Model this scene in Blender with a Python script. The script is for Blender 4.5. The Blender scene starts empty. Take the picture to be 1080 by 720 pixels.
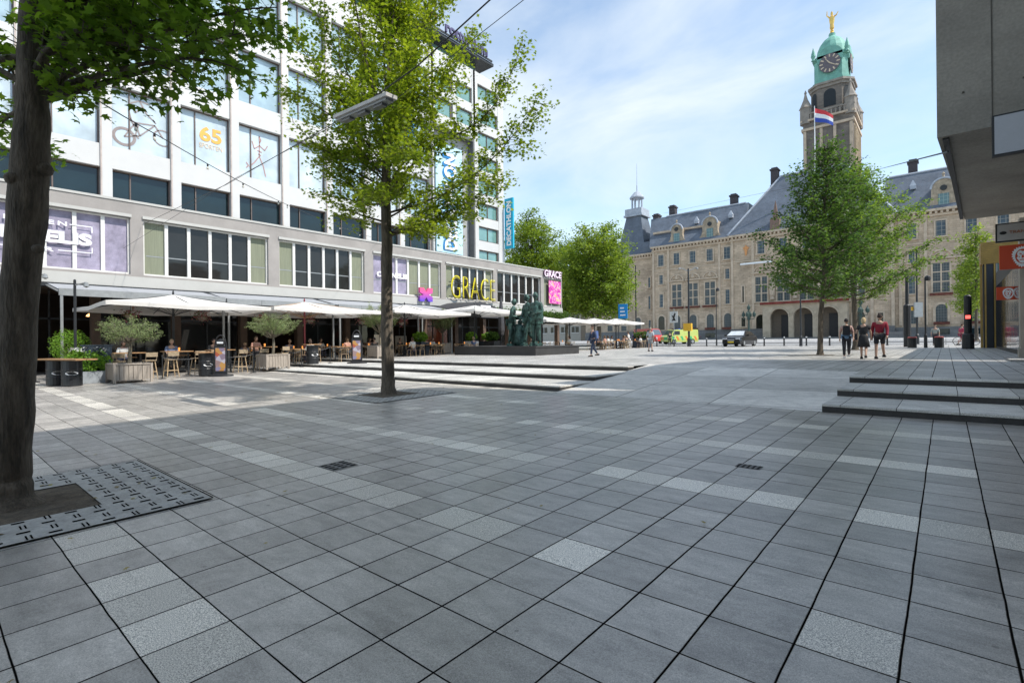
import bpy, bmesh, math, random
import numpy as np
from mathutils import Vector, Matrix
R = math.radians
rng = random.Random(7)
nrng = np.random.default_rng(7)
SC = bpy.context.scene
COL = SC.collection

# ------------------------------------------------------------------ camera, light
# world frame: +x runs from the office front (left) to the right hand block, +y runs towards the city hall
FL, RO = 537.1, .0105
F_ = np.array([-.64852, .76120, 0]); RG = np.array([.76120, .64852, 0])
XC = RG * math.cos(RO) + np.array([0, 0, -math.sin(RO)])
YD = -RG * math.sin(RO) + np.array([0, 0, -math.cos(RO)])
CAM = np.array([0, 0, 1.5])
cd = bpy.data.cameras.new('camera'); cam = bpy.data.objects.new('camera', cd); COL.objects.link(cam)
cd.sensor_width = 36; cd.lens = 36 * FL / 1080; cd.clip_end = 4000; cd.clip_start = .05
M = Matrix.Identity(4)
for i in range(3):
    M[i][0] = XC[i]; M[i][1] = -YD[i]; M[i][2] = -F_[i]; M[i][3] = CAM[i]
cam.matrix_world = M
SC.camera = cam
SUN_AZ, SUN_EL = R(16), R(50)          # azimuth measured from +x towards +y
sd = bpy.data.lights.new('sun', 'SUN'); sd.energy = 2.7; sd.angle = R(.53); sd.color = (1, .955, .88)
sun = bpy.data.objects.new('sun', sd); COL.objects.link(sun)
sv = Vector((math.cos(SUN_AZ) * math.cos(SUN_EL), math.sin(SUN_AZ) * math.cos(SUN_EL), math.sin(SUN_EL)))
sun.rotation_euler = sv.to_track_quat('Z', 'Y').to_euler(); sun.location = (30, 0, 60)
wd = bpy.data.worlds.new('World'); SC.world = wd; wd.use_nodes = True
nt = wd.node_tree; nt.nodes.clear()
out = nt.nodes.new('ShaderNodeOutputWorld'); bg = nt.nodes.new('ShaderNodeBackground')
sky = nt.nodes.new('ShaderNodeTexSky'); sky.sky_type = 'NISHITA'; sky.sun_disc = False
sky.sun_elevation = SUN_EL; sky.sun_rotation = math.pi / 2 - SUN_AZ
sky.air_density = 1.0; sky.dust_density = .35; sky.ozone_density = 1.0
bg.inputs['Strength'].default_value = .15
tc = nt.nodes.new('ShaderNodeTexCoord'); mp = nt.nodes.new('ShaderNodeMapping')
mp.inputs['Scale'].default_value = (1.1, 1.1, 3.2); mp.inputs['Rotation'].default_value = (0, .35, .5); mp.inputs['Location'].default_value = (.3, .1, .4)
n1 = nt.nodes.new('ShaderNodeTexNoise'); n1.inputs['Scale'].default_value = 1.7; n1.inputs['Detail'].default_value = 9; n1.inputs['Roughness'].default_value = .55; n1.inputs['Distortion'].default_value = .5
cr = nt.nodes.new('ShaderNodeValToRGB'); cr.color_ramp.elements[0].position = .36; cr.color_ramp.elements[1].position = .74
cr.color_ramp.elements[0].color = (.10, .10, .10, 1); cr.color_ramp.elements[1].color = (.85, .85, .85, 1)
mx = nt.nodes.new('ShaderNodeMixRGB'); mx.inputs['Color2'].default_value = (3.75, 4.0, 4.12, 1)
nt.links.new(tc.outputs['Generated'], mp.inputs['Vector']); nt.links.new(mp.outputs[0], n1.inputs['Vector'])
nt.links.new(n1.outputs['Fac'], cr.inputs['Fac']); nt.links.new(cr.outputs['Color'], mx.inputs['Fac'])
tn = nt.nodes.new('ShaderNodeMixRGB'); tn.blend_type = 'MULTIPLY'; tn.inputs['Fac'].default_value = 1; tn.inputs['Color2'].default_value = (.84, .93, .93, 1)
nt.links.new(sky.outputs['Color'], tn.inputs['Color1']); nt.links.new(tn.outputs['Color'], mx.inputs['Color1']); nt.links.new(mx.outputs['Color'], bg.inputs['Color'])
nt.links.new(bg.outputs[0], out.inputs['Surface'])
SC.view_settings.view_transform = 'Standard'; SC.view_settings.look = 'None'
SC.view_settings.gamma = 1; SC.view_settings.use_curve_mapping = False
SC.view_settings.exposure = .9
SC.render.engine = 'CYCLES'
SC.cycles.max_bounces = 6; SC.cycles.transparent_max_bounces = 8

# ------------------------------------------------------------------ measuring helpers (metres from pixels of the survey photo)
def ray(u, v): return F_ + XC * (u - 540) / FL + YD * (v - 360) / FL
def P(u, v, Y): return CAM + ray(u, v) * Y
def onX(u, v, x): d = ray(u, v); return CAM + d * (x / d[0])
def onY(u, v, y): d = ray(u, v); return CAM + d * (y / d[1])
def zu(x, y): return .595 + .003 * (x + 1.74) + .0045 * (min(y, 60) - 14.31) + max(0, min(y, 130) - 60) * .01
def zl(x, y): return .0038 * max(x, -40) + .0158 * max(y, -30) - .0015 + .0065 * max(0, min(-8 - x, 26))
def gnd(u, v, g):
    z = .3
    for i in range(60):
        d = ray(u, v); p = CAM + d * ((z - 1.5) / d[2]); z = z * .5 + .5 * g(p[0], p[1])
    return p

# ------------------------------------------------------------------ materials
MATS = {}
def nodes_of(m):
    m.use_nodes = True
    t = m.node_tree; return t, t.nodes['Principled BSDF']
def L(t, a, b): t.links.new(a, b)
def pmat(name, col, rough=.7, var=.18, scale=3., bump=.15, metal=0., spec=.5, fine=40., emis=None, estr=0., coat=0., alpha=None, stretch=(1, 1, 1)):
    if name in MATS: return MATS[name]
    m = bpy.data.materials.new(name); t, b = nodes_of(m)
    tc = t.nodes.new('ShaderNodeTexCoord'); mp = t.nodes.new('ShaderNodeMapping'); mp.inputs['Scale'].default_value = stretch
    L(t, tc.outputs['Object'], mp.inputs['Vector'])
    n = t.nodes.new('ShaderNodeTexNoise'); n.inputs['Scale'].default_value = scale; n.inputs['Detail'].default_value = 6; n.inputs['Roughness'].default_value = .62
    L(t, mp.outputs[0], n.inputs['Vector'])
    n2 = t.nodes.new('ShaderNodeTexNoise'); n2.inputs['Scale'].default_value = fine; n2.inputs['Detail'].default_value = 3
    L(t, mp.outputs[0], n2.inputs['Vector'])
    r = t.nodes.new('ShaderNodeMapRange'); r.inputs['From Min'].default_value = .3; r.inputs['From Max'].default_value = .7
    r.inputs['To Min'].default_value = 1 - var; r.inputs['To Max'].default_value = 1 + var * .8
    L(t, n.outputs['Fac'], r.inputs['Value'])
    r2 = t.nodes.new('ShaderNodeMapRange'); r2.inputs['From Min'].default_value = .3; r2.inputs['From Max'].default_value = .7
    r2.inputs['To Min'].default_value = 1 - var * .4; r2.inputs['To Max'].default_value = 1 + var * .4
    L(t, n2.outputs['Fac'], r2.inputs['Value'])
    mu = t.nodes.new('ShaderNodeMath'); mu.operation = 'MULTIPLY'; L(t, r.outputs[0], mu.inputs[0]); L(t, r2.outputs[0], mu.inputs[1])
    vm = t.nodes.new('ShaderNodeVectorMath'); vm.operation = 'SCALE'; vm.inputs[0].default_value = col[:3]
    L(t, mu.outputs[0], vm.inputs['Scale']); L(t, vm.outputs[0], b.inputs['Base Color'])
    b.inputs['Roughness'].default_value = rough; b.inputs['Metallic'].default_value = metal
    b.inputs['Specular IOR Level'].default_value = spec; b.inputs['Coat Weight'].default_value = coat
    if bump:
        bp = t.nodes.new('ShaderNodeBump'); bp.inputs['Strength'].default_value = bump; bp.inputs['Distance'].default_value = .02
        L(t, n2.outputs['Fac'], bp.inputs['Height']); L(t, bp.outputs[0], b.inputs['Normal'])
    if emis:
        b.inputs['Emission Color'].default_value = (*emis, 1); b.inputs['Emission Strength'].default_value = estr
    MATS[name] = m; return m
def mth(t, op, a, b=None, c=None):
    n = t.nodes.new('ShaderNodeMath'); n.operation = op
    for i, x in enumerate((a, b, c)):
        if x is None: continue
        if isinstance(x, (int, float)): n.inputs[i].default_value = x
        else: L(t, x, n.inputs[i])
    return n.outputs[0]
def paving(name, ox, oy, tx, ty, base, light, lightrow=True, joint=.0066, rough=.38):
    """square stone slabs: joints, a value for each slab, rows of flecked granite"""
    m = bpy.data.materials.new(name); t, b = nodes_of(m); nd = t.nodes
    tc = nd.new('ShaderNodeTexCoord'); sp = nd.new('ShaderNodeSeparateXYZ'); L(t, tc.outputs['Object'], sp.inputs[0])
    wob = nd.new('ShaderNodeTexNoise'); wob.inputs['Scale'].default_value = 2.3; wob.inputs['Detail'].default_value = 4; L(t, tc.outputs['Object'], wob.inputs['Vector'])
    w = mth(t, 'MULTIPLY', mth(t, 'SUBTRACT', wob.outputs['Fac'], .5), .012)
    X = mth(t, 'DIVIDE', mth(t, 'ADD', mth(t, 'SUBTRACT', sp.outputs['X'], ox), w), tx)
    Y = mth(t, 'DIVIDE', mth(t, 'ADD', mth(t, 'SUBTRACT', sp.outputs['Y'], oy), w), ty)
    ix = mth(t, 'FLOOR', X); iy = mth(t, 'FLOOR', Y); fx = mth(t, 'SUBTRACT', X, ix); fy = mth(t, 'SUBTRACT', Y, iy)
    ex = mth(t, 'MULTIPLY', mth(t, 'MINIMUM', fx, mth(t, 'SUBTRACT', 1, fx)), tx)
    ey = mth(t, 'MULTIPLY', mth(t, 'MINIMUM', fy, mth(t, 'SUBTRACT', 1, fy)), ty)
    cb = nd.new('ShaderNodeCombineXYZ'); L(t, ix, cb.inputs[0]); L(t, iy, cb.inputs[1])
    wn = nd.new('ShaderNodeTexWhiteNoise'); wn.noise_dimensions = '2D'; L(t, cb.outputs[0], wn.inputs['Vector'])
    sc = nd.new('ShaderNodeSeparateColor'); L(t, wn.outputs['Color'], sc.inputs[0])
    # joint width differs from joint to joint
    jw = nd.new('ShaderNodeTexNoise'); jw.inputs['Scale'].default_value = .9; jw.inputs['Detail'].default_value = 5; L(t, tc.outputs['Object'], jw.inputs['Vector'])
    jn = mth(t, 'MULTIPLY', mth(t, 'ADD', jw.outputs['Fac'], .35), joint)
    def jm(e, k):
        mr = nd.new('ShaderNodeMapRange'); mr.interpolation_type = 'SMOOTHSTEP'; L(t, e, mr.inputs['Value'])
        L(t, mth(t, 'MULTIPLY', jn, k * .5), mr.inputs['From Min']); L(t, mth(t, 'MULTIPLY', jn, k * 1.1), mr.inputs['From Max'])
        mr.inputs['To Min'].default_value = 1; mr.inputs['To Max'].default_value = 0; return mr.outputs[0]
    J = mth(t, 'MAXIMUM', jm(ex, 1.2), jm(ey, 1.0))
    fl = nd.new('ShaderNodeTexNoise'); fl.inputs['Scale'].default_value = 160; fl.inputs['Detail'].default_value = 2; fl.inputs['Roughness'].default_value = .8; L(t, tc.outputs['Object'], fl.inputs['Vector'])
    st = nd.new('ShaderNodeTexNoise'); st.inputs['Scale'].default_value = 3.2; st.inputs['Detail'].default_value = 8; st.inputs['Roughness'].default_value = .65
    mp = nd.new('ShaderNodeMapping'); mp.inputs['Scale'].default_value = (1, 3.2, 1); mp.inputs['Rotation'].default_value = (0, 0, .35); L(t, tc.outputs['Object'], mp.inputs[0])
    off = nd.new('ShaderNodeVectorMath'); off.operation = 'ADD'; L(t, mp.outputs[0], off.inputs[0])
    so = nd.new('ShaderNodeVectorMath'); so.operation = 'SCALE'; L(t, wn.outputs['Color'], so.inputs[0]); so.inputs['Scale'].default_value = 13; L(t, so.outputs[0], off.inputs[1])
    L(t, off.outputs[0], st.inputs['Vector'])
    big = nd.new('ShaderNodeTexNoise'); big.inputs['Scale'].default_value = .35; big.inputs['Detail'].default_value = 5; L(t, tc.outputs['Object'], big.inputs['Vector'])
    spt = nd.new('ShaderNodeTexVoronoi'); spt.inputs['Scale'].default_value = 2.1; spt.feature = 'DISTANCE_TO_EDGE' if False else 'F1'; L(t, tc.outputs['Object'], spt.inputs['Vector'])
    val = mth(t, 'ADD', .80, mth(t, 'MULTIPLY', sc.outputs[0], .36))
    val = mth(t, 'MULTIPLY', val, mth(t, 'ADD', .45, mth(t, 'MULTIPLY', st.outputs['Fac'], 1.1)))
    val = mth(t, 'MULTIPLY', val, mth(t, 'ADD', .62, mth(t, 'MULTIPLY', big.outputs['Fac'], .76)))
    fr = nd.new('ShaderNodeMapRange'); fr.inputs['From Min'].default_value = .34; fr.inputs['From Max'].default_value = .66; fr.inputs['To Min'].default_value = .66; fr.inputs['To Max'].default_value = 1.34; L(t, fl.outputs['Fac'], fr.inputs['Value'])
    f3 = nd.new('ShaderNodeTexNoise'); f3.inputs['Scale'].default_value = 60; f3.inputs['Detail'].default_value = 4; f3.inputs['Roughness'].default_value = .7; L(t, tc.outputs['Object'], f3.inputs['Vector'])
    val = mth(t, 'MULTIPLY', val, fr.outputs[0]); val = mth(t, 'MULTIPLY', val, mth(t, 'ADD', .6, mth(t, 'MULTIPLY', f3.outputs['Fac'], .8)))
    stain = mth(t, 'LESS_THAN', spt.outputs['Distance'], .035)
    val = mth(t, 'MULTIPLY', val, mth(t, 'SUBTRACT', 1, mth(t, 'MULTIPLY', stain, .5)))
    gum = nd.new('ShaderNodeTexVoronoi'); gum.inputs['Scale'].default_value = 5.5; L(t, tc.outputs['Object'], gum.inputs['Vector'])
    gs2 = nd.new('ShaderNodeSeparateColor'); L(t, gum.outputs['Color'], gs2.inputs[0])
    gm = mth(t, 'MULTIPLY', mth(t, 'LESS_THAN', gum.outputs['Distance'], mth(t, 'MULTIPLY', gs2.outputs[1], .075)), mth(t, 'GREATER_THAN', gs2.outputs[0], .72))
    val = mth(t, 'MULTIPLY', val, mth(t, 'SUBTRACT', 1, mth(t, 'MULTIPLY', gm, .38)))
    dt = nd.new('ShaderNodeTexNoise'); dt.inputs['Scale'].default_value = 1.1; dt.inputs['Detail'].default_value = 10; dt.inputs['Roughness'].default_value = .75; dt.inputs['Distortion'].default_value = 1.2; L(t, tc.outputs['Object'], dt.inputs['Vector'])
    dr = nd.new('ShaderNodeMapRange'); dr.inputs['From Min'].default_value = .5; dr.inputs['From Max'].default_value = .72; dr.inputs['To Min'].default_value = 1; dr.inputs['To Max'].default_value = .66; L(t, dt.outputs['Fac'], dr.inputs['Value'])
    val = mth(t, 'MULTIPLY', val, dr.outputs[0])
    v1 = nd.new('ShaderNodeVectorMath'); v1.operation = 'SCALE'; v1.inputs[0].default_value = base; L(t, val, v1.inputs['Scale'])
    fm = nd.new('ShaderNodeMapRange'); fm.inputs['From Min'].default_value = .36; fm.inputs['From Max'].default_value = .64; fm.inputs['To Min'].default_value = .3; fm.inputs['To Max'].default_value = 1.6
    L(t, fl.outputs['Fac'], fm.inputs['Value'])
    v2 = nd.new('ShaderNodeVectorMath'); v2.operation = 'SCALE'; v2.inputs[0].default_value = light; L(t, mth(t, 'MULTIPLY', fm.outputs[0], mth(t, 'ADD', .7, mth(t, 'MULTIPLY', sc.outputs[2], .5))), v2.inputs['Scale'])
    if lightrow:
        md = mth(t, 'FLOORED_MODULO', mth(t, 'SUBTRACT', iy, 1), 5)
        lm = mth(t, 'MULTIPLY', mth(t, 'LESS_THAN', md, .5), mth(t, 'GREATER_THAN', sc.outputs[1], .2))
    else: lm = mth(t, 'GREATER_THAN', sc.outputs[1], .93)
    m1 = nd.new('ShaderNodeMixRGB'); L(t, lm, m1.inputs['Fac']); L(t, v1.outputs[0], m1.inputs[1]); L(t, v2.outputs[0], m1.inputs[2])
    m2 = nd.new('ShaderNodeMixRGB'); L(t, J, m2.inputs['Fac']); L(t, m1.outputs[0], m2.inputs[1]); m2.inputs[2].default_value = (.006, .0055, .005, 1)
    L(t, m2.outputs[0], b.inputs['Base Color'])
    L(t, mth(t, 'ADD', rough - .1, mth(t, 'ADD', mth(t, 'MULTIPLY', big.outputs['Fac'], .16), mth(t, 'MULTIPLY', J, .4))), b.inputs['Roughness'])
    L(t, mth(t, 'MULTIPLY', mth(t, 'SUBTRACT', 1, J), .6), b.inputs['Specular IOR Level'])
    h = mth(t, 'ADD', mth(t, 'MULTIPLY', fl.outputs['Fac'], .06), mth(t, 'ADD', mth(t, 'MULTIPLY', J, -1.0), mth(t, 'MULTIPLY', sc.outputs[2], .25)))
    bp = nd.new('ShaderNodeBump'); bp.inputs['Strength'].default_value = .5; bp.inputs['Distance'].default_value = .008
    L(t, h, bp.inputs['Height']); L(t, bp.outputs[0], b.inputs['Normal'])
    MATS[name] = m; return m
def masonry(name, c1, c2, mortar, bw, bh, msz=.02, rough=.85, rot=None, dirt=.25):
    """coursed stone; x/y summed so that walls facing either way carry the courses"""
    m = bpy.data.materials.new(name); t, b = nodes_of(m); nd = t.nodes
    tc = nd.new('ShaderNodeTexCoord'); sp = nd.new('ShaderNodeSeparateXYZ'); L(t, tc.outputs['Object'], sp.inputs[0])
    cb = nd.new('ShaderNodeCombineXYZ'); L(t, mth(t, 'ADD', sp.outputs['X'], sp.outputs['Y']), cb.inputs[0]); L(t, sp.outputs['Z'], cb.inputs[1])
    br = nd.new('ShaderNodeTexBrick'); L(t, cb.outputs[0], br.inputs['Vector'])
    br.inputs['Scale'].default_value = 1; br.inputs['Brick Width'].default_value = bw; br.inputs['Row Height'].default_value = bh; br.inputs['Mortar Size'].default_value = msz
    br.inputs['Color1'].default_value = (*c1, 1); br.inputs['Color2'].default_value = (*c2, 1); br.inputs['Mortar'].default_value = (*mortar, 1); br.inputs['Mortar Smooth'].default_value = .3
    n = nd.new('ShaderNodeTexNoise'); n.inputs['Scale'].default_value = .35; n.inputs['Detail'].default_value = 9; n.inputs['Roughness'].default_value = .7; L(t, tc.outputs['Object'], n.inputs['Vector'])
    r = nd.new('ShaderNodeMapRange'); r.inputs['From Min'].default_value = .3; r.inputs['From Max'].default_value = .7; r.inputs['To Min'].default_value = 1 - dirt; r.inputs['To Max'].default_value = 1 + dirt * .7
    L(t, n.outputs['Fac'], r.inputs['Value'])
    vm = nd.new('ShaderNodeVectorMath'); vm.operation = 'SCALE'; L(t, br.outputs['Color'], vm.inputs[0]); L(t, r.outputs[0], vm.inputs['Scale'])
    L(t, vm.outputs[0], b.inputs['Base Color']); b.inputs['Roughness'].default_value = rough
    bp = nd.new('ShaderNodeBump'); bp.inputs['Strength'].default_value = .5; bp.inputs['Distance'].default_value = .03; bp.invert = True
    L(t, br.outputs['Fac'], bp.inputs['Height']); L(t, bp.outputs[0], b.inputs['Normal'])
    MATS[name] = m; return m
def leafmat(name, c1, c2, trans=.45):
    m = bpy.data.materials.new(name); t = m.node_tree if m.use_nodes else None
    m.use_nodes = True; t = m.node_tree; t.nodes.clear(); nd = t.nodes
    o = nd.new('ShaderNodeOutputMaterial'); at = nd.new('ShaderNodeAttribute'); at.attribute_name = 'rnd'
    cr = nd.new('ShaderNodeValToRGB'); cr.color_ramp.elements[0].color = (*c1, 1); cr.color_ramp.elements[1].color = (*c2, 1)
    L(t, at.outputs['Fac'], cr.inputs['Fac'])
    pb = nd.new('ShaderNodeBsdfPrincipled'); pb.inputs['Roughness'].default_value = .55; pb.inputs['Specular IOR Level'].default_value = .35
    tr = nd.new('ShaderNodeBsdfTranslucent'); mx = nd.new('ShaderNodeMixShader'); mx.inputs[0].default_value = trans
    hs = nd.new('ShaderNodeHueSaturation'); hs.inputs['Value'].default_value = 1.9; hs.inputs['Saturation'].default_value = 1.05; hs.inputs['Hue'].default_value = .485
    L(t, cr.outputs[0], pb.inputs['Base Color']); L(t, cr.outputs[0], hs.inputs['Color']); L(t, hs.outputs[0], tr.inputs['Color'])
    L(t, pb.outputs[0], mx.inputs[1]); L(t, tr.outputs[0], mx.inputs[2]); L(t, mx.outputs[0], o.inputs['Surface'])
    MATS[name] = m; return m
def glassmat(name, col, rough=.06, grid=None, spec=.8, gcol=(.5, .46, .4), gw=.06):
    """window pane; grid=(w,h) adds glazing bars or leading"""
    m = bpy.data.materials.new(name); t, b = nodes_of(m); nd = t.nodes
    tc = nd.new('ShaderNodeTexCoord')
    n = nd.new('ShaderNodeTexNoise'); n.inputs['Scale'].default_value = .8; n.inputs['Detail'].default_value = 3; L(t, tc.outputs['Object'], n.inputs['Vector'])
    r = nd.new('ShaderNodeMapRange'); r.inputs['To Min'].default_value = .45; r.inputs['To Max'].default_value = 1.55; L(t, n.outputs['Fac'], r.inputs['Value'])
    vm = nd.new('ShaderNodeVectorMath'); vm.operation = 'SCALE'; vm.inputs[0].default_value = col; L(t, r.outputs[0], vm.inputs['Scale'])
    last = vm.outputs[0]; b.inputs['Roughness'].default_value = rough
    if grid:
        sp = nd.new('ShaderNodeSeparateXYZ'); L(t, tc.outputs['Object'], sp.inputs[0])
        cb = nd.new('ShaderNodeCombineXYZ'); L(t, mth(t, 'ADD', sp.outputs['X'], sp.outputs['Y']), cb.inputs[0]); L(t, sp.outputs['Z'], cb.inputs[1])
        br = nd.new('ShaderNodeTexBrick'); br.offset = 0; L(t, cb.outputs[0], br.inputs['Vector']); br.inputs['Scale'].default_value = 1
        br.inputs['Brick Width'].default_value = grid[0]; br.inputs['Row Height'].default_value = grid[1]; br.inputs['Mortar Size'].default_value = gw / 2
        mx = nd.new('ShaderNodeMixRGB'); L(t, br.outputs['Fac'], mx.inputs['Fac']); L(t, last, mx.inputs[1]); mx.inputs[2].default_value = (*gcol, 1)
        last = mx.outputs[0]
        L(t, mth(t, 'ADD', rough, mth(t, 'MULTIPLY', br.outputs['Fac'], .5)), b.inputs['Roughness'])
    L(t, last, b.inputs['Base Color']); b.inputs['Specular IOR Level'].default_value = spec
    b.inputs['IOR'].default_value = 1.6
    wv = nd.new('ShaderNodeTexNoise'); wv.inputs['Scale'].default_value = .7; L(t, tc.outputs['Object'], wv.inputs['Vector'])
    bp = nd.new('ShaderNodeBump'); bp.inputs['Strength'].default_value = .04; bp.inputs['Distance'].default_value = .3; L(t, wv.outputs['Fac'], bp.inputs['Height']); L(t, bp.outputs[0], b.inputs['Normal'])
    MATS[name] = m; return m

pave_low = paving('plaza_slabs', -1.7655, 2.3165, .4, .405, (.375, .350, .318), (.64, .60, .53))
pave_up = paving('upper_slabs', -.64, 14.31, .4, .8, (.44, .42, .39), (.45, .44, .42), lightrow=False, joint=.0085, rough=.45)
pave_ramp = paving('ramp_slabs', -3.8, 10.9, 2.2, 1.95, (.62, .59, .54), (.58, .55, .50), lightrow=False, joint=.010, rough=.7)
pave_tread = paving('tread_slabs', -.64, 10.67, .8, 6, (.55, .53, .49), (.55, .53, .49), lightrow=False, joint=.005, rough=.65)
pave_road = paving('road_setts', 0, 60, 6, 2.4, (.42, .41, .40), (.42, .42, .4), lightrow=False, joint=.03, rough=.8)
riser = pmat('dark_riser_stone', (.045, .042, .04), .7, .35, 2, .3)
basalt = pmat('basalt_plinth', (.045, .043, .042), .6, .3, 1.2, .15)
white_panel = pmat('white_facade_panel', (.56, .553, .538), .5, .05, .5, .03)
podium_stone = pmat('grey_render', (.31, .285, .265), .75, .16, .6, .08)
podium_light = pmat('light_grey_cladding', (.46, .45, .42), .6, .06, .8, .04)
steel_dark = pmat('dark_metal', (.035, .037, .04), .45, .2, 4, .02, metal=.3)
black = pmat('black_paint', (.018, .018, .02), .5, .2, 4, .03)
brownframe = pmat('brown_window_frame', (.13, .095, .08), .5, .2, 4, .02)
whiteframe = pmat('white_window_frame', (.70, .68, .64), .5, .08, 3, .02)
greysteel = pmat('grey_steel', (.30, .31, .31), .45, .12, 5, .03, metal=.4)
film = glassmat('frosted_film_glass', (.52, .60, .64), .12, spec=.6)
skyglass = glassmat('sky_tinted_glass', (.34, .45, .50), .05, spec=1.)  # pale blue of the reflected sky mixed into the pane colour
tealglass = glassmat('dark_teal_glass', (.010, .022, .026), .05, spec=.35)
greenglass = glassmat('green_glass', (.14, .27, .24), .05, spec=1.)
darkglass = glassmat('dark_shop_glass', (.02, .019, .018), .06, spec=.3)
curtain = pmat('pale_green_curtain', (.22, .235, .165), .9, .25, 6, .3, stretch=(1, 8, .1))
sandstone = masonry('sandstone_blocks', (.58, .445, .32), (.44, .335, .237), (.34, .27, .19), .95, .42, .022, dirt=.34)
sandtrim = pmat('sandstone_trim', (.53, .42, .31), .85, .22, .8, .2)
brickdark = masonry('tower_brick', (.215, .18, .15), (.165, .14, .12), (.15, .13, .11), 1.1, .38, .03, dirt=.3)
greybase = masonry('grey_granite_base', (.20, .195, .19), (.165, .16, .155), (.10, .10, .10), 1.4, .7, .02)
slate = masonry('roof_slate', (.13, .15, .185), (.105, .125, .155), (.085, .10, .13), .7, .45, .02, rough=.5, dirt=.3)
lead = pmat('lead_flashing', (.36, .39, .44), .5, .2, 1, .05)
copper = pmat('green_copper', (.17, .39, .315), .65, .25, .9, .1)
gold = pmat('gilding', (.75, .48, .13), .35, .1, 2, 0, metal=.8)
hallglass = glassmat('leaded_hall_glass', (.05, .065, .07), .3, grid=(.42, .55), gcol=(.20, .19, .17), gw=.06, spec=.3)
hallglass2 = glassmat('square_hall_glass', (.05, .075, .095), .3, grid=(.75, .8), gcol=(.28, .27, .24), gw=.08, spec=.3)
hallgreen = glassmat('green_hall_glass', (.05, .13, .14), .3, grid=(.6, .7), gcol=(.25, .33, .3), gw=.08)
bark = pmat('tree_bark', (.125, .10, .074), .95, .6, 7, 1., fine=34, stretch=(1.6, 1.6, .3))
bark_pale = pmat('pale_bark', (.17, .145, .105), .95, .45, 5, .7, fine=26, stretch=(1, 1, .4))
leaf_near = leafmat('maple_leaf_dark', (.055, .125, .012), (.17, .28, .03), .55)
leaf_mid = leafmat('maple_leaf_bright', (.070, .135, .010), (.24, .31, .028), .48)
leaf_far = leafmat('maple_leaf_fresh', (.05, .12, .018), (.17, .26, .035), .45)
leaf_right = leafmat('maple_leaf_green', (.026, .075, .014), (.10, .18, .03), .4)
leaf_plane = leafmat('plane_leaf', (.07, .14, .012), (.24, .32, .04), .4)
leaf_olive = leafmat('olive_leaf', (.10, .15, .05), (.32, .39, .17), .25)
leaf_herb = leafmat('herb_leaf', (.07, .17, .015), (.24, .42, .06), .4)
wood_grey = pmat('weathered_planks', (.36, .31, .26), .85, .25, 4, .4, stretch=(6, 6, .6))
wood_warm = pmat('oiled_wood', (.36, .20, .09), .6, .25, 5, .2)
wood_pale = pmat('pale_stool_wood', (.52, .38, .23), .6, .2, 5, .15)
white_paint = pmat('white_paint', (.8, .8, .79), .5, .06, 2, .02)
soil = pmat('tree_pit_soil', (.10, .078, .055), 1, .5, 6, 1)
castiron = pmat('cast_grate_concrete', (.37, .36, .335), .7, .25, 5, .25)
def fabric(name, col, trans=.3):
    m = bpy.data.materials.new(name); m.use_nodes = True; t = m.node_tree; t.nodes.clear()
    o = t.nodes.new('ShaderNodeOutputMaterial'); d = t.nodes.new('ShaderNodeBsdfDiffuse'); tr = t.nodes.new('ShaderNodeBsdfTranslucent'); mx = t.nodes.new('ShaderNodeMixShader')
    n = t.nodes.new('ShaderNodeTexNoise'); n.inputs['Scale'].default_value = 1.5; n.inputs['Detail'].default_value = 5
    tc = t.nodes.new('ShaderNodeTexCoord'); L(t, tc.outputs['Object'], n.inputs['Vector'])
    r = t.nodes.new('ShaderNodeMapRange'); r.inputs['To Min'].default_value = .82; r.inputs['To Max'].default_value = 1.1; L(t, n.outputs['Fac'], r.inputs['Value'])
    vm = t.nodes.new('ShaderNodeVectorMath'); vm.operation = 'SCALE'; vm.inputs[0].default_value = col; L(t, r.outputs[0], vm.inputs['Scale'])
    L(t, vm.outputs[0], d.inputs['Color']); L(t, vm.outputs[0], tr.inputs['Color']); mx.inputs[0].default_value = trans
    L(t, d.outputs[0], mx.inputs[1]); L(t, tr.outputs[0], mx.inputs[2]); L(t, mx.outputs[0], o.inputs['Surface'])
    MATS[name] = m; return m
canvas = fabric('cream_canvas', (.80, .77, .73), .22)
canvas_grey = fabric('grey_awning_canvas', (.42, .43, .45), .15)

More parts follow.
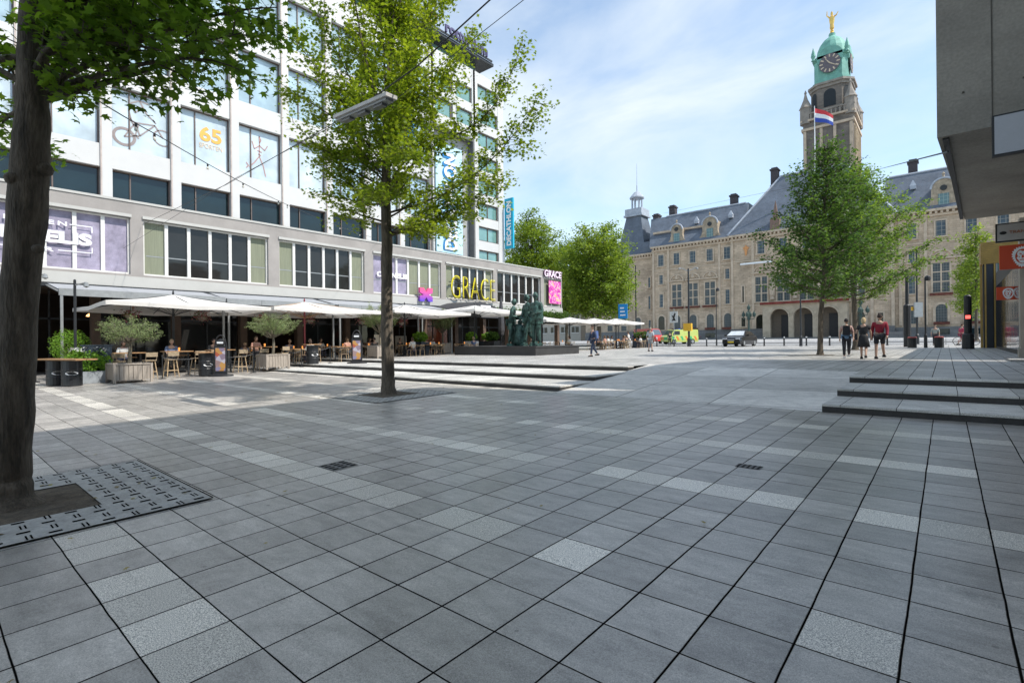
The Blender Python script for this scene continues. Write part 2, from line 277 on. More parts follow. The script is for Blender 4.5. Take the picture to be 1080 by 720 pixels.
# ------------------------------------------------------------------ mesh building
class MB:
    def __init__(s): s.v = []; s.f = []; s.m = []
    def add(s, vs, fs, m=0):
        o = len(s.v); s.v += [tuple(map(float, p)) for p in vs]; s.f += [tuple(o + i for i in f) for f in fs]; s.m += [m] * len(fs); return s
    def box(s, x0, x1, y0, y1, z0, z1, m=0):
        return s.add([(x0, y0, z0), (x1, y0, z0), (x1, y1, z0), (x0, y1, z0), (x0, y0, z1), (x1, y0, z1), (x1, y1, z1), (x0, y1, z1)],
                     [(0, 3, 2, 1), (4, 5, 6, 7), (0, 1, 5, 4), (1, 2, 6, 5), (2, 3, 7, 6), (3, 0, 4, 7)], m)
    def obox(s, c, sx, sy, sz, rz=0, m=0, taper=1):
        o = len(s.v); cs, sn = math.cos(rz), math.sin(rz); vs = []
        for k, zz in enumerate((-sz / 2, sz / 2)):
            q = 1 if k == 0 else taper
            for (a, b) in ((-1, -1), (1, -1), (1, 1), (-1, 1)):
                x, y = a * sx / 2 * q, b * sy / 2 * q; vs.append((c[0] + x * cs - y * sn, c[1] + x * sn + y * cs, c[2] + zz))
        return s.add(vs, [(0, 3, 2, 1), (4, 5, 6, 7), (0, 1, 5, 4), (1, 2, 6, 5), (2, 3, 7, 6), (3, 0, 4, 7)], m)
    def quad(s, a, b, c, d, m=0): return s.add([a, b, c, d], [(0, 1, 2, 3)], m)
    def prism(s, poly, z0, z1, m=0):
        n = len(poly); return s.add([(x, y, z0) for x, y in poly] + [(x, y, z1) for x, y in poly],
            [tuple(reversed(range(n))), tuple(range(n, 2 * n))] + [(i, (i + 1) % n, n + (i + 1) % n, n + i) for i in range(n)], m)
    def slab(s, poly, org, ux, uz, un, d0, d1, m=0):
        """extrude a 2-D outline lying in the plane (ux,uz) along un"""
        org, ux, uz, un = map(np.array, (org, ux, uz, un)); n = len(poly)
        vs = [org + ux * x + uz * y + un * d0 for x, y in poly] + [org + ux * x + uz * y + un * d1 for x, y in poly]
        return s.add(vs, [tuple(reversed(range(n))), tuple(range(n, 2 * n))] + [(i, (i + 1) % n, n + (i + 1) % n, n + i) for i in range(n)], m)
    def tube(s, pts, rad, n=8, m=0, cap=True):
        pts = [np.array(p, float) for p in pts]; rad = [rad] * len(pts) if isinstance(rad, (int, float)) else rad
        rings = []; o = len(s.v); prev = None
        for i, p in enumerate(pts):
            d = pts[min(i + 1, len(pts) - 1)] - pts[max(i - 1, 0)]; d = d / (np.linalg.norm(d) + 1e-9)
            if prev is None:
                a = np.array([0, 0, 1.]) if abs(d[2]) < .9 else np.array([1., 0, 0]); e1 = np.cross(d, a)
            else: e1 = prev - d * (prev @ d)
            e1 = e1 / (np.linalg.norm(e1) + 1e-9); e2 = np.cross(d, e1); prev = e1
            for k in range(n):
                t = 2 * math.pi * k / n; s.v.append(tuple(p + (e1 * math.cos(t) + e2 * math.sin(t)) * rad[i]))
        for i in range(len(pts) - 1):
            for k in range(n):
                a = o + i * n + k; b = o + i * n + (k + 1) % n; s.f.append((a, b, b + n, a + n)); s.m.append(m)
        if cap:
            s.f.append(tuple(o + k for k in reversed(range(n)))); s.m.append(m)
            s.f.append(tuple(o + (len(pts) - 1) * n + k for k in range(n))); s.m.append(m)
        return s
    def lathe(s, prof, c=(0, 0, 0), n=16, m=0, sx=1, sy=1, rot=0):
        o = len(s.v)
        for r, z in prof:
            for k in range(n):
                t = 2 * math.pi * k / n + rot; s.v.append((c[0] + r * math.cos(t) * sx, c[1] + r * math.sin(t) * sy, c[2] + z))
        for i in range(len(prof) - 1):
            for k in range(n):
                a = o + i * n + k; b = o + i * n + (k + 1) % n; s.f.append((a, b, b + n, a + n)); s.m.append(m)
        s.f.append(tuple(o + k for k in reversed(range(n)))); s.m.append(m)
        s.f.append(tuple(o + (len(prof) - 1) * n + k for k in range(n))); s.m.append(m)
        return s
    def build(s, name, mats, parent=None, smooth=False, world=False):
        me = bpy.data.meshes.new(name); vs = s.v
        if world and parent is not None:
            base = parent
            off = np.zeros(3)
            while base is not None: off += np.array(base.location); base = base.parent
            vs = [tuple(np.array(p) - off) for p in vs]
        me.from_pydata(vs, [], s.f); me.validate(clean_customdata=False) if False else None
        for mm in (mats if isinstance(mats, (list, tuple)) else [mats]): me.materials.append(mm)
        me.polygons.foreach_set('material_index', s.m)
        if smooth: me.polygons.foreach_set('use_smooth', [True] * len(s.f))
        me.update()
        o = bpy.data.objects.new(name, me); COL.objects.link(o)
        if parent is not None: o.parent = parent
        return o
def meshobj(name, me, parent=None, loc=None, rz=0):
    o = bpy.data.objects.new(name, me); COL.objects.link(o)
    if parent is not None: o.parent = parent
    if loc is not None: o.location = loc
    o.rotation_euler.z = rz
    return o
def tag(o, label=None, cat=None, group=None, kind=None):
    if label: o['label'] = label
    if cat: o['category'] = cat
    if group: o['group'] = group
    if kind: o['kind'] = kind
    return o
def thing(name, label, cat, loc=(0, 0, 0), rz=0, group=None):
    o = bpy.data.objects.new(name, None); COL.objects.link(o); o.location = tuple(map(float, loc)); o.rotation_euler.z = rz
    o.empty_display_size = .3
    return tag(o, label, cat, group)
def dup(o, loc=None, rz=None, label=None, parent=None):
    c = o.copy(); COL.objects.link(c)
    if parent is not None: c.parent = parent
    if loc is not None: c.location = tuple(map(float, loc))
    if rz is not None: c.rotation_euler.z = rz
    if label: c['label'] = label
    for ch in list(o.children): dup(ch, parent=c)
    return c
def evalmesh(tmp):
    dg = bpy.context.evaluated_depsgraph_get(); dg.update()
    return bpy.data.meshes.new_from_object(tmp.evaluated_get(dg))
def textmesh(s, org, ux, uz, w, h, depth, mat, name, parent=None, bold=.0, spacing=1.):
    """lettering fitted into a w x h box; org = lower left corner (world), ux / uz = reading and up directions"""
    cu = bpy.data.curves.new(name, 'FONT'); cu.body = s; cu.offset = bold; cu.extrude = .5; cu.space_character = spacing; cu.resolution_u = 4
    t = bpy.data.objects.new('tmp', cu); COL.objects.link(t); me = evalmesh(t); bpy.data.objects.remove(t)
    n = len(me.vertices); co = np.empty(n * 3); me.vertices.foreach_get('co', co); co = co.reshape(-1, 3)
    mn, mxx = co.min(0), co.max(0); co = (co - mn) / np.maximum(mxx - mn, 1e-6)
    ux, uz = np.array(ux, float), np.array(uz, float); un = np.cross(ux, uz)
    p = np.array(org, float) + co[:, :1] * w * ux + co[:, 1:2] * h * uz + co[:, 2:] * depth * un
    if parent is not None: p = p - np.array(parent.location)
    me.vertices.foreach_set('co', p.ravel()); me.materials.clear(); me.materials.append(mat); me.update()
    o = bpy.data.objects.new(name, me); COL.objects.link(o)
    if parent is not None: o.parent = parent
    return o
def skinmesh(vs, rs, es, root=0, sub=1, smooth=True):
    me = bpy.data.meshes.new('skin'); me.from_pydata(vs, es, [])
    ob = bpy.data.objects.new('tmp', me); COL.objects.link(ob)
    md = ob.modifiers.new('s', 'SKIN'); md.use_smooth_shade = True
    sk = me.skin_vertices[0].data
    for i, r in enumerate(rs): sk[i].radius = r if isinstance(r, tuple) else (r, r)
    sk[root].use_root = True
    if sub: ss = ob.modifiers.new('u', 'SUBSURF'); ss.levels = sub; ss.render_levels = sub
    m2 = evalmesh(ob); bpy.data.objects.remove(ob); bpy.data.meshes.remove(me); return m2

# ------------------------------------------------------------------ ground
def sheet(name, mat, xs, ys, zf, label=None):
    vs = []; fs = []
    for x in xs:
        for y in ys: vs.append((x, y, zf(x, y)))
    k = len(ys)
    for i in range(len(xs) - 1):
        for j in range(k - 1): fs.append((i * k + j, (i + 1) * k + j, (i + 1) * k + j + 1, i * k + j + 1))
    b = MB(); b.add(vs, fs); o = b.build(name, mat); return tag(o, kind='structure')
lin = lambda a, b, n: list(np.linspace(a, b, n))
g = MB(); g.quad((-1500, -1500, -.9), (1500, -1500, -.9), (1500, 1500, -.9), (-1500, 1500, -.9))
tag(g.build('ground', pmat('city_ground', (.2, .2, .19), .9)), kind='structure')
sheet('lower_plaza', pave_low, [-75, -60, -44] + lin(-40, -8, 17) + lin(-6, 40, 12), [-60, -30] + lin(-20, 10, 8) + [12, 14.2, 16], zl)
EPS = .0
yr = lambda x: 17.75 - (x + 8.4) * .2327
ur = MB()
def upq(x0, x1, y0, y1, n=1):
    for i in range(n):
        a = x0 + (x1 - x0) * i / n; b_ = x0 + (x1 - x0) * (i + 1) / n
        ur.quad((a, y0, zu(a, y0)), (b_, y0, zu(b_, y0)), (b_, y1, zu(b_, y1)), (a, y1, zu(a, y1)))
upq(-75, 60, 17.9, 40); upq(-75, 60, 40, 60); upq(-1.74, 60, 14.75, 17.9); upq(-75, -8.42, 16.5, 17.9)
ur.quad((-8.42, 17.75, zu(-8.4, 17.75)), (-1.74, 16.2, zu(-1.74, 16.2)), (-1.74, 17.9, zu(-1.74, 17.9)), (-8.42, 17.9, zu(-8.4, 17.9)))
tag(ur.build('upper_plaza', pave_up), kind='structure')
rp = MB(); rp.quad((-7.86, 10.88, zl(-7.86, 10.88) + .003), (-1.72, 10.7, zl(-1.72, 10.7) + .003), (-1.74, 16.2, zu(-1.74, 16.2) + .002), (-8.42, 17.75, zu(-8.42, 17.75) + .002))
tag(rp.build('stone_ramp', pave_ramp), kind='structure')
def step(mb, x0, x1, y0, y1, zt, lip=.035):
    mb.box(x0, x1, y0, y1, -.3, zt - lip, 1)
    mb.box(x0 - 0, x1, y0 - .012, y1, zt - lip, zt, 0)
st = MB(); step(st, -1.72, 30, 10.67, 12.40, .305); step(st, -1.72, 30, 12.38, 14.33, .45); step(st, -1.74, 30, 14.31, 14.76, zu(-1.74, 14.5) + .003)
tag(st.build('right_steps', [pave_tread, riser]), kind='structure')
st = MB(); step(st, -40, -7.90, 11.2, 13.34, .286); step(st, -40, -8.04, 13.3, 16.14, .43); step(st, -40, -8.42, 16.1, 16.52, zu(-8.4, 16.1) + .003)
tag(st.build('left_steps', [pave_tread, riser]), kind='structure')
# side faces of the left flight where it runs up beside the ramp
sheet('boulevard', pave_road, [-600, -120, -40, 20, 120, 600], [60, 72, 90, 110, 130, 160, 900], lambda x, y: zu(0, y))
k = MB(); k.box(-300, 300, 62.9, 63.05, zu(0, 63) - .1, zu(0, 63) + .05); k.box(-300, 300, 118, 118.2, 1.2, zu(0, 118) + .1)
tag(k.build('kerb', pmat('kerb_stone', (.4, .39, .37), .8)), kind='structure')
rl = MB()
for y in (84, 85.45, 89, 90.45): rl.box(-300, 300, y, y + .08, zu(0, y) - .05, zu(0, y) + .012)
tag(rl.build('tram_rails', greysteel), kind='structure')
asph = MB(); asph.quad((-300, 70, zu(0, 70) + .006), (300, 70, zu(0, 70) + .006), (300, 78, zu(0, 78) + .006), (-300, 78, zu(0, 78) + .006))
tag(asph.build('road', pmat('asphalt', (.10, .10, .10), .85, .2, .5)), kind='structure')

# tree pits
def grate(label, cx, cy, zf, half=1.28, hole=.6, hx=0., hy=0.):
    z = zf(cx, cy); root = thing('tree_grate', label, 'tree grate', (cx, cy, z), group='cast grates round the plaza trees')
    b = MB(); slots = MB()
    q = lambda x, y, dz=0: (x, y, zf(cx + x, cy + y) - z + dz)
    X = [-half, hx - hole, hx + hole, half]; Y = [-half, hy - hole, hy + hole, half]
    for i in range(3):
        for j in range(3):
            if i == 1 and j == 1: continue
            b.quad(q(X[i], Y[j], .012), q(X[i + 1], Y[j], .012), q(X[i + 1], Y[j + 1], .012), q(X[i], Y[j + 1], .012))
    for (xa, ya, xb, yb) in ((X[1], Y[1], X[2], Y[1]), (X[2], Y[1], X[2], Y[2]), (X[2], Y[2], X[1], Y[2]), (X[1], Y[2], X[1], Y[1])):
        b.quad(q(xa, ya, .012), q(xb, yb, .012), q(xb, yb, -.0), q(xa, ya, -.0), 1)
    b.build('grate_slab', [castiron, steel_dark], root)
    n = int(half * 2 / .165); stp = half * 2 / n
    for i in range(n):
        for j in range(n):
            x = -half + stp * (i + .5); y = -half + stp * (j + .5)
            if abs(x - hx) < hole + .04 and abs(y - hy) < hole + .04: continue
            if (i + j) % 2 == 0: a, c2 = .020, .042
            else: a, c2 = .062, .006
            slots.quad(q(x - a, y - c2, .0145), q(x + a, y - c2, .0145), q(x + a, y + c2, .0145), q(x - a, y + c2, .0145))
            if (i + j) % 2: slots.quad(q(x - a, y + .03 - c2, .0145), q(x + a, y + .03 - c2, .0145), q(x + a, y + .03 + c2, .0145), q(x - a, y + .03 + c2, .0145))
    for e in ((-half - .015, -half, -half - .015, half), (half, -half, half + .015, half)):
        slots.quad(q(e[0], -half, .0145), q(e[0] + .015, -half, .0145), q(e[0] + .015, half, .0145), q(e[0], half, .0145))
        slots.quad(q(-half, e[0], .0145), q(half, e[0], .0145), q(half, e[0] + .015, .0145), q(-half, e[0] + .015, .0145))
    tag(slots.build('slots', pmat('slot_dark', (.006, .006, .006), 1, .1, 5, 0, spec=0), root), kind='stuff')
    so = MB(); n = 8; vs = []; fs = []
    for i in range(n + 1):
        for j in range(n + 1):
            x = hx - hole + 2 * hole * i / n; y = hy - hole + 2 * hole * j / n
            edge = min(i, n - i, j, n - j) == 0
            vs.append(q(x, y, .003 + (0 if edge else rng.uniform(0, .02))))
    for i in range(n):
        for j in range(n): fs.append((i * (n + 1) + j, (i + 1) * (n + 1) + j, (i + 1) * (n + 1) + j + 1, i * (n + 1) + j + 1))
    so.add(vs, fs); so.build('soil', soil, root, smooth=True)
    return root
grate('slotted grate with bare soil round the thick near trunk at the left edge', -6.72, .56, zl, 1.3, .6, .04, -.02)
grate('slotted grate round the tree that stands before the left steps', -11.43, 8.28, zl)
g1 = gnd(865, 374.5, zu); g2 = gnd(902, 369, zu)
grate('grate round the taller right tree beside three walkers', g1[0], g1[1], zu)
grate('grate round the far right tree behind the walkers', g2[0], g2[1], zu)
def drain(label, c, a, b2, n):
    z = zl(c[0], c[1]); t = thing('drain_cover', label, 'drain', (c[0], c[1], z), group='drains in the paving')
    m = MB(); q = lambda x, y, dz: (x, y, zl(c[0] + x, c[1] + y) - z + dz)
    m.quad(q(-a, -b2, .004), q(a, -b2, .004), q(a, b2, .004), q(-a, b2, .004)); m.build('cover', pmat('drain_iron', (.13, .125, .12), .7), t)
    m = MB()
    for i in range(n):
        for j in range(3):
            x = -a + 2 * a * (i + .5) / n; y = -b2 + 2 * b2 * (j + .5) / 3
            m.quad(q(x - a / n * .45, y - b2 * .22, .006), q(x + a / n * .45, y - b2 * .22, .006), q(x + a / n * .45, y + b2 * .22, .006), q(x - a / n * .45, y + b2 * .22, .006))
    m.build('slots', MATS['slot_dark'], t)
drain('iron drain with dark slots in the paving left of centre', gnd(357, 491, zl), .17, .17, 4)
drain('small round-slotted drain in the paving right of centre', gnd(790, 492, zl), .13, .08, 5)

# ------------------------------------------------------------------ trees
def maple():
    pts = []
    for i, (ang, r) in enumerate([(0, 1), (14, .62), (30, .55), (48, .95), (62, .50), (84, .42), (104, .78), (125, .40), (165, .35), (195, .35), (235, .40), (256, .78), (276, .42), (298, .50), (312, .95), (330, .55), (346, .62)]):
        pts.append((r * math.cos(R(ang)) * .5, r * math.sin(R(ang)) * .5, 0))
    return np.array(pts)
MAPLE = maple()
LOBE = np.array([(.55, 0, 0), (.2, .2, .05), (.1, .45, 0), (-.15, .22, .03), (-.45, 0, 0), (-.15, -.22, .03), (.1, -.45, 0), (.2, -.2, .05)])
SLIM = np.array([(.5, 0, 0), (.1, .14, .03), (-.5, 0, 0), (.1, -.14, .03)])
def leafcloud(name, pts, size, mat, parent, tpl, tilt=.7, rnd=None, sv_=.35):
    pts = np.asarray(pts); N = len(pts); K = len(tpl)
    yaw = nrng.uniform(0, 2 * np.pi, N); nz = np.abs(nrng.normal(1, .1, N)); nx = nrng.normal(0, tilt, N); ny = nrng.normal(0, tilt, N)
    n = np.stack([nx, ny, nz], 1); n /= np.linalg.norm(n, axis=1)[:, None]
    a = np.stack([np.cos(yaw), np.sin(yaw), np.zeros(N)], 1); e1 = a - n * (a * n).sum(1)[:, None]; e1 /= np.linalg.norm(e1, axis=1)[:, None]; e2 = np.cross(n, e1)
    s = size * nrng.uniform(1 - sv_, 1 + sv_, N)
    co = pts[:, None, :] + s[:, None, None] * (tpl[None, :, :1] * e1[:, None] + tpl[None, :, 1:2] * e2[:, None] + (tpl[None, :, 2:] - .35 * (tpl[None, :, :1] ** 2 + tpl[None, :, 1:2] ** 2)) * n[:, None])
    me = bpy.data.meshes.new(name); me.vertices.add(N * K); me.vertices.foreach_set('co', co.astype(np.float32).ravel())
    me.loops.add(N * K); me.loops.foreach_set('vertex_index', np.arange(N * K, dtype=np.int32))
    me.polygons.add(N); me.polygons.foreach_set('loop_start', np.arange(0, N * K, K, dtype=np.int32))
    me.update(calc_edges=True); me.materials.append(mat)
    at = me.attributes.new('rnd', 'FLOAT', 'FACE')
    at.data.foreach_set('value', (nrng.uniform(0, 1, N) if rnd is None else rnd).astype(np.float32))
    o = bpy.data.objects.new(name, me); COL.objects.link(o); o.parent = parent; return o
def curve(p0, p1, arc, n=9, wig=.04):
    p0, p1 = np.array(p0, float), np.array(p1, float); Ln = np.linalg.norm(p1 - p0); out = []
    w = nrng.normal(0, wig * Ln, (3, 3))
    for i in range(n):
        t = i / (n - 1); p = p0 * (1 - t) + p1 * t + np.array([0, 0, arc * Ln * 4 * t * (1 - t)])
        p = p + w[0] * math.sin(math.pi * t) + w[1] * math.sin(2 * math.pi * t) * .6; out.append(p)
    return out
def tree(label, base, trunk, trad, limbs, leaf, leafsize, tpl, per, twigL, dens, name='broadleaf_tree', group=None, bark_=None, tilt=.6, spread=.11, twigs=14, low=.2, slots=10, knots=None):
    """trunk: world points; limbs: (start point, end point, arc, radius)"""
    base = np.array(base, float); root = thing(name, label, 'tree', base, group=group); bk = bark_ or bark
    m = MB(); tp = [np.array(p) - base for p in trunk]
    # roughen the trunk between the given points
    pts = []; rad = []
    for i in range(len(tp) - 1):
        for k in range(6):
            t = k / 6; pts.append(tp[i] * (1 - t) + tp[i + 1] * t + nrng.normal(0, trad[i] * .035, 3) * (1, 1, 0)); rad.append((trad[i] * (1 - t) + trad[i + 1] * t) * nrng.uniform(.97, 1.04))
    pts.append(tp[-1]); rad.append(trad[-1])
    m.tube([pts[0] - (0, 0, .12)] + pts, [rad[0] * 1.75] + [rad[0] * 1.35] + [rad[1] * 1.08] + rad[2:], slots)
    if knots:
        for p, r in knots: m.lathe([(r * .2, -r), (r * .8, -r * .6), (r, 0), (r * .75, r * .5), (r * .15, r * .8)], np.array(p) - base, 8)
    m.build('trunk', bk, root, smooth=True)
    m = MB(); L_ = []; RN = []
    for (s, e, arc, r) in limbs:
        c = curve(np.array(s) - base, np.array(e) - base, arc); n = len(c)
        m.tube(c, [r * (1 - .85 * i / (n - 1)) for i in range(n)], 6)
        Ln = np.linalg.norm(np.array(e) - np.array(s)); d0 = (c[-1] - c[0]) / Ln; hue = nrng.uniform(-.18, .18)
        nt_ = max(5, int(twigs * Ln / 3))
        for k in range(nt_):
            t = low + (1 - low) * (k + nrng.uniform(0, 1)) / nt_; i = min(int(t * (n - 1)), n - 2); q = c[i] + (c[i + 1] - c[i]) * (t * (n - 1) - i)
            side = nrng.normal(0, 1, 3) * (1, 1, .45); side -= d0 * (side @ d0) * .6; side /= np.linalg.norm(side)
            tl = twigL * nrng.uniform(.5, 1.15) * (1.15 - .6 * t) * min(1, Ln / 2.5 + .25)
            e2 = q + (side * .8 + d0 * .65) * tl + np.array([0, 0, -.10 * tl]); tw = curve(q, e2, .06, 4)
            m.tube(tw, [r * .22 * (1.1 - t) + .006, r * .16 * (1.1 - t) + .005, .005, .003], 4, cap=False)
            nl = int(per * tl / twigL * nrng.uniform(.6, 1.3)) + 2
            tt = nrng.uniform(.12, 1.06, nl); A_ = np.array(tw[0]) * (1 - tt)[:, None] + np.array(tw[-1]) * tt[:, None]
            A_ = A_ + nrng.normal(0, 1, (nl, 3)) * spread * np.array([1, 1, .7]); L_.append(A_); RN.append(np.clip(nrng.normal(.5 + hue, .2, nl), 0, 1))
    m.build('branches', bk, root, smooth=True)
    pts = np.concatenate(L_); rn = np.concatenate(RN)
    leafcloud('crown', pts, leafsize, leaf, root, tpl, tilt, rn)
    return root

# --- near tree at the left edge
Yt = 4.85
tr = [gnd(8, 535, zl)] + [P(u, v, Yt) for u, v in [(9, 500), (14, 420), (22, 300), (31, 200), (35, 120), (35, 60), (38, 0), (46, -120), (60, -330)]]
trr = [.205, .168, .154, .142, .150, .126, .118, .11, .09, .05]
A0 = lambda v: P(33, v, Yt)
nl = []
for (v, u2, v2, Y2, arc) in [(70, 210, 15, 5.4, .06), (85, 255, 35, 5.0, .05), (60, 130, 20, 5.6, .06), (50, 280, 40, 6.2, .05), (95, 150, 48, 5.4, .06), (80, 70, 60, 5.6, .03), (40, 230, 0, 5.8, .06), (100, 292, 8, 5.6, .08), (100, 245, 70, 5.1, .08), (110, 262, 48, 5.9, .07), (60, 175, 55, 4.7, .08), (90, 95, 100, 4.9, .05), (40, 200, -30, 4.4, .1), (20, 120, -60, 4.2, .1),
                         (95, -60, 40, 4.9, .08), (60, -120, 100, 5.2, .05), (10, 250, -120, 5.8, .1), (-40, 180, -250, 5.2, .1), (-80, 320, -220, 6.6, .08), (0, 60, -160, 3.6, .1), (70, 90, 30, 6.6, .08),
                         (30, 160, 20, 6.9, .05), (-20, -60, -200, 5.2, .1), (-100, 60, -420, 5.2, .05), (-60, 320, -60, 6.6, .05), (110, -40, 160, 6.6, .03), (50, 60, 80, 5.9, .03), (20, 300, -70, 5.4, .06), (-20, 230, -160, 5.0, .06), (40, 330, -20, 6.6, .08)]:
    nl.append((A0(v), P(u2, v2, Y2), arc, .035))
kn = [(P(14, 188, Yt - .12), .07), (P(46, 178, Yt), .08), (P(40, 262, Yt - .1), .05)]
tree('thick-trunked dark maple leaning in at the left edge of the square', tr[0], tr, trr, nl, leaf_near, .125, MAPLE, 54, .85, 1, group='maples on the square', tilt=.55, spread=.10, twigs=13, slots=14, knots=kn, low=.12)

# --- tree in front of the left steps
b0 = gnd(410, 416, zl); Yc = 13.7; C0 = lambda v: P(408, v, Yc)
tr = [b0] + [P(u, v, Yc) for u, v in [(409, 395), (408, 330), (408, 260), (407, 200), (408, 140), (411, 80), (413, 10), (418, -70), (425, -150)]]
trr = [.20, .165, .155, .145, .125, .10, .08, .06, .04, .02]
nl = []
for (v, u2, v2, dY, arc) in [(248, 505, 212, .5, -.04), (246, 520, 178, -.5, -.04), (215, 340, 205, -.2, -.04), (200, 330, 145, -.2, -.03), (250, 532, 196, 0, -.05), (225, 568, 103, .8, -.05), (205, 552, 42, .2, -.05), (240, 470, 238, -1.2, .0), (185, 500, 25, 1.0, 0), (170, 470, -10, -.8, 0),
                         (235, 352, 212, -.6, -.06), (215, 332, 168, .4, -.06), (195, 308, 128, -.6, -.04), (180, 296, 88, .6, 0), (160, 310, 40, -.4, 0), (150, 330, 0, .9, 0), (130, 350, -60, -.5, 0), (110, 400, -90, -.8, 0),
                         (120, 450, -70, .4, 0), (90, 380, -130, .4, 0), (80, 440, -140, -.4, 0), (220, 390, 200, -2.4, .02), (190, 430, 150, -2.8, .02), (170, 380, 90, -2.6, .02), (140, 440, 50, -2.4, 0), (110, 400, 10, -2.0, 0),
                         (220, 420, 190, 2.4, .02), (190, 400, 140, 2.8, .02), (160, 440, 80, 2.6, .02), (130, 380, 40, 2.4, .02), (100, 430, -10, 2, 0), (200, 460, 120, -.6, 0), (185, 360, 110, .4, 0), (160, 430, 60, .4, 0), (140, 360, 30, -.2, 0), (230, 455, 205, .8, 0), (210, 372, 188, .5, 0), (60, 415, -170, 0, 0)]:
    nl.append((C0(v), P(u2, v2, Yc + dY), arc, .032))
for k in range(10):
    v = 215 - k * 11; a = k * 2.399; rr_ = 1.5 + .7 * math.sin(k * 1.7); s_ = C0(v); nl.append((s_, s_ + np.array([rr_ * math.cos(a), rr_ * math.sin(a), .9 + .3 * math.sin(k)]), 0, .022))
tree('slender bright green maple standing before the left steps', b0, tr, trr, nl, leaf_mid, .125, MAPLE, 66, .85, 1, group='maples on the square', tilt=.6, spread=.12, twigs=21, low=.2, bark_=bark)

# --- conical maples on the right of the square
def cone_tree(label, base, H, Rr, z0, nl_, leaf, seed, per=24, tip=.9, lean=(0, 0), rtrunk=.15, twigL=.95):
    base = np.array(base); tr = [base + np.array([lean[0] * t, lean[1] * t, H * t]) + (nrng.normal(0, .05, 3) * (1, 1, 0) if 0 < t < 1 else 0) for t in (0, .08, .2, .35, .5, .7, .85, 1)]
    trr = [rtrunk * 1.15, rtrunk, rtrunk * .9, rtrunk * .8, rtrunk * .65, rtrunk * .42, rtrunk * .25, .015]; nl = []
    for i in range(nl_):
        t = (i + .5) / nl_; zs = z0 + (H * .93 - z0) * t; ang = i * 2.399 + seed; prof = (1 - t) ** .95 * (1 if t > .12 else .8 + t * 1.6)
        rr = Rr * prof * nrng.uniform(.75, 1.15) + .35
        s = base + np.array([lean[0], lean[1], 0]) * zs / H + np.array([0, 0, zs]); e = s + np.array([rr * math.cos(ang), rr * math.sin(ang), rr * (.35 + .75 * t) + .1])
        nl.append((s, e, nrng.uniform(-.06, .04), .045))
    return tree(label, base, tr, trr, nl, leaf, .14, LOBE, per, twigL, 1, group='maples on the square', tilt=.6, spread=.15, twigs=17, low=.15)
cone_tree('tall conical maple with its trunk just left of three walkers', g1, 11.0, 3.0, 2.7, 64, leaf_right, .3, rtrunk=.12, per=31, lean=(.35, .35))
cone_tree('broad maple behind the three walkers, its bright right boughs reaching low', g2, 12.4, 4.9, 3.2, 60, leaf_far, 1.1, rtrunk=.16, per=42, twigL=1.15)

# --- far and background trees: rounded plane trees
def round_tree(label, base, H, rx, rz, leaf, n=60, per=60, ls=.3, z0=None, group=None, name='broadleaf_tree', rtr=.3, twigL=1.8, tw=9):
    base = np.array(base, float); z0 = z0 or H - 2 * rz; top = base + (0, 0, H * .85)
    tr = [base + (0, 0, H * t) * np.array(1) for t in (0, .1, .3, .5, .7, .88)]; trr = [rtr * 1.2, rtr, rtr * .85, rtr * .65, rtr * .4, .05]; nl = []
    cz = H - rz
    for i in range(n):
        ph = i * 2.399; zt = 1 - 1.75 * (i + .5) / n; rr = math.sqrt(max(0, 1 - zt * zt)); q = nrng.uniform(.62, .98)
        e = base + np.array([rx * rr * math.cos(ph) * q, rx * rr * math.sin(ph) * q, cz + rz * zt * q]); s = base + (0, 0, min(max(H * .18, cz + rz * zt * q - rx * .55), H * .8))
        nl.append((s, e, .03, rtr * .25))
    return tree(label, base, tr, trr, nl, leaf, ls, LOBE, per, twigL, 1, name=name, group=group, tilt=.8, spread=ls * 1.3, twigs=tw, low=.3)
for (u, Y, vtop, w, lab) in [(632, 70, 229, 88, 'large yellow-green plane tree directly left of the city hall corner'), (562, 78, 218, 74, 'plane tree rising behind the blue vertical banner'), (598, 88, 244, 60, 'smaller plane tree filling the gap between the two behind the terrace')]:
    p = P(u, 360, Y); p[2] = zu(p[0], p[1]); H = P(u, vtop, Y)[2] - p[2]; rx = w / 2 * Y / 537
    round_tree(lab, p, H, rx, H * .43, leaf_plane, 70, 42, .30, group='plane trees beyond the terraces')
for (u, Y, vtop, w, lab) in [(1030, 58, 232, 34, 'leafy street tree half hidden behind the gold-clad kiosk'), (1022, 66, 268, 26, 'low street tree beside the black column near the kiosk')]:
    p = P(u, 360, Y); p[2] = zu(p[0], p[1]); H = P(u, vtop, Y)[2] - p[2]; rx = w / 2 * Y / 537 * 1.1
    round_tree(lab, p, H, rx, H * .42, leaf_plane, 40, 34, .24, group='street trees beside the kiosk', rtr=.16, twigL=1.0)
p = P(45, 360, 40)

# ------------------------------------------------------------------ office building with podium (left)
off = thing('office_building', 'white gridded office block with a grey two-storey podium of restaurants on the left', 'building', (-34, 20, .5))
OR_ = dict(parent=off, world=True)
S0, S1, XW = -3.2, 39.25, -34.35          # facade plane of the upper block
piers = [.25 + 3.27 * i for i in range(10)]
w = MB()
w.box(-60, XW - .9, S0 - 20, S1 - .05, 4.8, 27.3)                       # body behind the glass
for s in [-3.0] + piers: w.box(XW - .95, XW, s - .25, s + .25, 9.0, 27.6)
for z0, z1 in ((11.12, 12.35), (15.75, 17.15), (20.62, 21.95), (25.4, 27.6)): w.box(XW - .95, XW - .06, S0, 29.5, z0, z1)
w.box(XW - .95, XW, 29.5, 35.0, 20.9, 21.9); w.box(XW - .95, XW - .02, 29.5, 35, 26.6, 27.6)
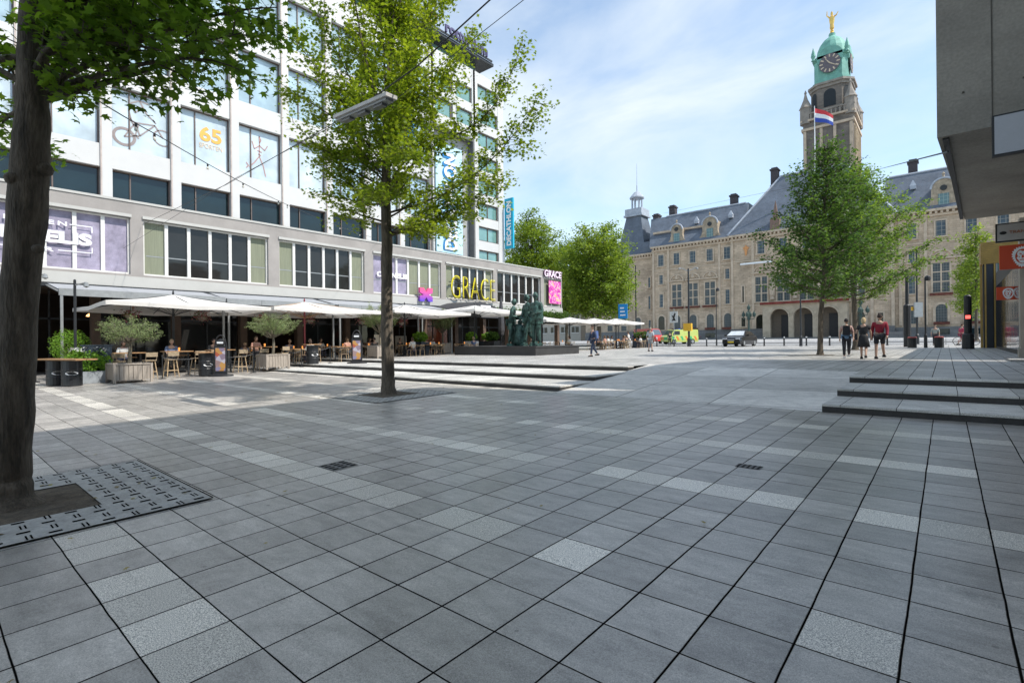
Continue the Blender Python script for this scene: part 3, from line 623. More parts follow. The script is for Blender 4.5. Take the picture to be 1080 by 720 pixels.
# stair end with small windows
zt = [26.55 - 2.30 * i for i in range(8)]
w.box(XW - .95, XW, 34.95, 35.55, 9, 27.6); w.box(XW - .95, XW, 38.45, S1, 9, 27.6)
for i, z in enumerate(zt): w.box(XW - .95, XW - .03, 35.5, 38.5, z, (zt[i - 1] - 1.42) if i else 27.6)
w.box(XW - .95, XW - .03, 35.5, 38.5, 8.9, zt[-1] - 1.42)
for z0, z1 in ((21.9, 22.0), (23.45, 24.3), (25.75, 26.6)): w.box(XW - .95, XW - .03, 30, 35, z0, z1)
for s in (29.9, 32.5, 35.0): w.box(XW - .95, XW, s - .2, s + .2, 21, 27.6)
w.build('upper_wall', white_panel, **OR_)
# thin brown fins beside the piers
fn = MB()
for s in piers: fn.box(XW - .02, XW + .03, s - .27, s - .20, 9.4, 27.6)
fn.build('facade_fin', pmat('pale_fin', (.45, .38, .34), .6), **OR_)
def window(s0, s1, z0, z1, x, gm, frame=brownframe, mull=(), bars=(), fw=.07, depth=.10, name='window', nm='pane', split=None):
    b = MB()
    b.box(x, x + depth, s0, s0 + fw, z0, z1); b.box(x, x + depth, s1 - fw, s1, z0, z1); b.box(x, x + depth, s0 + fw, s1 - fw, z0, z0 + fw); b.box(x, x + depth, s0 + fw, s1 - fw, z1 - fw, z1)
    for q in mull: b.box(x + .005, x + depth - .005, q - .03, q + .03, z0 + fw, z1 - fw)
    for q in bars: b.box(x + .01, x + depth - .01, s0 + fw, s1 - fw, q - .025, q + .025)
    f = b.build(name, frame, **OR_)
    p = MB(); p.box(x - .02, x + .015, s0 + fw * .5, s1 - fw * .5, z0 + fw * .5, z1 - fw * .5); g_ = p.build(nm, gm, f, world=True)
    return f
XG = XW - .42
for i, s in enumerate(piers[:-1]):
    a, b_ = s + .25, s + 3.02; mm = a + (b_ - a) * .31
    window(a, b_, 9.2, 11.12, XG, tealglass, mull=(mm,))
    window(a, b_, 12.35, 15.75, XG, film if i not in (6, 8) else skyglass, mull=(mm,))
    window(a, b_, 17.15, 20.62, XG, skyglass, mull=(mm,))
    window(a, b_, 21.95, 25.4, XG, skyglass, mull=(mm,))
for z in zt: window(35.58, 38.42, z - 1.42, z, XG + .15, greenglass, fw=.09, mull=(37.0,))
for s in (30.1, 32.7):
    for z in (22.0, 24.3): window(s, s + 2.1, z, z + 1.45, XG + .15, greenglass, fw=.09)
# drawings and lettering on the film
ink = pmat('grey_window_print', (.30, .25, .24), .7, .1); orange = pmat('orange_window_print', (.80, .40, .08), .6, .08)
def onfilm(pts, r, s0, z0, w_, h_, nm='window_drawing', mat=ink):
    b = MB()
    for line in pts:
        q = [(XG + .035, s0 + x * w_, z0 + y * h_) for x, y in line]
        for i in range(len(q) - 1):
            a, c = np.array(q[i]), np.array(q[i + 1]); d = c - a; n_ = np.array([0, -d[2], d[1]]); n_ = n_ / (np.linalg.norm(n_) + 1e-6) * r
            b.add([a - n_, c - n_, c + n_, a + n_], [(0, 1, 2, 3)])
    return b.build(nm, mat, **OR_)
circ = lambda cx, cy, r, sy=1: [(cx + r * math.cos(t * math.pi / 10), cy + r * sy * math.sin(t * math.pi / 10)) for t in range(21)]
s7 = piers[2] + .25
onfilm([circ(.22, .22, .20, .8), circ(.22, .22, .17, .8), circ(.93, .36, .18, .8), [(.22, .22), (.42, .52), (.78, .56), (.5, .3), (.22, .22)], [(.42, .52), (.5, .3)], [(.78, .56), (.93, .36)], [(.74, .66), (.8, .6)],
        [(.35, .55), (.3, .72), (.35, .86), (.5, .94), (.66, .92)], [(.36, .8), (.42, .7), (.55, .84)], [(.5, .94), (.62, .74), (.78, .62)], [(.35, .55), (.48, .5), (.42, .3), (.48, .24)], [(.31, .6), (.42, .42)]], .035, s7 + .05, 12.45, 2.6, 3.1)
s9 = piers[4] + .25
onfilm([[(.55, .95), (.6, .86), (.56, .8), (.55, .95)], [(.56, .8), (.55, .5), (.66, .3), (.72, .08)], [(.55, .5), (.42, .34), (.28, .22)], [(.56, .74), (.42, .64), (.36, .8)], [(.56, .74), (.7, .66), (.78, .78)], [(.2, .18), (.26, .24), (.2, .3)], [(.5, .62), (.62, .6)], [(.52, .55), (.6, .52)]], .03, s9 + .1, 12.5, 2.4, 3.0, mat=pmat('pale_red_print', (.42, .24, .22), .7))
s8 = piers[3] + .25
textmesh('65', (XG + .03, s8 + 1.12, 14.05), (0, 1, 0), (0, 0, 1), 1.25, .92, .01, orange, 'window_number', off, bold=.03)
textmesh('SPORTEN', (XG + .03, s8 + 1.1, 13.62), (0, 1, 0), (0, 0, 1), 1.3, .30, .01, pmat('pale_orange_print', (.72, .55, .38), .6), 'window_word', off)
# penthouse
p = MB(); p.box(-58, -36.2, 20, 37.2, 27.3, 29.35); p.build('penthouse', greenglass, **OR_)
p = MB()
for s in np.arange(20, 37.3, 1.9): p.box(-36.22, -36.12, s - .05, s + .05, 27.3, 29.35)
p.build('penthouse_mullions', greysteel, **OR_)
p = MB(); p.box(-60, -34.7, 19, 38.3, 29.35, 29.62); p.build('penthouse_roof', steel_dark, **OR_)
# podium
pd = MB(); XP = -34.0
pd.box(-60, XP - .6, -22, 48.9, 4.72, 9.2)
pd.box(XP - .6, XP, -22, 48.95, 8.68, 9.42); pd.box(XP - .6, XP - .0, -22, 48.95, 4.72, 5.40)
grp = [(-6.7, .25), (.75, 7.72), (8.32, 15.2), (15.92, 22.5), (23.3, 30.3), (30.9, 37.15), (37.75, 44.9), (45.5, 48.75)]
ed = [-22] + [x for g_ in grp for x in g_] + [48.95]
for i in range(0, len(ed), 2): pd.box(XP - .6, XP + .0, ed[i], ed[i + 1], 5.40, 8.68)
pd.build('podium_wall', podium_stone, **OR_)
pc = MB(); pc.box(XP, XP + .06, -22, 48.98, 4.70, 5.28); pc.box(XP, XP + .05, -22, 48.98, 9.34, 9.46); pc.build('podium_band', podium_light, **OR_)
bl = MB(); bl.box(XP - .5, XP + .12, -22, 48.9, 4.50, 4.70); bl.build('fascia_rail', steel_dark, **OR_)
lilac = pmat('lilac_window_graphic', (.30, .27, .36), .6, .35, 1.6, .0)
pinky = pmat('poster_magenta', (.75, .10, .38), .5, .35, 1.3, 0)
for gi, (a, b_) in enumerate(grp):
    n = 2 if gi == 7 else 6; x = XP - .30; wd_ = (b_ - a) / n
    tr_ = MB(); tr_.box(XP - .1, XP + .10, a - .05, b_ + .05, 8.52, 8.68); tr_.build('window_track', podium_light, **OR_)
    for k in range(n):
        s0, s1 = a + wd_ * k, a + wd_ * (k + 1)
        if gi == 1: gm = lilac
        elif gi == 4 and k < 3: gm = lilac
        elif gi == 4: gm = curtain
        else: gm = curtain if k in (0, n - 1) and gi != 6 else darkglass
        window(s0, s1, 5.42, 8.5, x, gm, frame=whiteframe, fw=.085, depth=.14, name='podium_window')
# interior glimpses: pendant lamps and rail inside the podium windows
r_ = MB(); r_.box(XP - .28, XP - .275, 8.5, 45, 6.5, 6.56); r_.build('inner_rail', greysteel, **OR_)
# mural sign
wt = pmat('white_sign_paint', (.85, .85, .85), .5, .03, 1, 0)
XS = XP - .13
textmesh('KITCHEN', (XS, 2.35, 7.62), (0, 1, 0), (0, 0, 1), 2.75, .22, .012, wt, 'mural_word', off, bold=.02, spacing=1.35)
textmesh('CORNELIS', (XS, .95, 6.72), (0, 1, 0), (0, 0, 1), 5.15, .62, .012, wt, 'mural_name', off, bold=.05)
textmesh('BAR', (XS, 3.25, 6.26), (0, 1, 0), (0, 0, 1), 1.35, .2, .012, wt, 'mural_word', off, bold=.02, spacing=1.3)
b = MB()
for a, c, z in ((1.0, 2.2, 7.73), (5.2, 6.1, 7.73), (1.0, 3.1, 6.36), (4.75, 6.1, 6.36)): b.box(XS, XS + .01, a, c, z - .02, z + .02)
for s in (1.0, 6.1): b.box(XS, XS + .01, s - .02, s + .02, 6.34, 6.64); b.box(XS, XS + .01, s - .02, s + .02, 7.42, 7.75)
b.build('mural_border', wt, **OR_)
textmesh('CORNELIS', (XS, 23.7, 6.75), (0, 1, 0), (0, 0, 1), 3.0, .42, .012, wt, 'mural_name', off, bold=.05)
# ground floor under the podium
gf = MB(); gf.box(-60, -38.6, -22, 48.9, -.3, 4.72); gf.build('shop_back_wall', pmat('dark_brown_interior', (.035, .026, .02), .8, .4, .7), **OR_)
gc = MB(); gc.box(-38.6, XP - .5, -22, 48.9, 4.45, 4.72); gc.build('shop_ceiling', pmat('brown_ceiling', (.10, .075, .055), .8), **OR_)
for s in list(np.arange(-1.2, 46, 3.72)) + [48.4]:
    cl = MB(); cl.box(-34.6, -34.15, s - .2, s + .2, -.2, 4.5); cl.build('shop_column', pmat('brown_column', (.12, .075, .05), .7), **OR_)
for k, s in enumerate(np.arange(-1.0, 46, 3.72)):
    b = MB(); b.box(-35.6, -35.5, s + .05, s + 3.6, 2.9, 3.0); b.box(-35.6, -35.5, s + .05, s + .12, .2, 4.45); b.box(-35.6, -35.5, s + 1.8, s + 1.88, .2, 4.45)
    f = b.build('shopfront', steel_dark, **OR_)
    if k % 3 != 1:
        b = MB(); b.box(-35.56, -35.54, s + .1, s + 3.6, .3, 4.4); b.build('pane', darkglass if k not in (7, 8) else glassmat('amber_glass%d' % k, (.30, .06, .02), .2), f, world=True)  # one pane coloured orange-red, the others dark
# dark cladding at the left end, seen beside the near trunk
b = MB()
for s in np.arange(-6, 3.4, .28): b.box(-34.0, -33.9, s, s + .2, .0, 4.4)
b.build('slatted_cladding', pmat('dark_slats', (.05, .05, .052), .7), **OR_)
b = MB(); b.box(-34.2, -34.02, -8, 3.5, .0, 4.45); b.build('end_wall', black, **OR_)
# recessed frame with the big vertical banner
b = MB(); b.box(XW - .9, XW - .6, 29.5, 34.95, 9.3, 20.9); b.build('banner_recess', pmat('grey_recess_panel', (.36, .36, .36), .7, .1, 2), **OR_)
b = MB(); b.box(XW - .6, XW + .12, 34.75, 34.95, 9.3, 20.9); b.box(XW - .6, XW + .12, 29.5, 34.75, 20.6, 20.9); b.box(XW - .6, XW + .1, 29.5, 29.7, 9.3, 20.6); b.build('banner_frame', pmat('dark_grey_frame', (.12, .12, .12), .6), **OR_)
bluew = pmat('pale_blue_banner', (.50, .74, .86), .5, .12, .5, 0); blue = pmat('banner_blue', (.01, .22, .52), .5, .06, 1, 0); cyan = pmat('cyan_banner', (.01, .38, .56), .5, .05, 1, 0)
bn = thing('vertical_banner', 'tall pale blue banner with white letters in the office block recess', 'banner', (XW - .5, 32, 9.6))
b = MB(); b.box(XW - .55, XW - .40, 30.5, 33.75, 9.7, 19.6); b.build('banner_cloth', bluew, bn, world=True)
textmesh('DECATHLON', (XW - .38, 32.85, 9.95), (0, 0, 1), (0, -1, 0), 8.8, 1.6, .06, blue, 'letter_shadow', bn, bold=.09)
textmesh('DECATHLON', (XW - .31, 32.92, 9.98), (0, 0, 1), (0, -1, 0), 8.8, 1.55, .05, wt, 'lettering', bn, bold=.03)
bs = thing('blade_sign', 'slim cyan vertical sign with white lettering at the far corner of the white office block', 'sign', (XW + .1, 39.4, 11))
b = MB(); b.box(XW + .05, XW + 1.15, 39.3, 39.5, 10.95, 16.05); b.build('sign_panel', cyan, bs, world=True)
textmesh('DECATHLON', (XW + .92, 39.29, 11.25), (0, 0, 1), (-1, 0, 0), 4.5, .62, .02, wt, 'lettering', bs, bold=.04)
bs = thing('blade_sign', 'square blue sign with a white arrow-like mark behind the foliage on the office front', 'sign', (XW + .1, 26.6, 18.2))
b = MB(); b.box(XW + .05, XW + 1.3, 26.5, 26.75, 18.1, 20.2); b.build('sign_panel', blue, bs, world=True)
b = MB(); b.slab([(0, 0), (.25, 0), (.25, .7), (.8, .7), (.8, .95), (.25, .95), (0, .7)], (XW + .3, 26.49, 18.6), (1, 0, 0), (0, 0, 1), (0, -1, 0), 0, .02); b.build('sign_mark', wt, bs, world=True)
rs = thing('rooftop_sign', 'dark lettering with an orange ring standing on the roof edge of the office block', 'sign', (-34, 33, 29.85))
textmesh('rotterdam', (-34.6, 31.6, 29.8), (0, 1, 0), (0, 0, 1), 5.6, 1.0, .15, pmat('indigo_letters', (.06, .05, .13), .5), 'lettering', rs, bold=.03)
b = MB(); pts = [(-34.55, 30.0 + .5 * math.cos(t), 30.4 + .5 * math.sin(t)) for t in np.linspace(0, 2 * math.pi, 21)]; b.tube(pts, .13, 6); b.build('ring', pmat('orange_ring', (.75, .22, .05), .5), rs, world=True)
b = MB(); b.box(-34.66, -34.58, 29, 38, 29.62, 29.8); b.build('sign_rail', steel_dark, rs, world=True)
# restaurant signs
yel = pmat('yellow_sign_letters', (.85, .74, .02), .4, .04, 1, 0, emis=(.85, .72, .02), estr=.25)
gs = thing('restaurant_sign', 'large yellow wall lettering reading GRACE over the podium windows', 'sign', (XP + .1, 31, 5.5))
textmesh('GRACE', (XP + .24, 31.25, 5.45), (0, 1, 0), (0, 0, 1), 5.8, 1.95, .14, pmat('dark_yellow_sides', (.35, .30, .02), .5), 'letter_sides', gs, bold=-.03)
textmesh('GRACE', (XP + .32, 31.22, 5.57), (0, 1, 0), (0, 0, 1), 5.8, 1.95, .05, yel, 'lettering', gs, bold=-.038)
b = MB(); b.box(XP + .02, XP + .08, 31.2, 37, 5.6, 5.66); b.box(XP + .02, XP + .08, 31.2, 37, 6.9, 6.96); b.build('sign_rail', steel_dark, gs, world=True)
gs = thing('restaurant_sign', 'small pinkish white lettering reading GRACE at the far podium end', 'sign', (XP + .1, 45.5, 8.6))
textmesh('GRACE', (XP + .10, 45.3, 8.62), (0, 1, 0), (0, 0, 1), 3.35, .88, .10, pmat('plum_letter_sides', (.12, .03, .09), .5), 'letter_sides', gs, bold=.08)
textmesh('GRACE', (XP + .17, 45.36, 8.68), (0, 1, 0), (0, 0, 1), 3.2, .76, .05, pmat('pink_white_letters', (.85, .72, .80), .5, .03, 1, 0), 'lettering', gs, bold=.02)
b = MB()
po = thing('poster', 'magenta and orange poster hung at the far end of the podium', 'poster', (XP + .1, 47, 5.8))
b.box(XP + .04, XP + .10, 46.3, 48.6, 5.75, 8.30)
def postermat():
    m = bpy.data.materials.new('poster_print'); t, bb = nodes_of(m); tcn = t.nodes.new('ShaderNodeTexCoord'); n = t.nodes.new('ShaderNodeTexNoise'); n.inputs['Scale'].default_value = 1.6; n.inputs['Detail'].default_value = 2; n.inputs['Distortion'].default_value = 1.5
    L(t, tcn.outputs['Object'], n.inputs['Vector']); r = t.nodes.new('ShaderNodeValToRGB'); r.color_ramp.interpolation = 'CONSTANT'
    e = r.color_ramp.elements; e[0].position = 0; e[0].color = (.45, .03, .30, 1); e[1].position = .45; e[1].color = (.80, .12, .42, 1)
    q = e.new(.54); q.color = (.85, .45, .55, 1); q = e.new(.6); q.color = (.85, .38, .12, 1)
    L(t, n.outputs['Fac'], r.inputs[0]); L(t, r.outputs[0], bb.inputs['Base Color']); return m
b.build('poster_sheet', postermat(), po, world=True)
b = MB(); lg = thing('wall_emblem', 'pink and violet cross-shaped emblem mounted on the podium beside the yellow letters', 'sign', (XP + .1, 28.3, 5))
X_ = [(0, .95), (0, .64), (.34, .5), (0, .36), (0, 0), (.36, 0), (.57, .33), (.78, 0), (1.15, 0), (1.15, .36), (.80, .5), (1.15, .64), (1.15, 1), (.78, 1), (.57, .68), (.36, 1), (0, 1)]
b.slab([(x * 1.2, y * 1.15) for x, y in X_], (XP + .15, 27.62, 4.98), (0, 1, 0), (0, 0, 1), (1, 0, 0), 0, .22)
mg = bpy.data.materials.new('pink_violet_gradient'); t, bb = nodes_of(mg); tcn = t.nodes.new('ShaderNodeTexCoord'); sp = t.nodes.new('ShaderNodeSeparateXYZ'); L(t, tcn.outputs['Object'], sp.inputs[0])
cr2 = t.nodes.new('ShaderNodeValToRGB'); cr2.color_ramp.elements[0].color = (.10, .06, .55, 1); cr2.color_ramp.elements[1].color = (.80, .10, .25, 1); L(t, sp.outputs['Z'], cr2.inputs[0]); L(t, cr2.outputs[0], bb.inputs['Base Color'])
b.build('emblem_body', mg, lg, world=True)
# black barrel canopy over the entrance
bc = thing('entrance_canopy', 'black arched canopy over the restaurant entrance below the yellow letters', 'canopy', (XP + .1, 32.4, 3.9))
b = MB(); arc = [(32.4 + 3.3 * math.cos(t), 3.75 + 1.35 * math.sin(t)) for t in np.linspace(0, math.pi, 15)]
for i in range(14):
    (a0, z0), (a1, z1) = arc[i], arc[i + 1]
    b.quad((XP, a0, z0), (XP + 2.6, a0, z0 - .1), (XP + 2.6, a1, z1 - .1), (XP, a1, z1)); b.quad((XP, a0, z0 - .05), (XP, a1, z1 - .05), (XP + 2.6, a1, z1 - .15), (XP + 2.6, a0, z0 - .15))
b.add([(XP + 2.6, a, z - .1) for a, z in arc] + [(XP + 2.6, 32.4, 3.65)], [tuple([i, i + 1, 15]) for i in range(14)])
b.build('canopy_shell', pmat('black_canvas', (.05, .05, .055), .7, .2), bc, world=True)
b = MB(); b.box(XP + 2.62, XP + 2.64, 32.6, 33.9, 4.2, 4.75); b.build('canopy_logo', wt, bc, world=True)

# ------------------------------------------------------------------ city hall
HB = 1.5
hall = thing('city_hall', 'long sandstone city hall with steep slate roofs and a tall clock tower', 'building', (-23, 130, HB))
HR = dict(parent=hall, world=True)
w = MB()
w.box(-60.4, -39.7, 130, 150, HB, 26.2); w.box(-39.75, -7.9, 129.2, 151, HB, 26.2); w.box(-7.95, 40, 130, 150, HB, 26.2); w.box(-84, -60.35, 133.5, 150, HB, 25.4)
w.build('facade_wall', sandstone, **HR)
for a in ((-60.5, -39.92, 129.8, 130.1, 3.9), (-39.9, -32.3, 128.95, 129.3, 3.9), (-15.2, -7.82, 128.95, 129.3, 3.9), (-7.8, 40, 129.75, 130.1, 3.5), (-84, -60.52, 133.2, 133.6, 3.9)):
    w = MB(); w.box(*a[:4], HB - .3, a[4]); w.build('base_course', greybase, **HR)
c = MB()
def cornice(x0, x1, y, z=26.2):
    c.box(x0 - .1, x1 + .1, y - .35, y + .2, z - 1.0, z - .55); c.box(x0 - .25, x1 + .25, y - .85, y + .2, z - .1, z + .35)
    for x in np.arange(x0 + .3, x1, .85): c.box(x, x + .4, y - .68, y, z - .55, z - .1)
cornice(-60.4, -39.9, 130); cornice(-39.7, -7.95, 129.2); cornice(-7.7, 40, 130); cornice(-84, -60.8, 133.5, 25.4)
for x0, x1, y in ((-60.4, -39.8, 130), (-39.7, -7.9, 129.2), (-7.8, 40, 130)):
    c.box(x0, x1, y - .12, y + .1, 20.0, 20.25); c.box(x0, x1, y - .1, y + .1, 9.35, 9.6)
c.build('cornice', sandtrim, **HR)
for x, y in ((-60.4, 130), (-56.2, 130), (-43.0, 130), (-39.7, 129.2), (-35.0, 129.2), (-11.9, 129.2), (-8.4, 129.2), (-7.2, 130), (-3.2, 130)):
    q = MB(); q.box(x, x + .55, y - .18, y, HB + 2.4, 25.2); q.build('pilaster', sandtrim, **HR)
# roofs
rf = MB()
def hip(x0, x1, y0, y1, z0, zr, inl, inr, ins=7.5, ov=.6):
    x0 -= ov; x1 += ov; y0 -= ov; ym0, ym1 = y0 + ins, y1 - ins
    v = [(x0, y0, z0), (x1, y0, z0), (x1, y1, z0), (x0, y1, z0), (x0 + inl, ym0, zr), (x1 - inr, ym0, zr), (x1 - inr, ym1, zr), (x0 + inl, ym1, zr)]
    rf.add(v, [(0, 1, 5, 4), (1, 2, 6, 5), (2, 3, 7, 6), (3, 0, 4, 7), (4, 5, 6, 7), (0, 3, 2, 1)])
hip(-60.4, -38, 130, 150, 26.5, 35.7, -2.4, 0, 6.5); hip(-9, 40, 130, 150, 26.5, 35.7, 0, 2, 6.5); hip(-39.7, -7.95, 129.2, 151, 26.6, 41.2, 9.8, 9.8, 9.5)
hip(-84, -61, 133.5, 150, 25.7, 31, 2, 0, 6)
rf.build('roof', slate, **HR)
ld = MB()
ld.tube([(-40.3, 128.6, 26.7), (-30.5, 138.1, 41.25)], .28, 5); ld.tube([(-7.35, 128.6, 26.7), (-17.1, 138.1, 41.25)], .28, 5)
ld.tube([(-58.8, 135.9, 35.75), (-38, 135.9, 35.75)], .22, 5); ld.tube([(-9, 135.9, 35.75), (38, 135.9, 35.75)], .22, 5); ld.tube([(-30.5, 138.1, 41.25), (-17.1, 138.1, 41.25)], .25, 5)
ld.build('ridge_lead', lead, **HR)
gt = MB(); gt.box(-60.9, -46, 131.6, 132.1, 30.4, 30.9); gt.build('roof_gutter', sandtrim, **HR)
def chimney(x, y, z0, z1, w_=1.55):
    b = MB(); b.box(x - w_ / 2, x + w_ / 2, y - 1, y + 1, z0, z1 - .7); b.box(x - w_ / 2 - .2, x + w_ / 2 + .2, y - 1.2, y + 1.2, z1 - .7, z1 - .35); b.box(x - w_ / 2 + .1, x + w_ / 2 - .1, y - .9, y + .9, z1 - .35, z1)
    b.box(x - w_ / 2 - .15, x + w_ / 2 + .15, y - 1.15, y + 1.15, z0 - .3, z0 + .3, 1); b.build('chimney', [pmat('dark_chimney_brick', (.06, .05, .055), .8), lead], **HR)
for u, v0, v1, y in ((693, 233, 226, 137), (710, 229, 217, 138), (774.5, 219, 205, 138), (817.5, 193, 177.5, 139), (963, 188, 169, 138)):
    a = onY(u, v0, y); b_ = onY(u, v1, y); chimney(a[0], y, a[2] - (6 if u < 700 else 1), b_[2])
def roofvent(x, y, z):
    b = MB(); b.box(x - .5, x + .5, y - .6, y + 1, z, z + .7); b.lathe([(.8, .7), (.1, 1.9)], (x, y, z), 4, rot=math.pi / 4); b.build('roof_vent', lead, **HR)
for u, v, y in ((771, 230, 133), (801, 229, 133), (735, 236, 133), (963, 200, 133)): a = onY(u, v, y); roofvent(a[0], y, a[2])
def dormer(cx, y, h=5.9, w_=3.5):
    b = MB(); hw = w_ / 2; z = 26.5
    prof = [(-hw - 1.1, 0), (hw + 1.1, 0), (hw + .75, .9), (hw + .25, 1.5), (hw, 2.4), (hw, h - hw)] + [(hw * math.cos(t), h - hw + hw * math.sin(t)) for t in np.linspace(.15, math.pi - .15, 11)] + [(-hw, h - hw), (-hw, 2.4), (-hw - .25, 1.5), (-hw - .75, .9)]
    b.slab(prof, (cx, y + .4, z), (1, 0, 0), (0, 0, 1), (0, -1, 0), -.7, .3)
    b.box(cx - hw + .1, cx + hw - .1, y + .8, y + 4, z, z + h - hw * .6)
    b.lathe([(.35, 0), (.12, .6), (.3, .8), (.05, 1.2)], (cx, y + .2, z + h), 6)
    d = b.build('dormer', pmat('weathered_dormer_stone', (.36, .29, .21), .85, .45, 1.2, .4), **HR)
    r = MB(); pts = [(cx + (hw + .05) * math.cos(t), y + .0, z + h - hw + (hw + .05) * math.sin(t)) for t in np.linspace(0, math.pi, 13)]; r.tube(pts, .2, 5); r.build('arched_gable', lead, d, world=True)
    g_ = MB(); g_.box(cx - .8, cx + .8, y + .03, y + .12, z + .6, z + 2.9); g_.build('window', hallgreen, d, world=True)
    g_ = MB(); g_.lathe([(.02, 0), (.55, 0), (.55, .1), (.02, .1)], (0, 0, 0), 12); g_.v = [(cx + x, y + .02 - zz, z + 4.0 + yy) for x, yy, zz in g_.v]; g_.build('round_window', darkglass, d, world=True)
    return d
for cx, y, h, w_ in ((-53.6, 129.9, 5.3, 3.1), (-45.0, 129.9, 5.9, 3.8), (-.1, 129.9, 5.9, 3.8), (9.0, 129.9, 5.3, 3.1)): dormer(cx, y, h, w_)
# brick spirelet at the centre block gable
b = MB(); b.box(-30.8, -28.8, 128.6, 131, 26.5, 29.2); b.lathe([(.8, 0), (.6, 1.2), (.08, 4.2)], (-29.8, 129.6, 29.2), 4, rot=math.pi / 4); b.build('gable_pinnacle', pmat('red_brown_brick', (.20, .13, .10), .8), **HR)
# windows of the hall
def hwin(cx, z0, z1, w_, y, glass, mull=0, bars=(), lintel=False, box=False, nm='window', sur=.28):
    b = MB(); hw = w_ / 2; pr = .16
    b.box(cx - hw - sur, cx - hw, y - pr, y, z0 - .1, z1 + sur); b.box(cx + hw, cx + hw + sur, y - pr, y, z0 - .1, z1 + sur); b.box(cx - hw, cx + hw, y - pr, y, z1, z1 + sur)
    b.box(cx - hw - sur - .12, cx + hw + sur + .12, y - pr - .2, y, z0 - .35, z0 - .1)
    for k in range(mull): x = cx - hw + w_ * (k + 1) / (mull + 1); b.box(x - .13, x + .13, y - pr + .02, y, z0 - .1, z1)
    for q_ in bars: b.box(cx - hw, cx + hw, y - pr + .03, y, q_ - .1, q_ + .1)
    if lintel: b.box(cx - hw - .4, cx + hw + .4, y - pr - .15, y, z1 + sur, z1 + sur + .22)
    f = b.build(nm, sandtrim, **HR)
    p_ = MB(); p_.box(cx - hw, cx + hw, y - .06, y, z0 - .1, z1); p_.build('pane', glass, f, world=True)
    if box:
        q_ = MB(); q_.box(cx - hw - .5, cx + hw + .5, y - .8, y - .1, z0 - .75, z0 - .25)
        q_.build('flower_box', pmat('dark_red_flowers', (.14, .045, .03), .9, .6, 3, .8), f, world=True)
    return f
def lunette(cx, z0, w_, y):
    b = MB(); hw = w_ / 2
    for r, t_, k in ((hw, .22, .22), (hw * .62, .12, .12)):
        pts = [(cx + r * math.cos(t), y - .05, z0 + r * .82 * math.sin(t)) for t in np.linspace(0, math.pi, 13)]; b.tube(pts, t_, 5)
    b.box(cx - hw - .5, cx + hw + .5, y - .4, y, z0 - .35, z0 - .05); b.lathe([(.5, -.3), (.6, .3), (.1, .9)], (cx, y, z0 + .5), 6)
    b.build('lunette', sandtrim, **HR)
def arched(cx, z0, z1, w_, y, glass, box=True, nm='window'):
    hw = w_ / 2; zs = z1 - hw; b = MB(); k = 9
    ts = np.linspace(0, math.pi, k); o_ = hw + .42
    b.box(cx - o_, cx - hw, y - .16, y, z0, zs); b.box(cx + hw, cx + o_, y - .16, y, z0, zs)
    for i in range(k - 1):
        a, c_ = ts[i], ts[i + 1]; P_ = lambda r, t, yy: (cx + r * math.cos(t), yy, zs + r * math.sin(t))
        b.add([P_(hw, a, y - .16), P_(o_, a, y - .16), P_(o_, c_, y - .16), P_(hw, c_, y - .16), P_(hw, a, y), P_(o_, a, y), P_(o_, c_, y), P_(hw, c_, y)], [(0, 3, 2, 1), (0, 4, 7, 3), (1, 2, 6, 5)])
    f = b.build(nm, sandtrim, **HR)
    p_ = MB(); p_.slab([(-hw, 0), (hw, 0)] + [(hw * math.cos(t), zs - z0 + hw * math.sin(t)) for t in ts], (cx, y, z0), (1, 0, 0), (0, 0, 1), (0, -1, 0), 0, .06); p_.build('pane', glass, f, world=True)
    if box:
        q_ = MB(); q_.box(cx - hw - .35, cx + hw + .35, y - .75, y - .1, z0 - .25, z0 + .25); q_.build('flower_box', MATS['dark_red_flowers'], f, world=True)
MATS['dark_red_flowers'] = pmat('dark_red_flowers', (.14, .045, .03), .9, .6, 3, .8)
LW = [-53.65, -49.4, -45.05]; RW = [-.6, 3.85, 8.2]
for cx in LW + RW:
    hwin(cx, 10.35, 15.95, 2.5, 130, hallglass, 1, (12.3, 14.2), True, True); lunette(cx, 17.1, 3.4, 130)
for cx in [-57.95, -53.65, -49.4, -45.05, -40.8, -5.1, -.6, 3.85, 8.2, 12.5]:
    yy = 130; hwin(cx, 21.3, 24.2, 1.5, yy, hallglass2)
    arched(cx, 4.2, 7.9, 1.75, yy, hallglass if cx not in (-57.95,) else darkglass, cx not in (-57.95, -5.1))
for cx in (-57.95, -40.8, -5.1, 12.5):
    hwin(cx, 10.3, 13.7, .95, 130, hallglass2, 0, (), True); hwin(cx, 16.5, 18.8, .95, 130, hallglass2, 0, (), True)
for cx in (-32.9, -28.2, -23.5, -18.8, -14.1): hwin(cx, 10.3, 16.05, 2.55, 129.2, hallglass, 1, (12.2, 14.2))
for cx in (-32.9, -28.2, -23.5, -18.8, -14.1): hwin(cx, 21.6, 24.5, 1.5, 129.2, hallglass2); lunette(cx, 17.2, 3.3, 129.2)
for cx in (-36.95, -10.2): hwin(cx, 10.4, 14.2, .35, 129.2, darkglass)
for cx in (-36.95, -10.2): hwin(cx, 4.6, 6.6, .9, 129.2, darkglass)
for cx, z in ((-63.0, 10.2), (-63.0, 16.3), (-63.0, 4.4)): hwin(cx, z, z + (2.6 if z != 10.2 else 3.6), .6, 133.5, hallglass2)
hwin(-70.5, 10.2, 15.5, 2.6, 133.5, hallglass, 1, (12.2, 14)); hwin(-76, 10.2, 15.5, 2.6, 133.5, hallglass, 1, (12.2, 14)); hwin(-70.5, 21, 24, 1.5, 133.5, hallglass2)
for cx in (-66.5, -71, -75.5): arched(cx, 4.2, 7.9, 1.7, 133.5, hallglass, False)
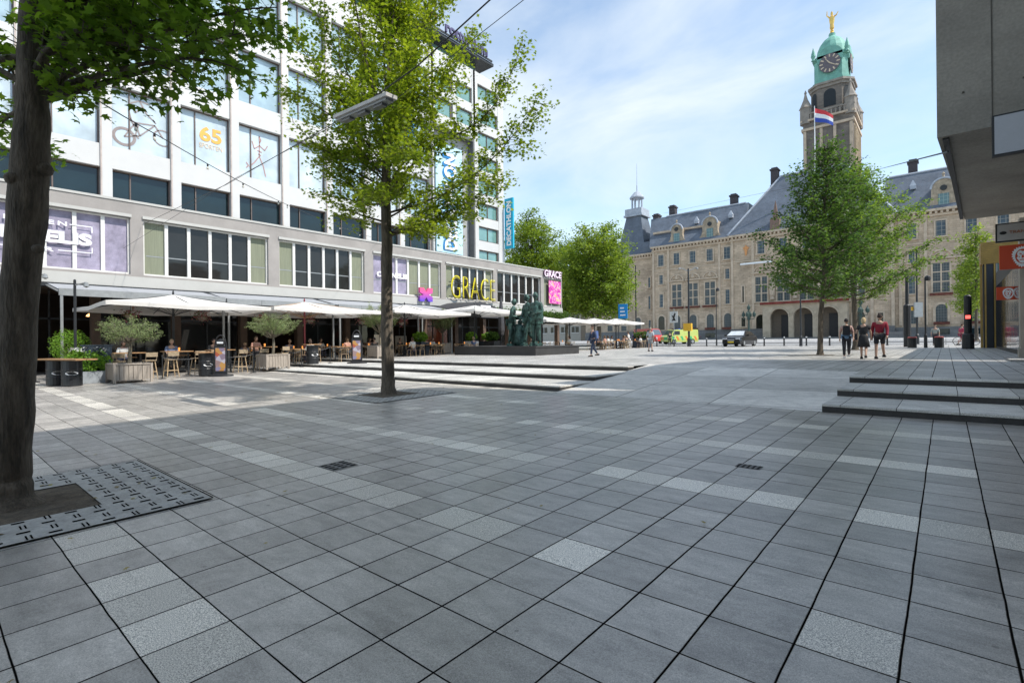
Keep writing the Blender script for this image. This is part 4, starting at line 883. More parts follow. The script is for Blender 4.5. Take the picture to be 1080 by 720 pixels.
# cellar windows in the grey base
for cx in (-53.65, -45.05, -.6, 3.85):
    b = MB(); b.box(cx - 1.2, cx + 1.2, 129.68, 129.74, 2.0, 3.1); b.build('cellar_window', tealglass, **HR)
# emblem high on the centre block
b = MB(); b.slab([(0, 1.4), (-.25, .9), (-.7, .7), (-.3, .1), (-.2, -.9), (0, -1.3), (.2, -.9), (.3, .1), (.7, .7), (.25, .9)], (-36.2, 129.1, 22.6), (1, 0, 0), (0, 0, 1), (0, -1, 0), 0, .2); b.build('gilded_emblem', pmat('orange_emblem', (.62, .28, .10), .6), **HR)
b = MB(); b.box(-37.2, -30.3, 127.9, 128.1, 19.1, 19.5); b.build('light_bar', white_paint, **HR)
# statues between the centre windows
b = MB()
for cx in (-30.55, -25.85, -21.15, -16.45):
    b.lathe([(.5, 0), (.35, .6), (.55, 1.0), (.6, 2.6), (.75, 3.4), (.35, 4.3), (.38, 5.0), (.1, 5.4)], (cx, 128.9, 10.6), 8)
b.build('facade_figures', sandtrim, **HR)
# portico with three arches and a balcony
pt = MB(); AX = [-28.45, -23.75, -19.05]; y0, y1 = 126.0, 127.0; ztop = 9.1; zsp = 6.35; hw = 1.85
def archwall(x0, x1, centers, ya, yb, z0, z1, zs, h, mb):
    e = [x0]
    for c_ in centers: e += [c_ - h, c_ + h]
    e.append(x1)
    for i in range(0, len(e), 2): mb.box(e[i], e[i + 1], ya, yb, z0, z1)
    ts = np.linspace(math.pi, 0, 13)
    for c_ in centers:
        for i in range(12):
            xa, xb = c_ + h * math.cos(ts[i]), c_ + h * math.cos(ts[i + 1]); za, zb = zs + h * math.sin(ts[i]), zs + h * math.sin(ts[i + 1])
            mb.add([(xa, ya, za), (xb, ya, zb), (xb, ya, z1), (xa, ya, z1), (xa, yb, za), (xb, yb, zb), (xb, yb, z1), (xa, yb, z1)], [(0, 1, 2, 3), (5, 4, 7, 6), (4, 5, 1, 0), (3, 2, 6, 7)])
archwall(-31.9, -15.6, AX, y0, y1, HB + .2, ztop, zsp, hw, pt)
pt.box(-31.9, -31.2, y1, 129.3, HB, ztop); pt.box(-16.3, -15.6, y1, 129.3, HB, ztop)
for c_ in AX:
    pts = [(c_ + (hw + .15) * math.cos(t), y0 - .05, zsp + (hw + .15) * math.sin(t)) for t in np.linspace(0, math.pi, 13)]; pt.tube(pts, .18, 5)
pt.box(-32.2, -15.3, y0 - .4, 129.3, ztop, ztop + .45)
pt.build('portico', pmat('pale_portico_stone', (.42, .35, .26), .85, .25, .7, .2), **HR)
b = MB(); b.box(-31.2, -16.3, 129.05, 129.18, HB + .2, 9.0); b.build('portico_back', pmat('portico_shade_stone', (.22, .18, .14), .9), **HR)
for c_ in AX:
    b = MB(); b.box(c_ - .2, c_ + 1.75, 128.8, 129.04, HB + .2, 6.9); b.build('door', black, **HR)
b = MB(); b.box(-32.3, -15.2, y0 - .75, y0 - .35, ztop + .15, ztop + .65); b.build('balcony_flowers', pmat('red_flowers', (.17, .03, .022), .9, .6, 2, 1), **HR)
for sx, nm in ((-33.05, 0), (-13.9, 0)):
    arched(sx, 3.0, 7.2, 2.1, 129.2, darkglass, False, nm='side_door')
b = MB(); b.box(-34.5, -13, 123.5, 126.0, HB - .2, HB + .12); b.box(-34.3, -13.2, 124.2, 129.2, HB - .2, HB + .28); b.build('entrance_steps', greybase, **HR)
# corner turret at the left
b = MB(); bx, by = -69.0, 138.5; zb = 26
b.box(bx - 4.6, bx + 4.6, by - 4.6, by + 4.6, HB, zb); b.build('turret_body', sandstone, **HR)
b = MB(); b.lathe([(6.9, 0), (5.9, 2.2), (5.0, 5.0), (4.1, 8.2), (3.2, 11.6)], (bx, by, zb), 4, rot=math.pi / 4); b.lathe([(5.2, 0), (4.4, .3), (3.9, 3.3)], (bx + 6.8, by - 2, zb - .2), 4, rot=math.pi / 4); b.build('turret_roof', slate, **HR)
b = MB(); zl_ = zb + 11.5
b.box(bx - 2.9, bx + 2.9, by - 2.9, by + 2.9, zl_, zl_ + .5); b.box(bx - 2.6, bx + 2.6, by - 2.6, by + 2.6, zl_ + .5, zl_ + 2.3)
for k in range(8):
    t = k * math.pi / 4; b.tube([(bx + 1.5 * math.cos(t), by + 1.5 * math.sin(t), zl_ + 2.3), (bx + 1.5 * math.cos(t), by + 1.5 * math.sin(t), zl_ + 5.6)], .2, 6)
b.lathe([(2.1, 5.6), (2.15, 5.9), (1.7, 6.5), (.9, 7.4), (.15, 7.9), (.12, 9.6), (.02, 9.8)], (bx, by, zl_), 12); b.build('turret_lantern', lead, **HR)
b = MB(); b.tube([(bx, by, zl_ + 9), (bx, by, zl_ + 16)], [.07, .03], 5); b.build('flagpole', greysteel, **HR)
# tower
TW0, TW1, TY, TD = -26.3, -16.0, 142.0, 13.0; tcx = (TW0 + TW1) / 2; tcy = TY + TD / 2
def tz(v, u=880, y=142): return onY(u, v, y)[2]
tw = MB(); zA = tz(117, 897)            # top of the square shaft
tw.box(TW0, TW1, TY, TY + TD, HB, zA)
tower = tw.build('tower', brickdark, **HR)
sp_ = dict(parent=tower, world=True)
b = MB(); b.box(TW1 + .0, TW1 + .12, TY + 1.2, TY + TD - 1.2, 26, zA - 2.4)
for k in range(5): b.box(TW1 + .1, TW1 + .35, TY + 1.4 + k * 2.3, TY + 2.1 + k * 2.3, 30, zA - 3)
b.build('sunlit_side_panel', masonry('tower_side_sun_tone', (.47, .37, .25), (.40, .31, .21), (.3, .24, .17), 1.1, .5, .02), **sp_)  # sunlight on this side of the tower put into a paler, golden masonry colour
b = MB()
for x in (TW0 + .1, tcx - 1.6, tcx + 1.2, TW1 - .7): b.box(x, x + .6, TY - .25, TY, 30, zA - 2.4)
b.box(TW0 - .35, TW1 + .35, TY - .35, TY + TD + .35, zA - 2.3, zA - 1.7); b.box(TW0 - .5, TW1 + .5, TY - .5, TY + TD + .5, zA - .1, zA + .35); b.build('string_courses', sandtrim, **sp_)
b = MB()   # balustrade
for x in np.arange(TW0, TW1 + .1, .86): b.box(x - .15, x + .15, TY - .3, TY, zA + .35, zA + 1.6)
for y in np.arange(TY, TY + TD, .86): b.box(TW1, TW1 + .3, y - .15, y + .15, zA + .35, zA + 1.6)
b.box(TW0 - .4, TW1 + .4, TY - .4, TY + .1, zA + 1.6, zA + 1.9); b.box(TW1 - .1, TW1 + .4, TY + .1, TY + TD + .4, zA + 1.6, zA + 1.9)
b.build('balustrade', pmat('weathered_grey_stone', (.27, .235, .20), .85, .3, .8, .2), **sp_)
stoneg = MATS['weathered_grey_stone']
for x, y in ((TW0 + .5, TY + .5), (TW1 - .6, TY + .6), (TW1 - .6, TY + TD - .5)):
    b = MB(); b.lathe([(1.25, -.5), (1.25, 3.2), (1.5, 3.4), (1.3, 3.7), (.5, 5.6), (.2, 6.9), (.32, 7.2), (.05, 7.9)], (x, y, zA), 8); b.build('corner_pinnacle', stoneg, **sp_)
zB = tz(84, 880); hw = 3.95      # belfry: octagon
def octo(r, ch=.42): return [(-r * (1 - ch), -r), (r * (1 - ch), -r), (r, -r * (1 - ch)), (r, r * (1 - ch)), (r * (1 - ch), r), (-r * (1 - ch), r), (-r, r * (1 - ch)), (-r, -r * (1 - ch))]
OC = lambda r, ch=.42: [(tcx + .35 + x, tcy - 1 + y) for x, y in octo(r, ch)]
b = MB(); b.prism(OC(hw + .3), zA, zB); bel = b.build('belfry', brickdark, **sp_)
b = MB(); b.prism(OC(hw + .9), zB, zB + .5); b.prism(OC(hw + .55), zB - .7, zB); b.build('belfry_cornice', stoneg, **sp_)
b = MB(); b.prism(OC(hw + .6), zA + .1, zA + 2.6); b.build('belfry_base', stoneg, **sp_)
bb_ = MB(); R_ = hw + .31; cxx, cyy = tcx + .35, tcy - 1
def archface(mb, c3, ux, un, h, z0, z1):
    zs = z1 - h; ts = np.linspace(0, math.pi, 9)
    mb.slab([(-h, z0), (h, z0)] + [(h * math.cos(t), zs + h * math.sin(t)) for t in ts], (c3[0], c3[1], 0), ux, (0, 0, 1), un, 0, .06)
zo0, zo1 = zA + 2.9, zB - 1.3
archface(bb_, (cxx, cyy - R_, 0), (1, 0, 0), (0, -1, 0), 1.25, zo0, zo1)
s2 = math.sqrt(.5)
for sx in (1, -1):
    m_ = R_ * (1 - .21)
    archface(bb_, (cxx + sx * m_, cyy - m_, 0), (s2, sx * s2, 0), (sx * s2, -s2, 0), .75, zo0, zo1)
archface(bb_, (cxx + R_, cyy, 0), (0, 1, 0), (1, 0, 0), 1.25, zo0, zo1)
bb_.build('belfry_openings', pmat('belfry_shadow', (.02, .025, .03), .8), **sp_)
# copper clock stage
zC = zB + .5; zD = zC + 8.2; rr = 3.5
b = MB(); b.prism(OC(rr, .30), zC, zD - 1.6); b.prism(OC(rr + .35, .30), zD - 2.0, zD - 1.4); b.prism(OC(rr + .3, .30), zC, zC + .8)
for un, ux in (((0, -1, 0), (1, 0, 0)), ((1, 0, 0), (0, 1, 0))):
    cc = np.array([cxx, cyy, 0]) + np.array(un) * rr
    b.slab([(-2.55, zD - 3.2)] + [(2.7 * math.cos(t), zD - 2.2 + 2.7 * math.sin(t)) for t in np.linspace(math.pi, 0, 13)] + [(2.55, zD - 3.2)], cc, ux, (0, 0, 1), un, -.6, .35)
b.lathe([(3.6, zD - 2.0), (3.5, zD - .6), (3.2, zD + 1.0), (2.65, zD + 2.4), (1.9, zD + 3.4), (1.1, zD + 4.0), (.7, zD + 4.4), (.75, zD + 4.9), (.5, zD + 5.2)], (cxx, cyy, 0), 16)
b.build('clock_stage', copper, **sp_)
for sx, sy in ((-1, -1), (1, -1), (1, 1)):
    b = MB(); b.lathe([(.5, 0), (.3, .5), (.55, 1.1), (.4, 1.9), (.15, 2.8), (.05, 3.2)], (cxx + sx * 3.5, cyy + sy * 3.5, zD - 1.9), 6); b.build('copper_figure', copper, **sp_)
for un, ux in (((0, -1, 0), (1, 0, 0)), ((1, 0, 0), (0, 1, 0))):
    cc = np.array([cxx, cyy, zC + 4.5]) + np.array(un) * (rr + .38); ux_, un_ = np.array(ux, float), np.array(un, float)
    b = MB(); ts = np.linspace(0, 2 * math.pi, 25)[:-1]; b.slab([(2.25 * math.cos(t), 2.25 * math.sin(t)) for t in ts], cc, ux, (0, 0, 1), un, 0, .15); ck = b.build('clock_face', pmat('clock_dial_grey', (.13, .11, .12), .6, .1, 1), **sp_)
    b = MB()
    for k in range(12):
        t = k * math.pi / 6; d = ux_ * math.cos(t) + np.array([0, 0, 1]) * math.sin(t); q_ = cc + un_ * .2 + d * 1.75; e_ = np.cross(un_, d)
        b.add([q_ - d * .35 - e_ * .12, q_ + d * .35 - e_ * .16, q_ + d * .35 + e_ * .16, q_ - d * .35 + e_ * .12], [(0, 1, 2, 3)])
    for t, l_ in ((R(127), 1.3), (R(-35), 1.75)):
        d = ux_ * math.cos(t) + np.array([0, 0, 1]) * math.sin(t); q_ = cc + un_ * .24; e_ = np.cross(un_, d); b.add([q_ - e_ * .14, q_ + d * l_ - e_ * .06, q_ + d * l_ + e_ * .06, q_ + e_ * .14], [(0, 1, 2, 3)])
    b.build('clock_marks', pmat('clock_gilt', (.62, .50, .36), .5), **sp_)
b = MB(); zE = zD + 5.1; b.lathe([(.7, 0), (.35, .3), (.45, .6), (.3, .9)], (cxx, cyy, zE), 8)
b.lathe([(.25, .9), (.5, 1.3), (.42, 2.3), (.55, 3.0), (.62, 3.9), (.25, 4.5), (.3, 4.9), (.22, 5.3), (.05, 5.5)], (cxx, cyy, zE), 8)
b.tube([(cxx - .5, cyy, zE + 4.1), (cxx - 1.05, cyy, zE + 4.8), (cxx - 1.0, cyy, zE + 5.9)], [.2, .14, .08], 6); b.tube([(cxx + .5, cyy, zE + 4.1), (cxx + 1.0, cyy, zE + 4.3), (cxx + 1.35, cyy, zE + 5.0)], [.2, .14, .08], 6)
b.build('gilded_angel', gold, **sp_)
# flag on the roof of the centre block
fa = onY(859, 112, 134); fl = thing('national_flag', 'red white and blue flag on a white pole in front of the clock tower', 'flag', (fa[0], 134, 36))
b = MB(); b.tube([(0, 0, 0), (0, 0, fa[2] - 36)], [.16, .08], 6); b.build('pole', white_paint, fl)
for k, (nm, mt) in enumerate((('red_stripe', pmat('flag_red', (.60, .04, .05), .7, .1)), ('white_stripe', pmat('flag_white', (.8, .8, .8), .7, .05)), ('blue_stripe', pmat('flag_blue', (.03, .07, .38), .7, .1)))):
    b = MB(); n = 10
    def fp(i, j):
        t = i / n; x = 3.6 * t; y = .35 * math.sin(t * 7); z = fa[2] - 36 - .5 - j * 1.05 * (1 - .25 * t) - 2.6 * t ** 1.3
        return (x, y, z)
    for i in range(n): b.quad(fp(i, k + 1), fp(i + 1, k + 1), fp(i + 1, k), fp(i, k))
    b.build(nm, mt, fl)

def farblock(label, x0, x1, y, h, mt_, nf, nb):
    t = thing('background_building', label, 'building', ((x0 + x1) / 2, y, 1.4)); b = MB(); b.box(x0, x1, y, y + 14, 0, 1.4 + h); b.box(x0 - .3, x1 + .3, y - .3, y + .1, 1.1 + h, 1.7 + h); b.build('wall', mt_, t, world=True)
    for i in range(nf):
        for j in range(nb):
            xx = x0 + (x1 - x0) * (j + .5) / nb; zz = 3 + (h - 1.5) * (i + .5) / nf; ww = (x1 - x0) / nb * .32; q = MB(); q.box(xx - ww, xx + ww, y - .06, y, zz - 1, zz + .9); f_ = q.build('window', darkglass, t, world=True)
            q = MB(); q.box(xx - .06, xx + .06, y - .1, y - .06, zz - 1, zz + .9); q.box(xx - ww - .12, xx + ww + .12, y - .2, y - .06, zz - 1.2, zz - 1.0); q.build('sill', whiteframe, f_, world=True)
farblock('pale stone block far beyond the terraces, behind the plane trees', -128, -90, 140, 19, pmat('far_beige_stone', (.42, .38, .32), .85), 4, 9)
farblock('grey-brown block farthest left beyond the terraces', -190, -130, 138, 22, pmat('far_grey_brick', (.30, .26, .23), .85), 5, 10)
farblock('long low brick block beyond the right end of the city hall', 44, 110, 138, 20, pmat('far_brown_brick', (.34, .27, .21), .85), 4, 10)
# ------------------------------------------------------------------ right hand concrete block, kiosk, signs
conc = pmat('board_marked_concrete', (.30, .275, .235), .8, .3, .5, .25, fine=18, stretch=(1, 1, 1))
rb = thing('concrete_building', 'dark concrete block overhanging the right edge of the square', 'building', (2, 14.3, .6))
b = MB(); b.prism([(-.11, 14.3), (.56, 25.0), (22, 25.0), (22, 14.3)], 5.78, 10.9); b.build('overhang', conc, rb, world=True)
b = MB(); b.prism([(-.02, 14.42), (.42, 24.6), (.52, 24.6), (.08, 14.42)], 5.74, 5.80); b.prism([(.9, 14.34), (2.0, 14.34), (2.0, 14.37), (.9, 14.37)], 5.74, 5.78); b.build('drip_groove', black, rb, world=True)
b = MB(); b.box(2.6, 22, -32, 14.28, .0, 18.3); b.build('side_wall', conc, rb, world=True)
b = MB()
for zz in (9.3, 12.8): b.box(-.1, 6, 14.285, 14.3, zz, zz + .02)
for xx in (.75, 2.3, 3.9): b.box(xx, xx + .018, 14.285, 14.3, 5.9, 17)
for xx in (.3, 1.2, 1.9, 2.8):
    for zz in (6.6, 8.6, 10.2, 12.0): b.box(xx, xx + .035, 14.28, 14.3, zz, zz + .035)
b.build('formwork_joints', pmat('joint_shadow', (.10, .09, .075), .9), rb, world=True)
for k in range(8):
    b = MB(); b.box(2.55, 2.62, -30 + 5.4 * k, -26.2 + 5.4 * k, 1.0, 4.6); b.build('shop_window', darkglass, rb, world=True)
    b = MB(); b.box(2.55, 2.62, -30 + 5.4 * k, -26.2 + 5.4 * k, 7.5, 9.5); b.build('window', tealglass, rb, world=True)
colm = pmat('beige_column_stone', (.36, .32, .27), .8, .2, .8, .15)
b = MB(); b.box(2.06, 2.6, 26.0, 26.5, .5, 5.78); b.box(2.02, 2.65, 25.96, 26.55, .5, 1.05); b.build('column', colm, rb, world=True)
b = MB(); b.box(2.45, 22, 26.2, 44.6, .3, 5.5); b.build('rear_wall', pmat('dark_shop_wall', (.06, .055, .05), .6), rb, world=True)
b = MB(); b.box(2.40, 2.46, 27.5, 44, .9, 4.6); b.build('shop_window', darkglass, rb, world=True)
b = MB(); sl = gnd(1065, 381, zu); b.box(sl[0], 6, sl[1] - .3, sl[1] + 2.4, zu(1, 24) - .1, zu(1, 24) + .07); b.build('door_step', pmat('pale_step_stone', (.33, .32, .31), .8), rb, world=True)
def boxsign(name, label, cat, a, b_, y, th, fm, pm, fw=.05):
    t = thing(name, label, cat, (a[0], y, a[2])); m_ = MB(); x0, x1, z0, z1 = a[0], b_[0], b_[2], a[2]
    m_.box(x0, x1, y, y + th, z0, z1); m_.build('sign_box', fm, t, world=True)
    m_ = MB(); m_.box(x0 + fw, x1 - fw, y - .012, y, z0 + fw, z1 - fw); m_.build('sign_face', pm, t, world=True); return t
t = boxsign('lightbox', 'blank pale lightbox in a black frame hanging on the concrete overhang', 'sign', onY(1046, 123, 14.15), np.array(onY(1046, 166, 14.15)) + (1.5, 0, 0), 14.12, .14, black, pmat('pale_lightbox_face', (.42, .43, .46), .4, .05), .035)
t = boxsign('hanging_sign', 'grey lightbox sign with a black oval, directly above the larger orange lion sign', 'sign', onY(1050, 236.5, 24), np.array(onY(1050, 256, 24)) + (1.6, 0, 0), 24, .18, black, pmat('grey_sign_face', (.46, .45, .44), .5, .06), .04)
b = MB(); o_ = onY(1057, 246, 24); b.slab([(.09 * math.cos(q_), .055 * math.sin(q_)) for q_ in np.linspace(0, 6.0, 14)], (o_[0] + .02, 23.985, o_[2]), (1, 0, 0), (0, 0, 1), (0, -1, 0), 0, .01); b.build('oval_mark', black, t, world=True)
textmesh('TRANSMISSION', (o_[0] + .17, 23.975, o_[2] - .045), (1, 0, 0), (0, 0, 1), 1.0, .1, .01, pmat('rust_letters', (.42, .13, .05), .6), 'lettering', t)
oran = pmat('orange_sign_face', (.60, .06, .012), .45, .05, 1, 0)
def lion(t, cx, cz, y, s):
    """white lion head seen three-quarter: jagged mane, orange features"""
    b = MB(); n = 26; outer = []
    for k in range(2 * n):
        a = 2 * math.pi * k / (2 * n); r = (1 if k % 2 == 0 else .86) * (.98 + .06 * math.sin(3 * a)); outer.append((r * math.cos(a), r * math.sin(a) * .98))
    inner = [(.66 * math.cos(2 * math.pi * k / (2 * n)), .64 * math.sin(2 * math.pi * k / (2 * n))) for k in range(2 * n)]
    o = len(b.v); vs = [(cx + x * s, y, cz + z * s) for x, z in outer + inner]; N_ = 2 * n
    vs = [((p_[0] - cx) * .74 + cx, p_[1], p_[2]) for p_ in vs]; b.add(vs, [(k, (k + 1) % N_, N_ + (k + 1) % N_, N_ + k) for k in range(N_)])
    face = [(-.42, .42), (-.5, .2), (-.42, 0), (-.55, -.15), (-.4, -.3), (-.28, -.52), (0, -.62), (.25, -.5), (.36, -.2), (.5, .05), (.46, .35), (.2, .5), (0, .42), (-.2, .52)]
    b.add([(cx + x * s * .74, y - .001, cz + z * s) for x, z in face], [tuple(range(len(face)))])
    b.build('lion_head', wt, t, world=True)
    b = MB()
    for poly in ([(-.3, .2), (-.12, .12), (-.1, .2), (-.28, .28)], [(.1, .12), (.3, .2), (.28, .28), (.08, .2)], [(-.1, .1), (.06, .1), (.1, -.1), (.02, -.18), (-.14, -.14), (-.1, -.04)], [(-.3, -.3), (0, -.26), (.24, -.32), (.2, -.37), (0, -.33), (-.26, -.36)], [(.3, 0), (.42, .02), (.34, -.16)], [(-.36, .02), (-.26, -.02), (-.34, -.16)]):
        b.add([(cx + x * s * .74, y - .004, cz + z * s) for x, z in poly], [tuple(range(len(poly)))])
    b.build('lion_features', oran, t, world=True)
for (u0, v0, v1, y, wd_, lab) in ((1054, 259.5, 284.5, 21.9, 1.15, 'larger upper orange sign with a white lion head at the right edge'), (1051, 303, 316.5, 33, 1.0, 'smaller lower orange sign with a white lion head near the kiosk door')):
    a, c_ = onY(u0, v0, y), onY(u0, v1, y); H_ = a[2] - c_[2]
    t = boxsign('bank_sign', lab, 'sign', a, c_ + (wd_ if y < 30 else H_ * 1.12, 0, 0), y, .16, oran, oran, .0)
    lion(t, a[0] + H_ * (.70 if y < 30 else .66), (a[2] + c_[2]) / 2, y - .02, H_ * .47)
    b = MB(); b.box(a[0] + .4, 2.6, y + .04, y + .1, c_[2] + H_ * .5 - .03, c_[2] + H_ * .5 + .03); b.build('bracket', steel_dark, t, world=True)
# kiosk
kz = zu(2, 45); kx = 1.78; ky = 45.2
ks = thing('kiosk', 'narrow gold-clad shop pavilion with dark panels and a glass door at the right', 'kiosk', (3.2, 46.2, kz))
goldp = pmat('gold_cladding', (.42, .27, .08), .4, .2, 2, .05, metal=.4)
K = lambda u, v=300: onY(u, v, ky)
b = MB(); b.box(kx + .1, 8, ky + .1, 47.3, kz - .3, 6.6); b.build('body', black, ks, world=True)
b = MB()
for k in range(12): z = 6.25 + k * .115; b.box(kx - .0, 8.1, ky - .05, 47.4, z, z + .09)
b.box(kx + .08, 8, ky + .02, 47.3, 6.2, 7.62); b.build('roof_fascia', goldp, ks, world=True)
b = MB()
for u in (1039.3, 1049.2): a = K(u); b.box(a[0] - .04, a[0] + .04, ky - .02, ky + .2, kz, 6.25)
for y in (ky + .9, ky + 1.9): b.box(kx + .02, kx + .1, y, y + .12, kz, 6.25)
b.build('gold_posts', goldp, ks, world=True)
b = MB(); b.box(K(1040)[0], K(1047.5)[0], ky, ky + .1, kz, 6.2); b.build('dark_panel', pmat('navy_panel', (.02, .025, .035), .5), ks, world=True)
x0, x1 = K(1050.5)[0], K(1069.5)[0]
b = MB(); b.box(x0, x0 + .08, ky - .03, ky + .1, kz, 6.2); b.box(x1 - .25, x1, ky - .03, ky + .1, kz, 6.2); b.box(x0, x1, ky - .03, ky + .1, 3.45, 3.75); b.box(x0, x1, ky - .02, ky + .1, kz + 2.45, kz + 2.55); b.build('door_frame', greysteel, ks, world=True)
b = MB(); b.box(x0 + .08, x1 - .25, ky + .02, ky + .08, 3.75, 6.2); b.build('upper_glass', glassmat('teal_green_glass', (.08, .22, .2), .06), ks, world=True)
b = MB(); b.box(x0 + .08, x1 - .25, ky + .02, ky + .08, kz + .05, 3.45); b.build('door', tealglass, ks, world=True)
b = MB(); b.box(x0 + .9, x1 - .28, ky - .12, ky - .04, kz + .02, kz + 2.1); b.build('dark_door_leaf', black, ks, world=True)
b = MB(); b.box(x1, 8, ky - .3, ky + .3, kz - .1, 6.2); b.build('side_wall', pmat('dark_side_wall', (.07, .065, .06), .7), ks, world=True)

# ------------------------------------------------------------------ terrace: awnings, parasols, planters, furniture
def G(x, y):   # floor height at a place
    if y < 11.2: return zl(x, y) + .005
    if y < 13.3: return .286
    if y < 16.1: return .43
    return zu(x, y)
def awning(label, s0, s1, x1, za, zb, post=True, mat=canvas_grey):
    t = thing('awning', label, 'awning', (XP, (s0 + s1) / 2, zb), group='retractable awnings along the podium')
    b = MB(); b.add([(XP, s0, za), (x1, s0, zb), (x1, s1, zb), (XP, s1, za), (XP, s0, za + .03), (x1, s0, zb + .03), (x1, s1, zb + .03), (XP, s1, za + .03)], [(0, 1, 2, 3), (7, 6, 5, 4), (0, 4, 5, 1), (2, 6, 7, 3)])
    b.build('awning_cloth', mat, t, world=True)
    b = MB(); b.box(x1, x1 + .12, s0 - .05, s1 + .05, zb - .24, zb + .08)
    for s in (s0 - .04, (s0 + s1) / 2, s1 - .04): b.tube([(XP, s, za - .06), (x1, s, zb - .06)], .045, 6)
    b.build('awning_frame', greysteel, t, world=True)
    if post:
        for s in (s0 + .05, s1 - .05):
            b = MB(); g0 = G(x1, s); b.box(x1, x1 + .1, s - .05, s + .05, g0, zb - .2); b.build('post', greysteel, t, world=True)
awning('grey awning with steel posts at the left end behind the first olive tree', 4.3, 11.2, -30.6, 4.62, 4.05)
awning('grey awning behind the second parasol, between the first and third awnings', 11.6, 18.2, -31.2, 4.62, 4.05)
awning('grey awning behind the third parasol, nearest the slender tree', 18.6, 25.4, -31.2, 4.62, 4.05)
awning('grey awning beside the black arched canopy', 25.7, 28.9, -31.2, 4.62, 4.1)
redpole = pmat('dark_red_pole', (.22, .04, .05), .5)
def parasol(x, y, half, zr, za, label, group, pole=steel_dark, mat=canvas, rz=0.):
    g0 = G(x, y); t = thing('parasol', label, 'parasol', (x, y, g0), rz, group); zr -= g0; za -= g0
    b = MB(); n = 8; vs = [(0, 0, za)]; ringn = 5
    for k in range(1, ringn + 1):
        q_ = k / ringn
        for i in range(n * 2):
            a = i / (n * 2) * 4; sd_ = int(a); f = a - sd_
            c4 = [(-1, -1), (1, -1), (1, 1), (-1, 1), (-1, -1)]; X_ = c4[sd_][0] * (1 - f) + c4[sd_ + 1][0] * f; Y_ = c4[sd_][1] * (1 - f) + c4[sd_ + 1][1] * f
            sag = -.05 * math.sin(math.pi * q_) - (.06 * q_ * (1 if i % 4 == 2 else 0)) + (.04 * q_ if i % 4 == 0 else 0)
            vs.append((X_ * half * q_, Y_ * half * q_, za + (zr - za) * q_ ** .93 + sag))
    N_ = n * 2; fs = [(0, 1 + i, 1 + (i + 1) % N_) for i in range(N_)]
    for k in range(ringn - 1):
        for i in range(N_): a = 1 + k * N_ + i; c_ = 1 + k * N_ + (i + 1) % N_; fs.append((a, a + N_, c_ + N_, c_))
    b.add(vs, fs); last = 1 + (ringn - 1) * N_; edge = [vs[last + i] for i in range(N_)]
    for i in range(N_):
        p0, p1 = edge[i], edge[(i + 1) % N_]; b.quad((p0[0], p0[1], p0[2]), (p1[0], p1[1], p1[2]), (p1[0], p1[1], p1[2] - .17), (p0[0], p0[1], p0[2] - .17))
    b.build('canopy', mat, t, smooth=False)
    b = MB(); b.lathe([(.055, 0), (.055, zr + .2), (.045, za + .12), (.02, za + .2)], (0, 0, 0), 8); b.build('pole', pole, t)
    for i in range(8):
        e = edge[i * 2]; b = MB(); b.tube([(e[0] * .04, e[1] * .04, za - .06), (e[0] * .97, e[1] * .97, e[2] - .06)], .02, 4); b.tube([(0.05, 0, zr - .35), (e[0] * .45, e[1] * .45, (za + e[2]) / 2 - .03)], .016, 4); b.build('rib', MATS['oiled_wood'] if pole is redpole else steel_dark, t)
    b = MB(); b.obox((0, 0, .04), .8, .8, .08, 0); b.lathe([(.1, .08), (.08, .4)], (0, 0, 0), 8); b.build('base_plate', steel_dark, t)
    return t
for (y, za, zr, lab, pl_) in ((8.3, 3.98, 3.30, 'cream parasol above the first olive tree and the black menu stand', steel_dark), (15.05, 3.98, 3.35, 'cream parasol between the second olive tree and the metal barrel table beside the steps', redpole),
                    (22.4, 4.15, 3.50, 'cream parasol directly behind the slender tree trunk', steel_dark), (29.4, 4.45, 3.85, 'cream parasol in front of the black arched canopy', steel_dark)):
    parasol(-29.0, y, 3.3, zr, za, lab, 'cream parasols over the terraces', pl_)
for (y, h_, za, zr, lab) in ((34.6, 2.15, 3.62, 3.2, 'cream parasol seen directly behind the bronze figures'), (38.9, 2.15, 3.66, 3.22, 'small cream parasol just right of the bronze figures'), (43.2, 2.15, 3.7, 3.25, 'small cream parasol above the man in navy'), (47.5, 2.15, 3.78, 3.28, 'last small cream parasol of the far terrace, nearest the blue banner sign')):
    parasol(-26.2, y, h_, zr, za, lab, 'cream parasols over the terraces')
t = thing('closed_parasol', 'folded black parasol standing left of the bronze figures', 'parasol', (-29.5, 33.2, G(-29.5, 33.2)))
b = MB(); b.lathe([(.05, 0), (.05, 1.3), (.22, 1.5), (.30, 1.9), (.24, 3.2), (.12, 4.3), (.03, 4.9)], (0, 0, 0), 8); b.build('folded_cloth', pmat('black_canvas', (.03, .03, .03)), t)
b = MB(); b.obox((0, 0, .05), .7, .7, .1); b.build('base_plate', steel_dark, t)

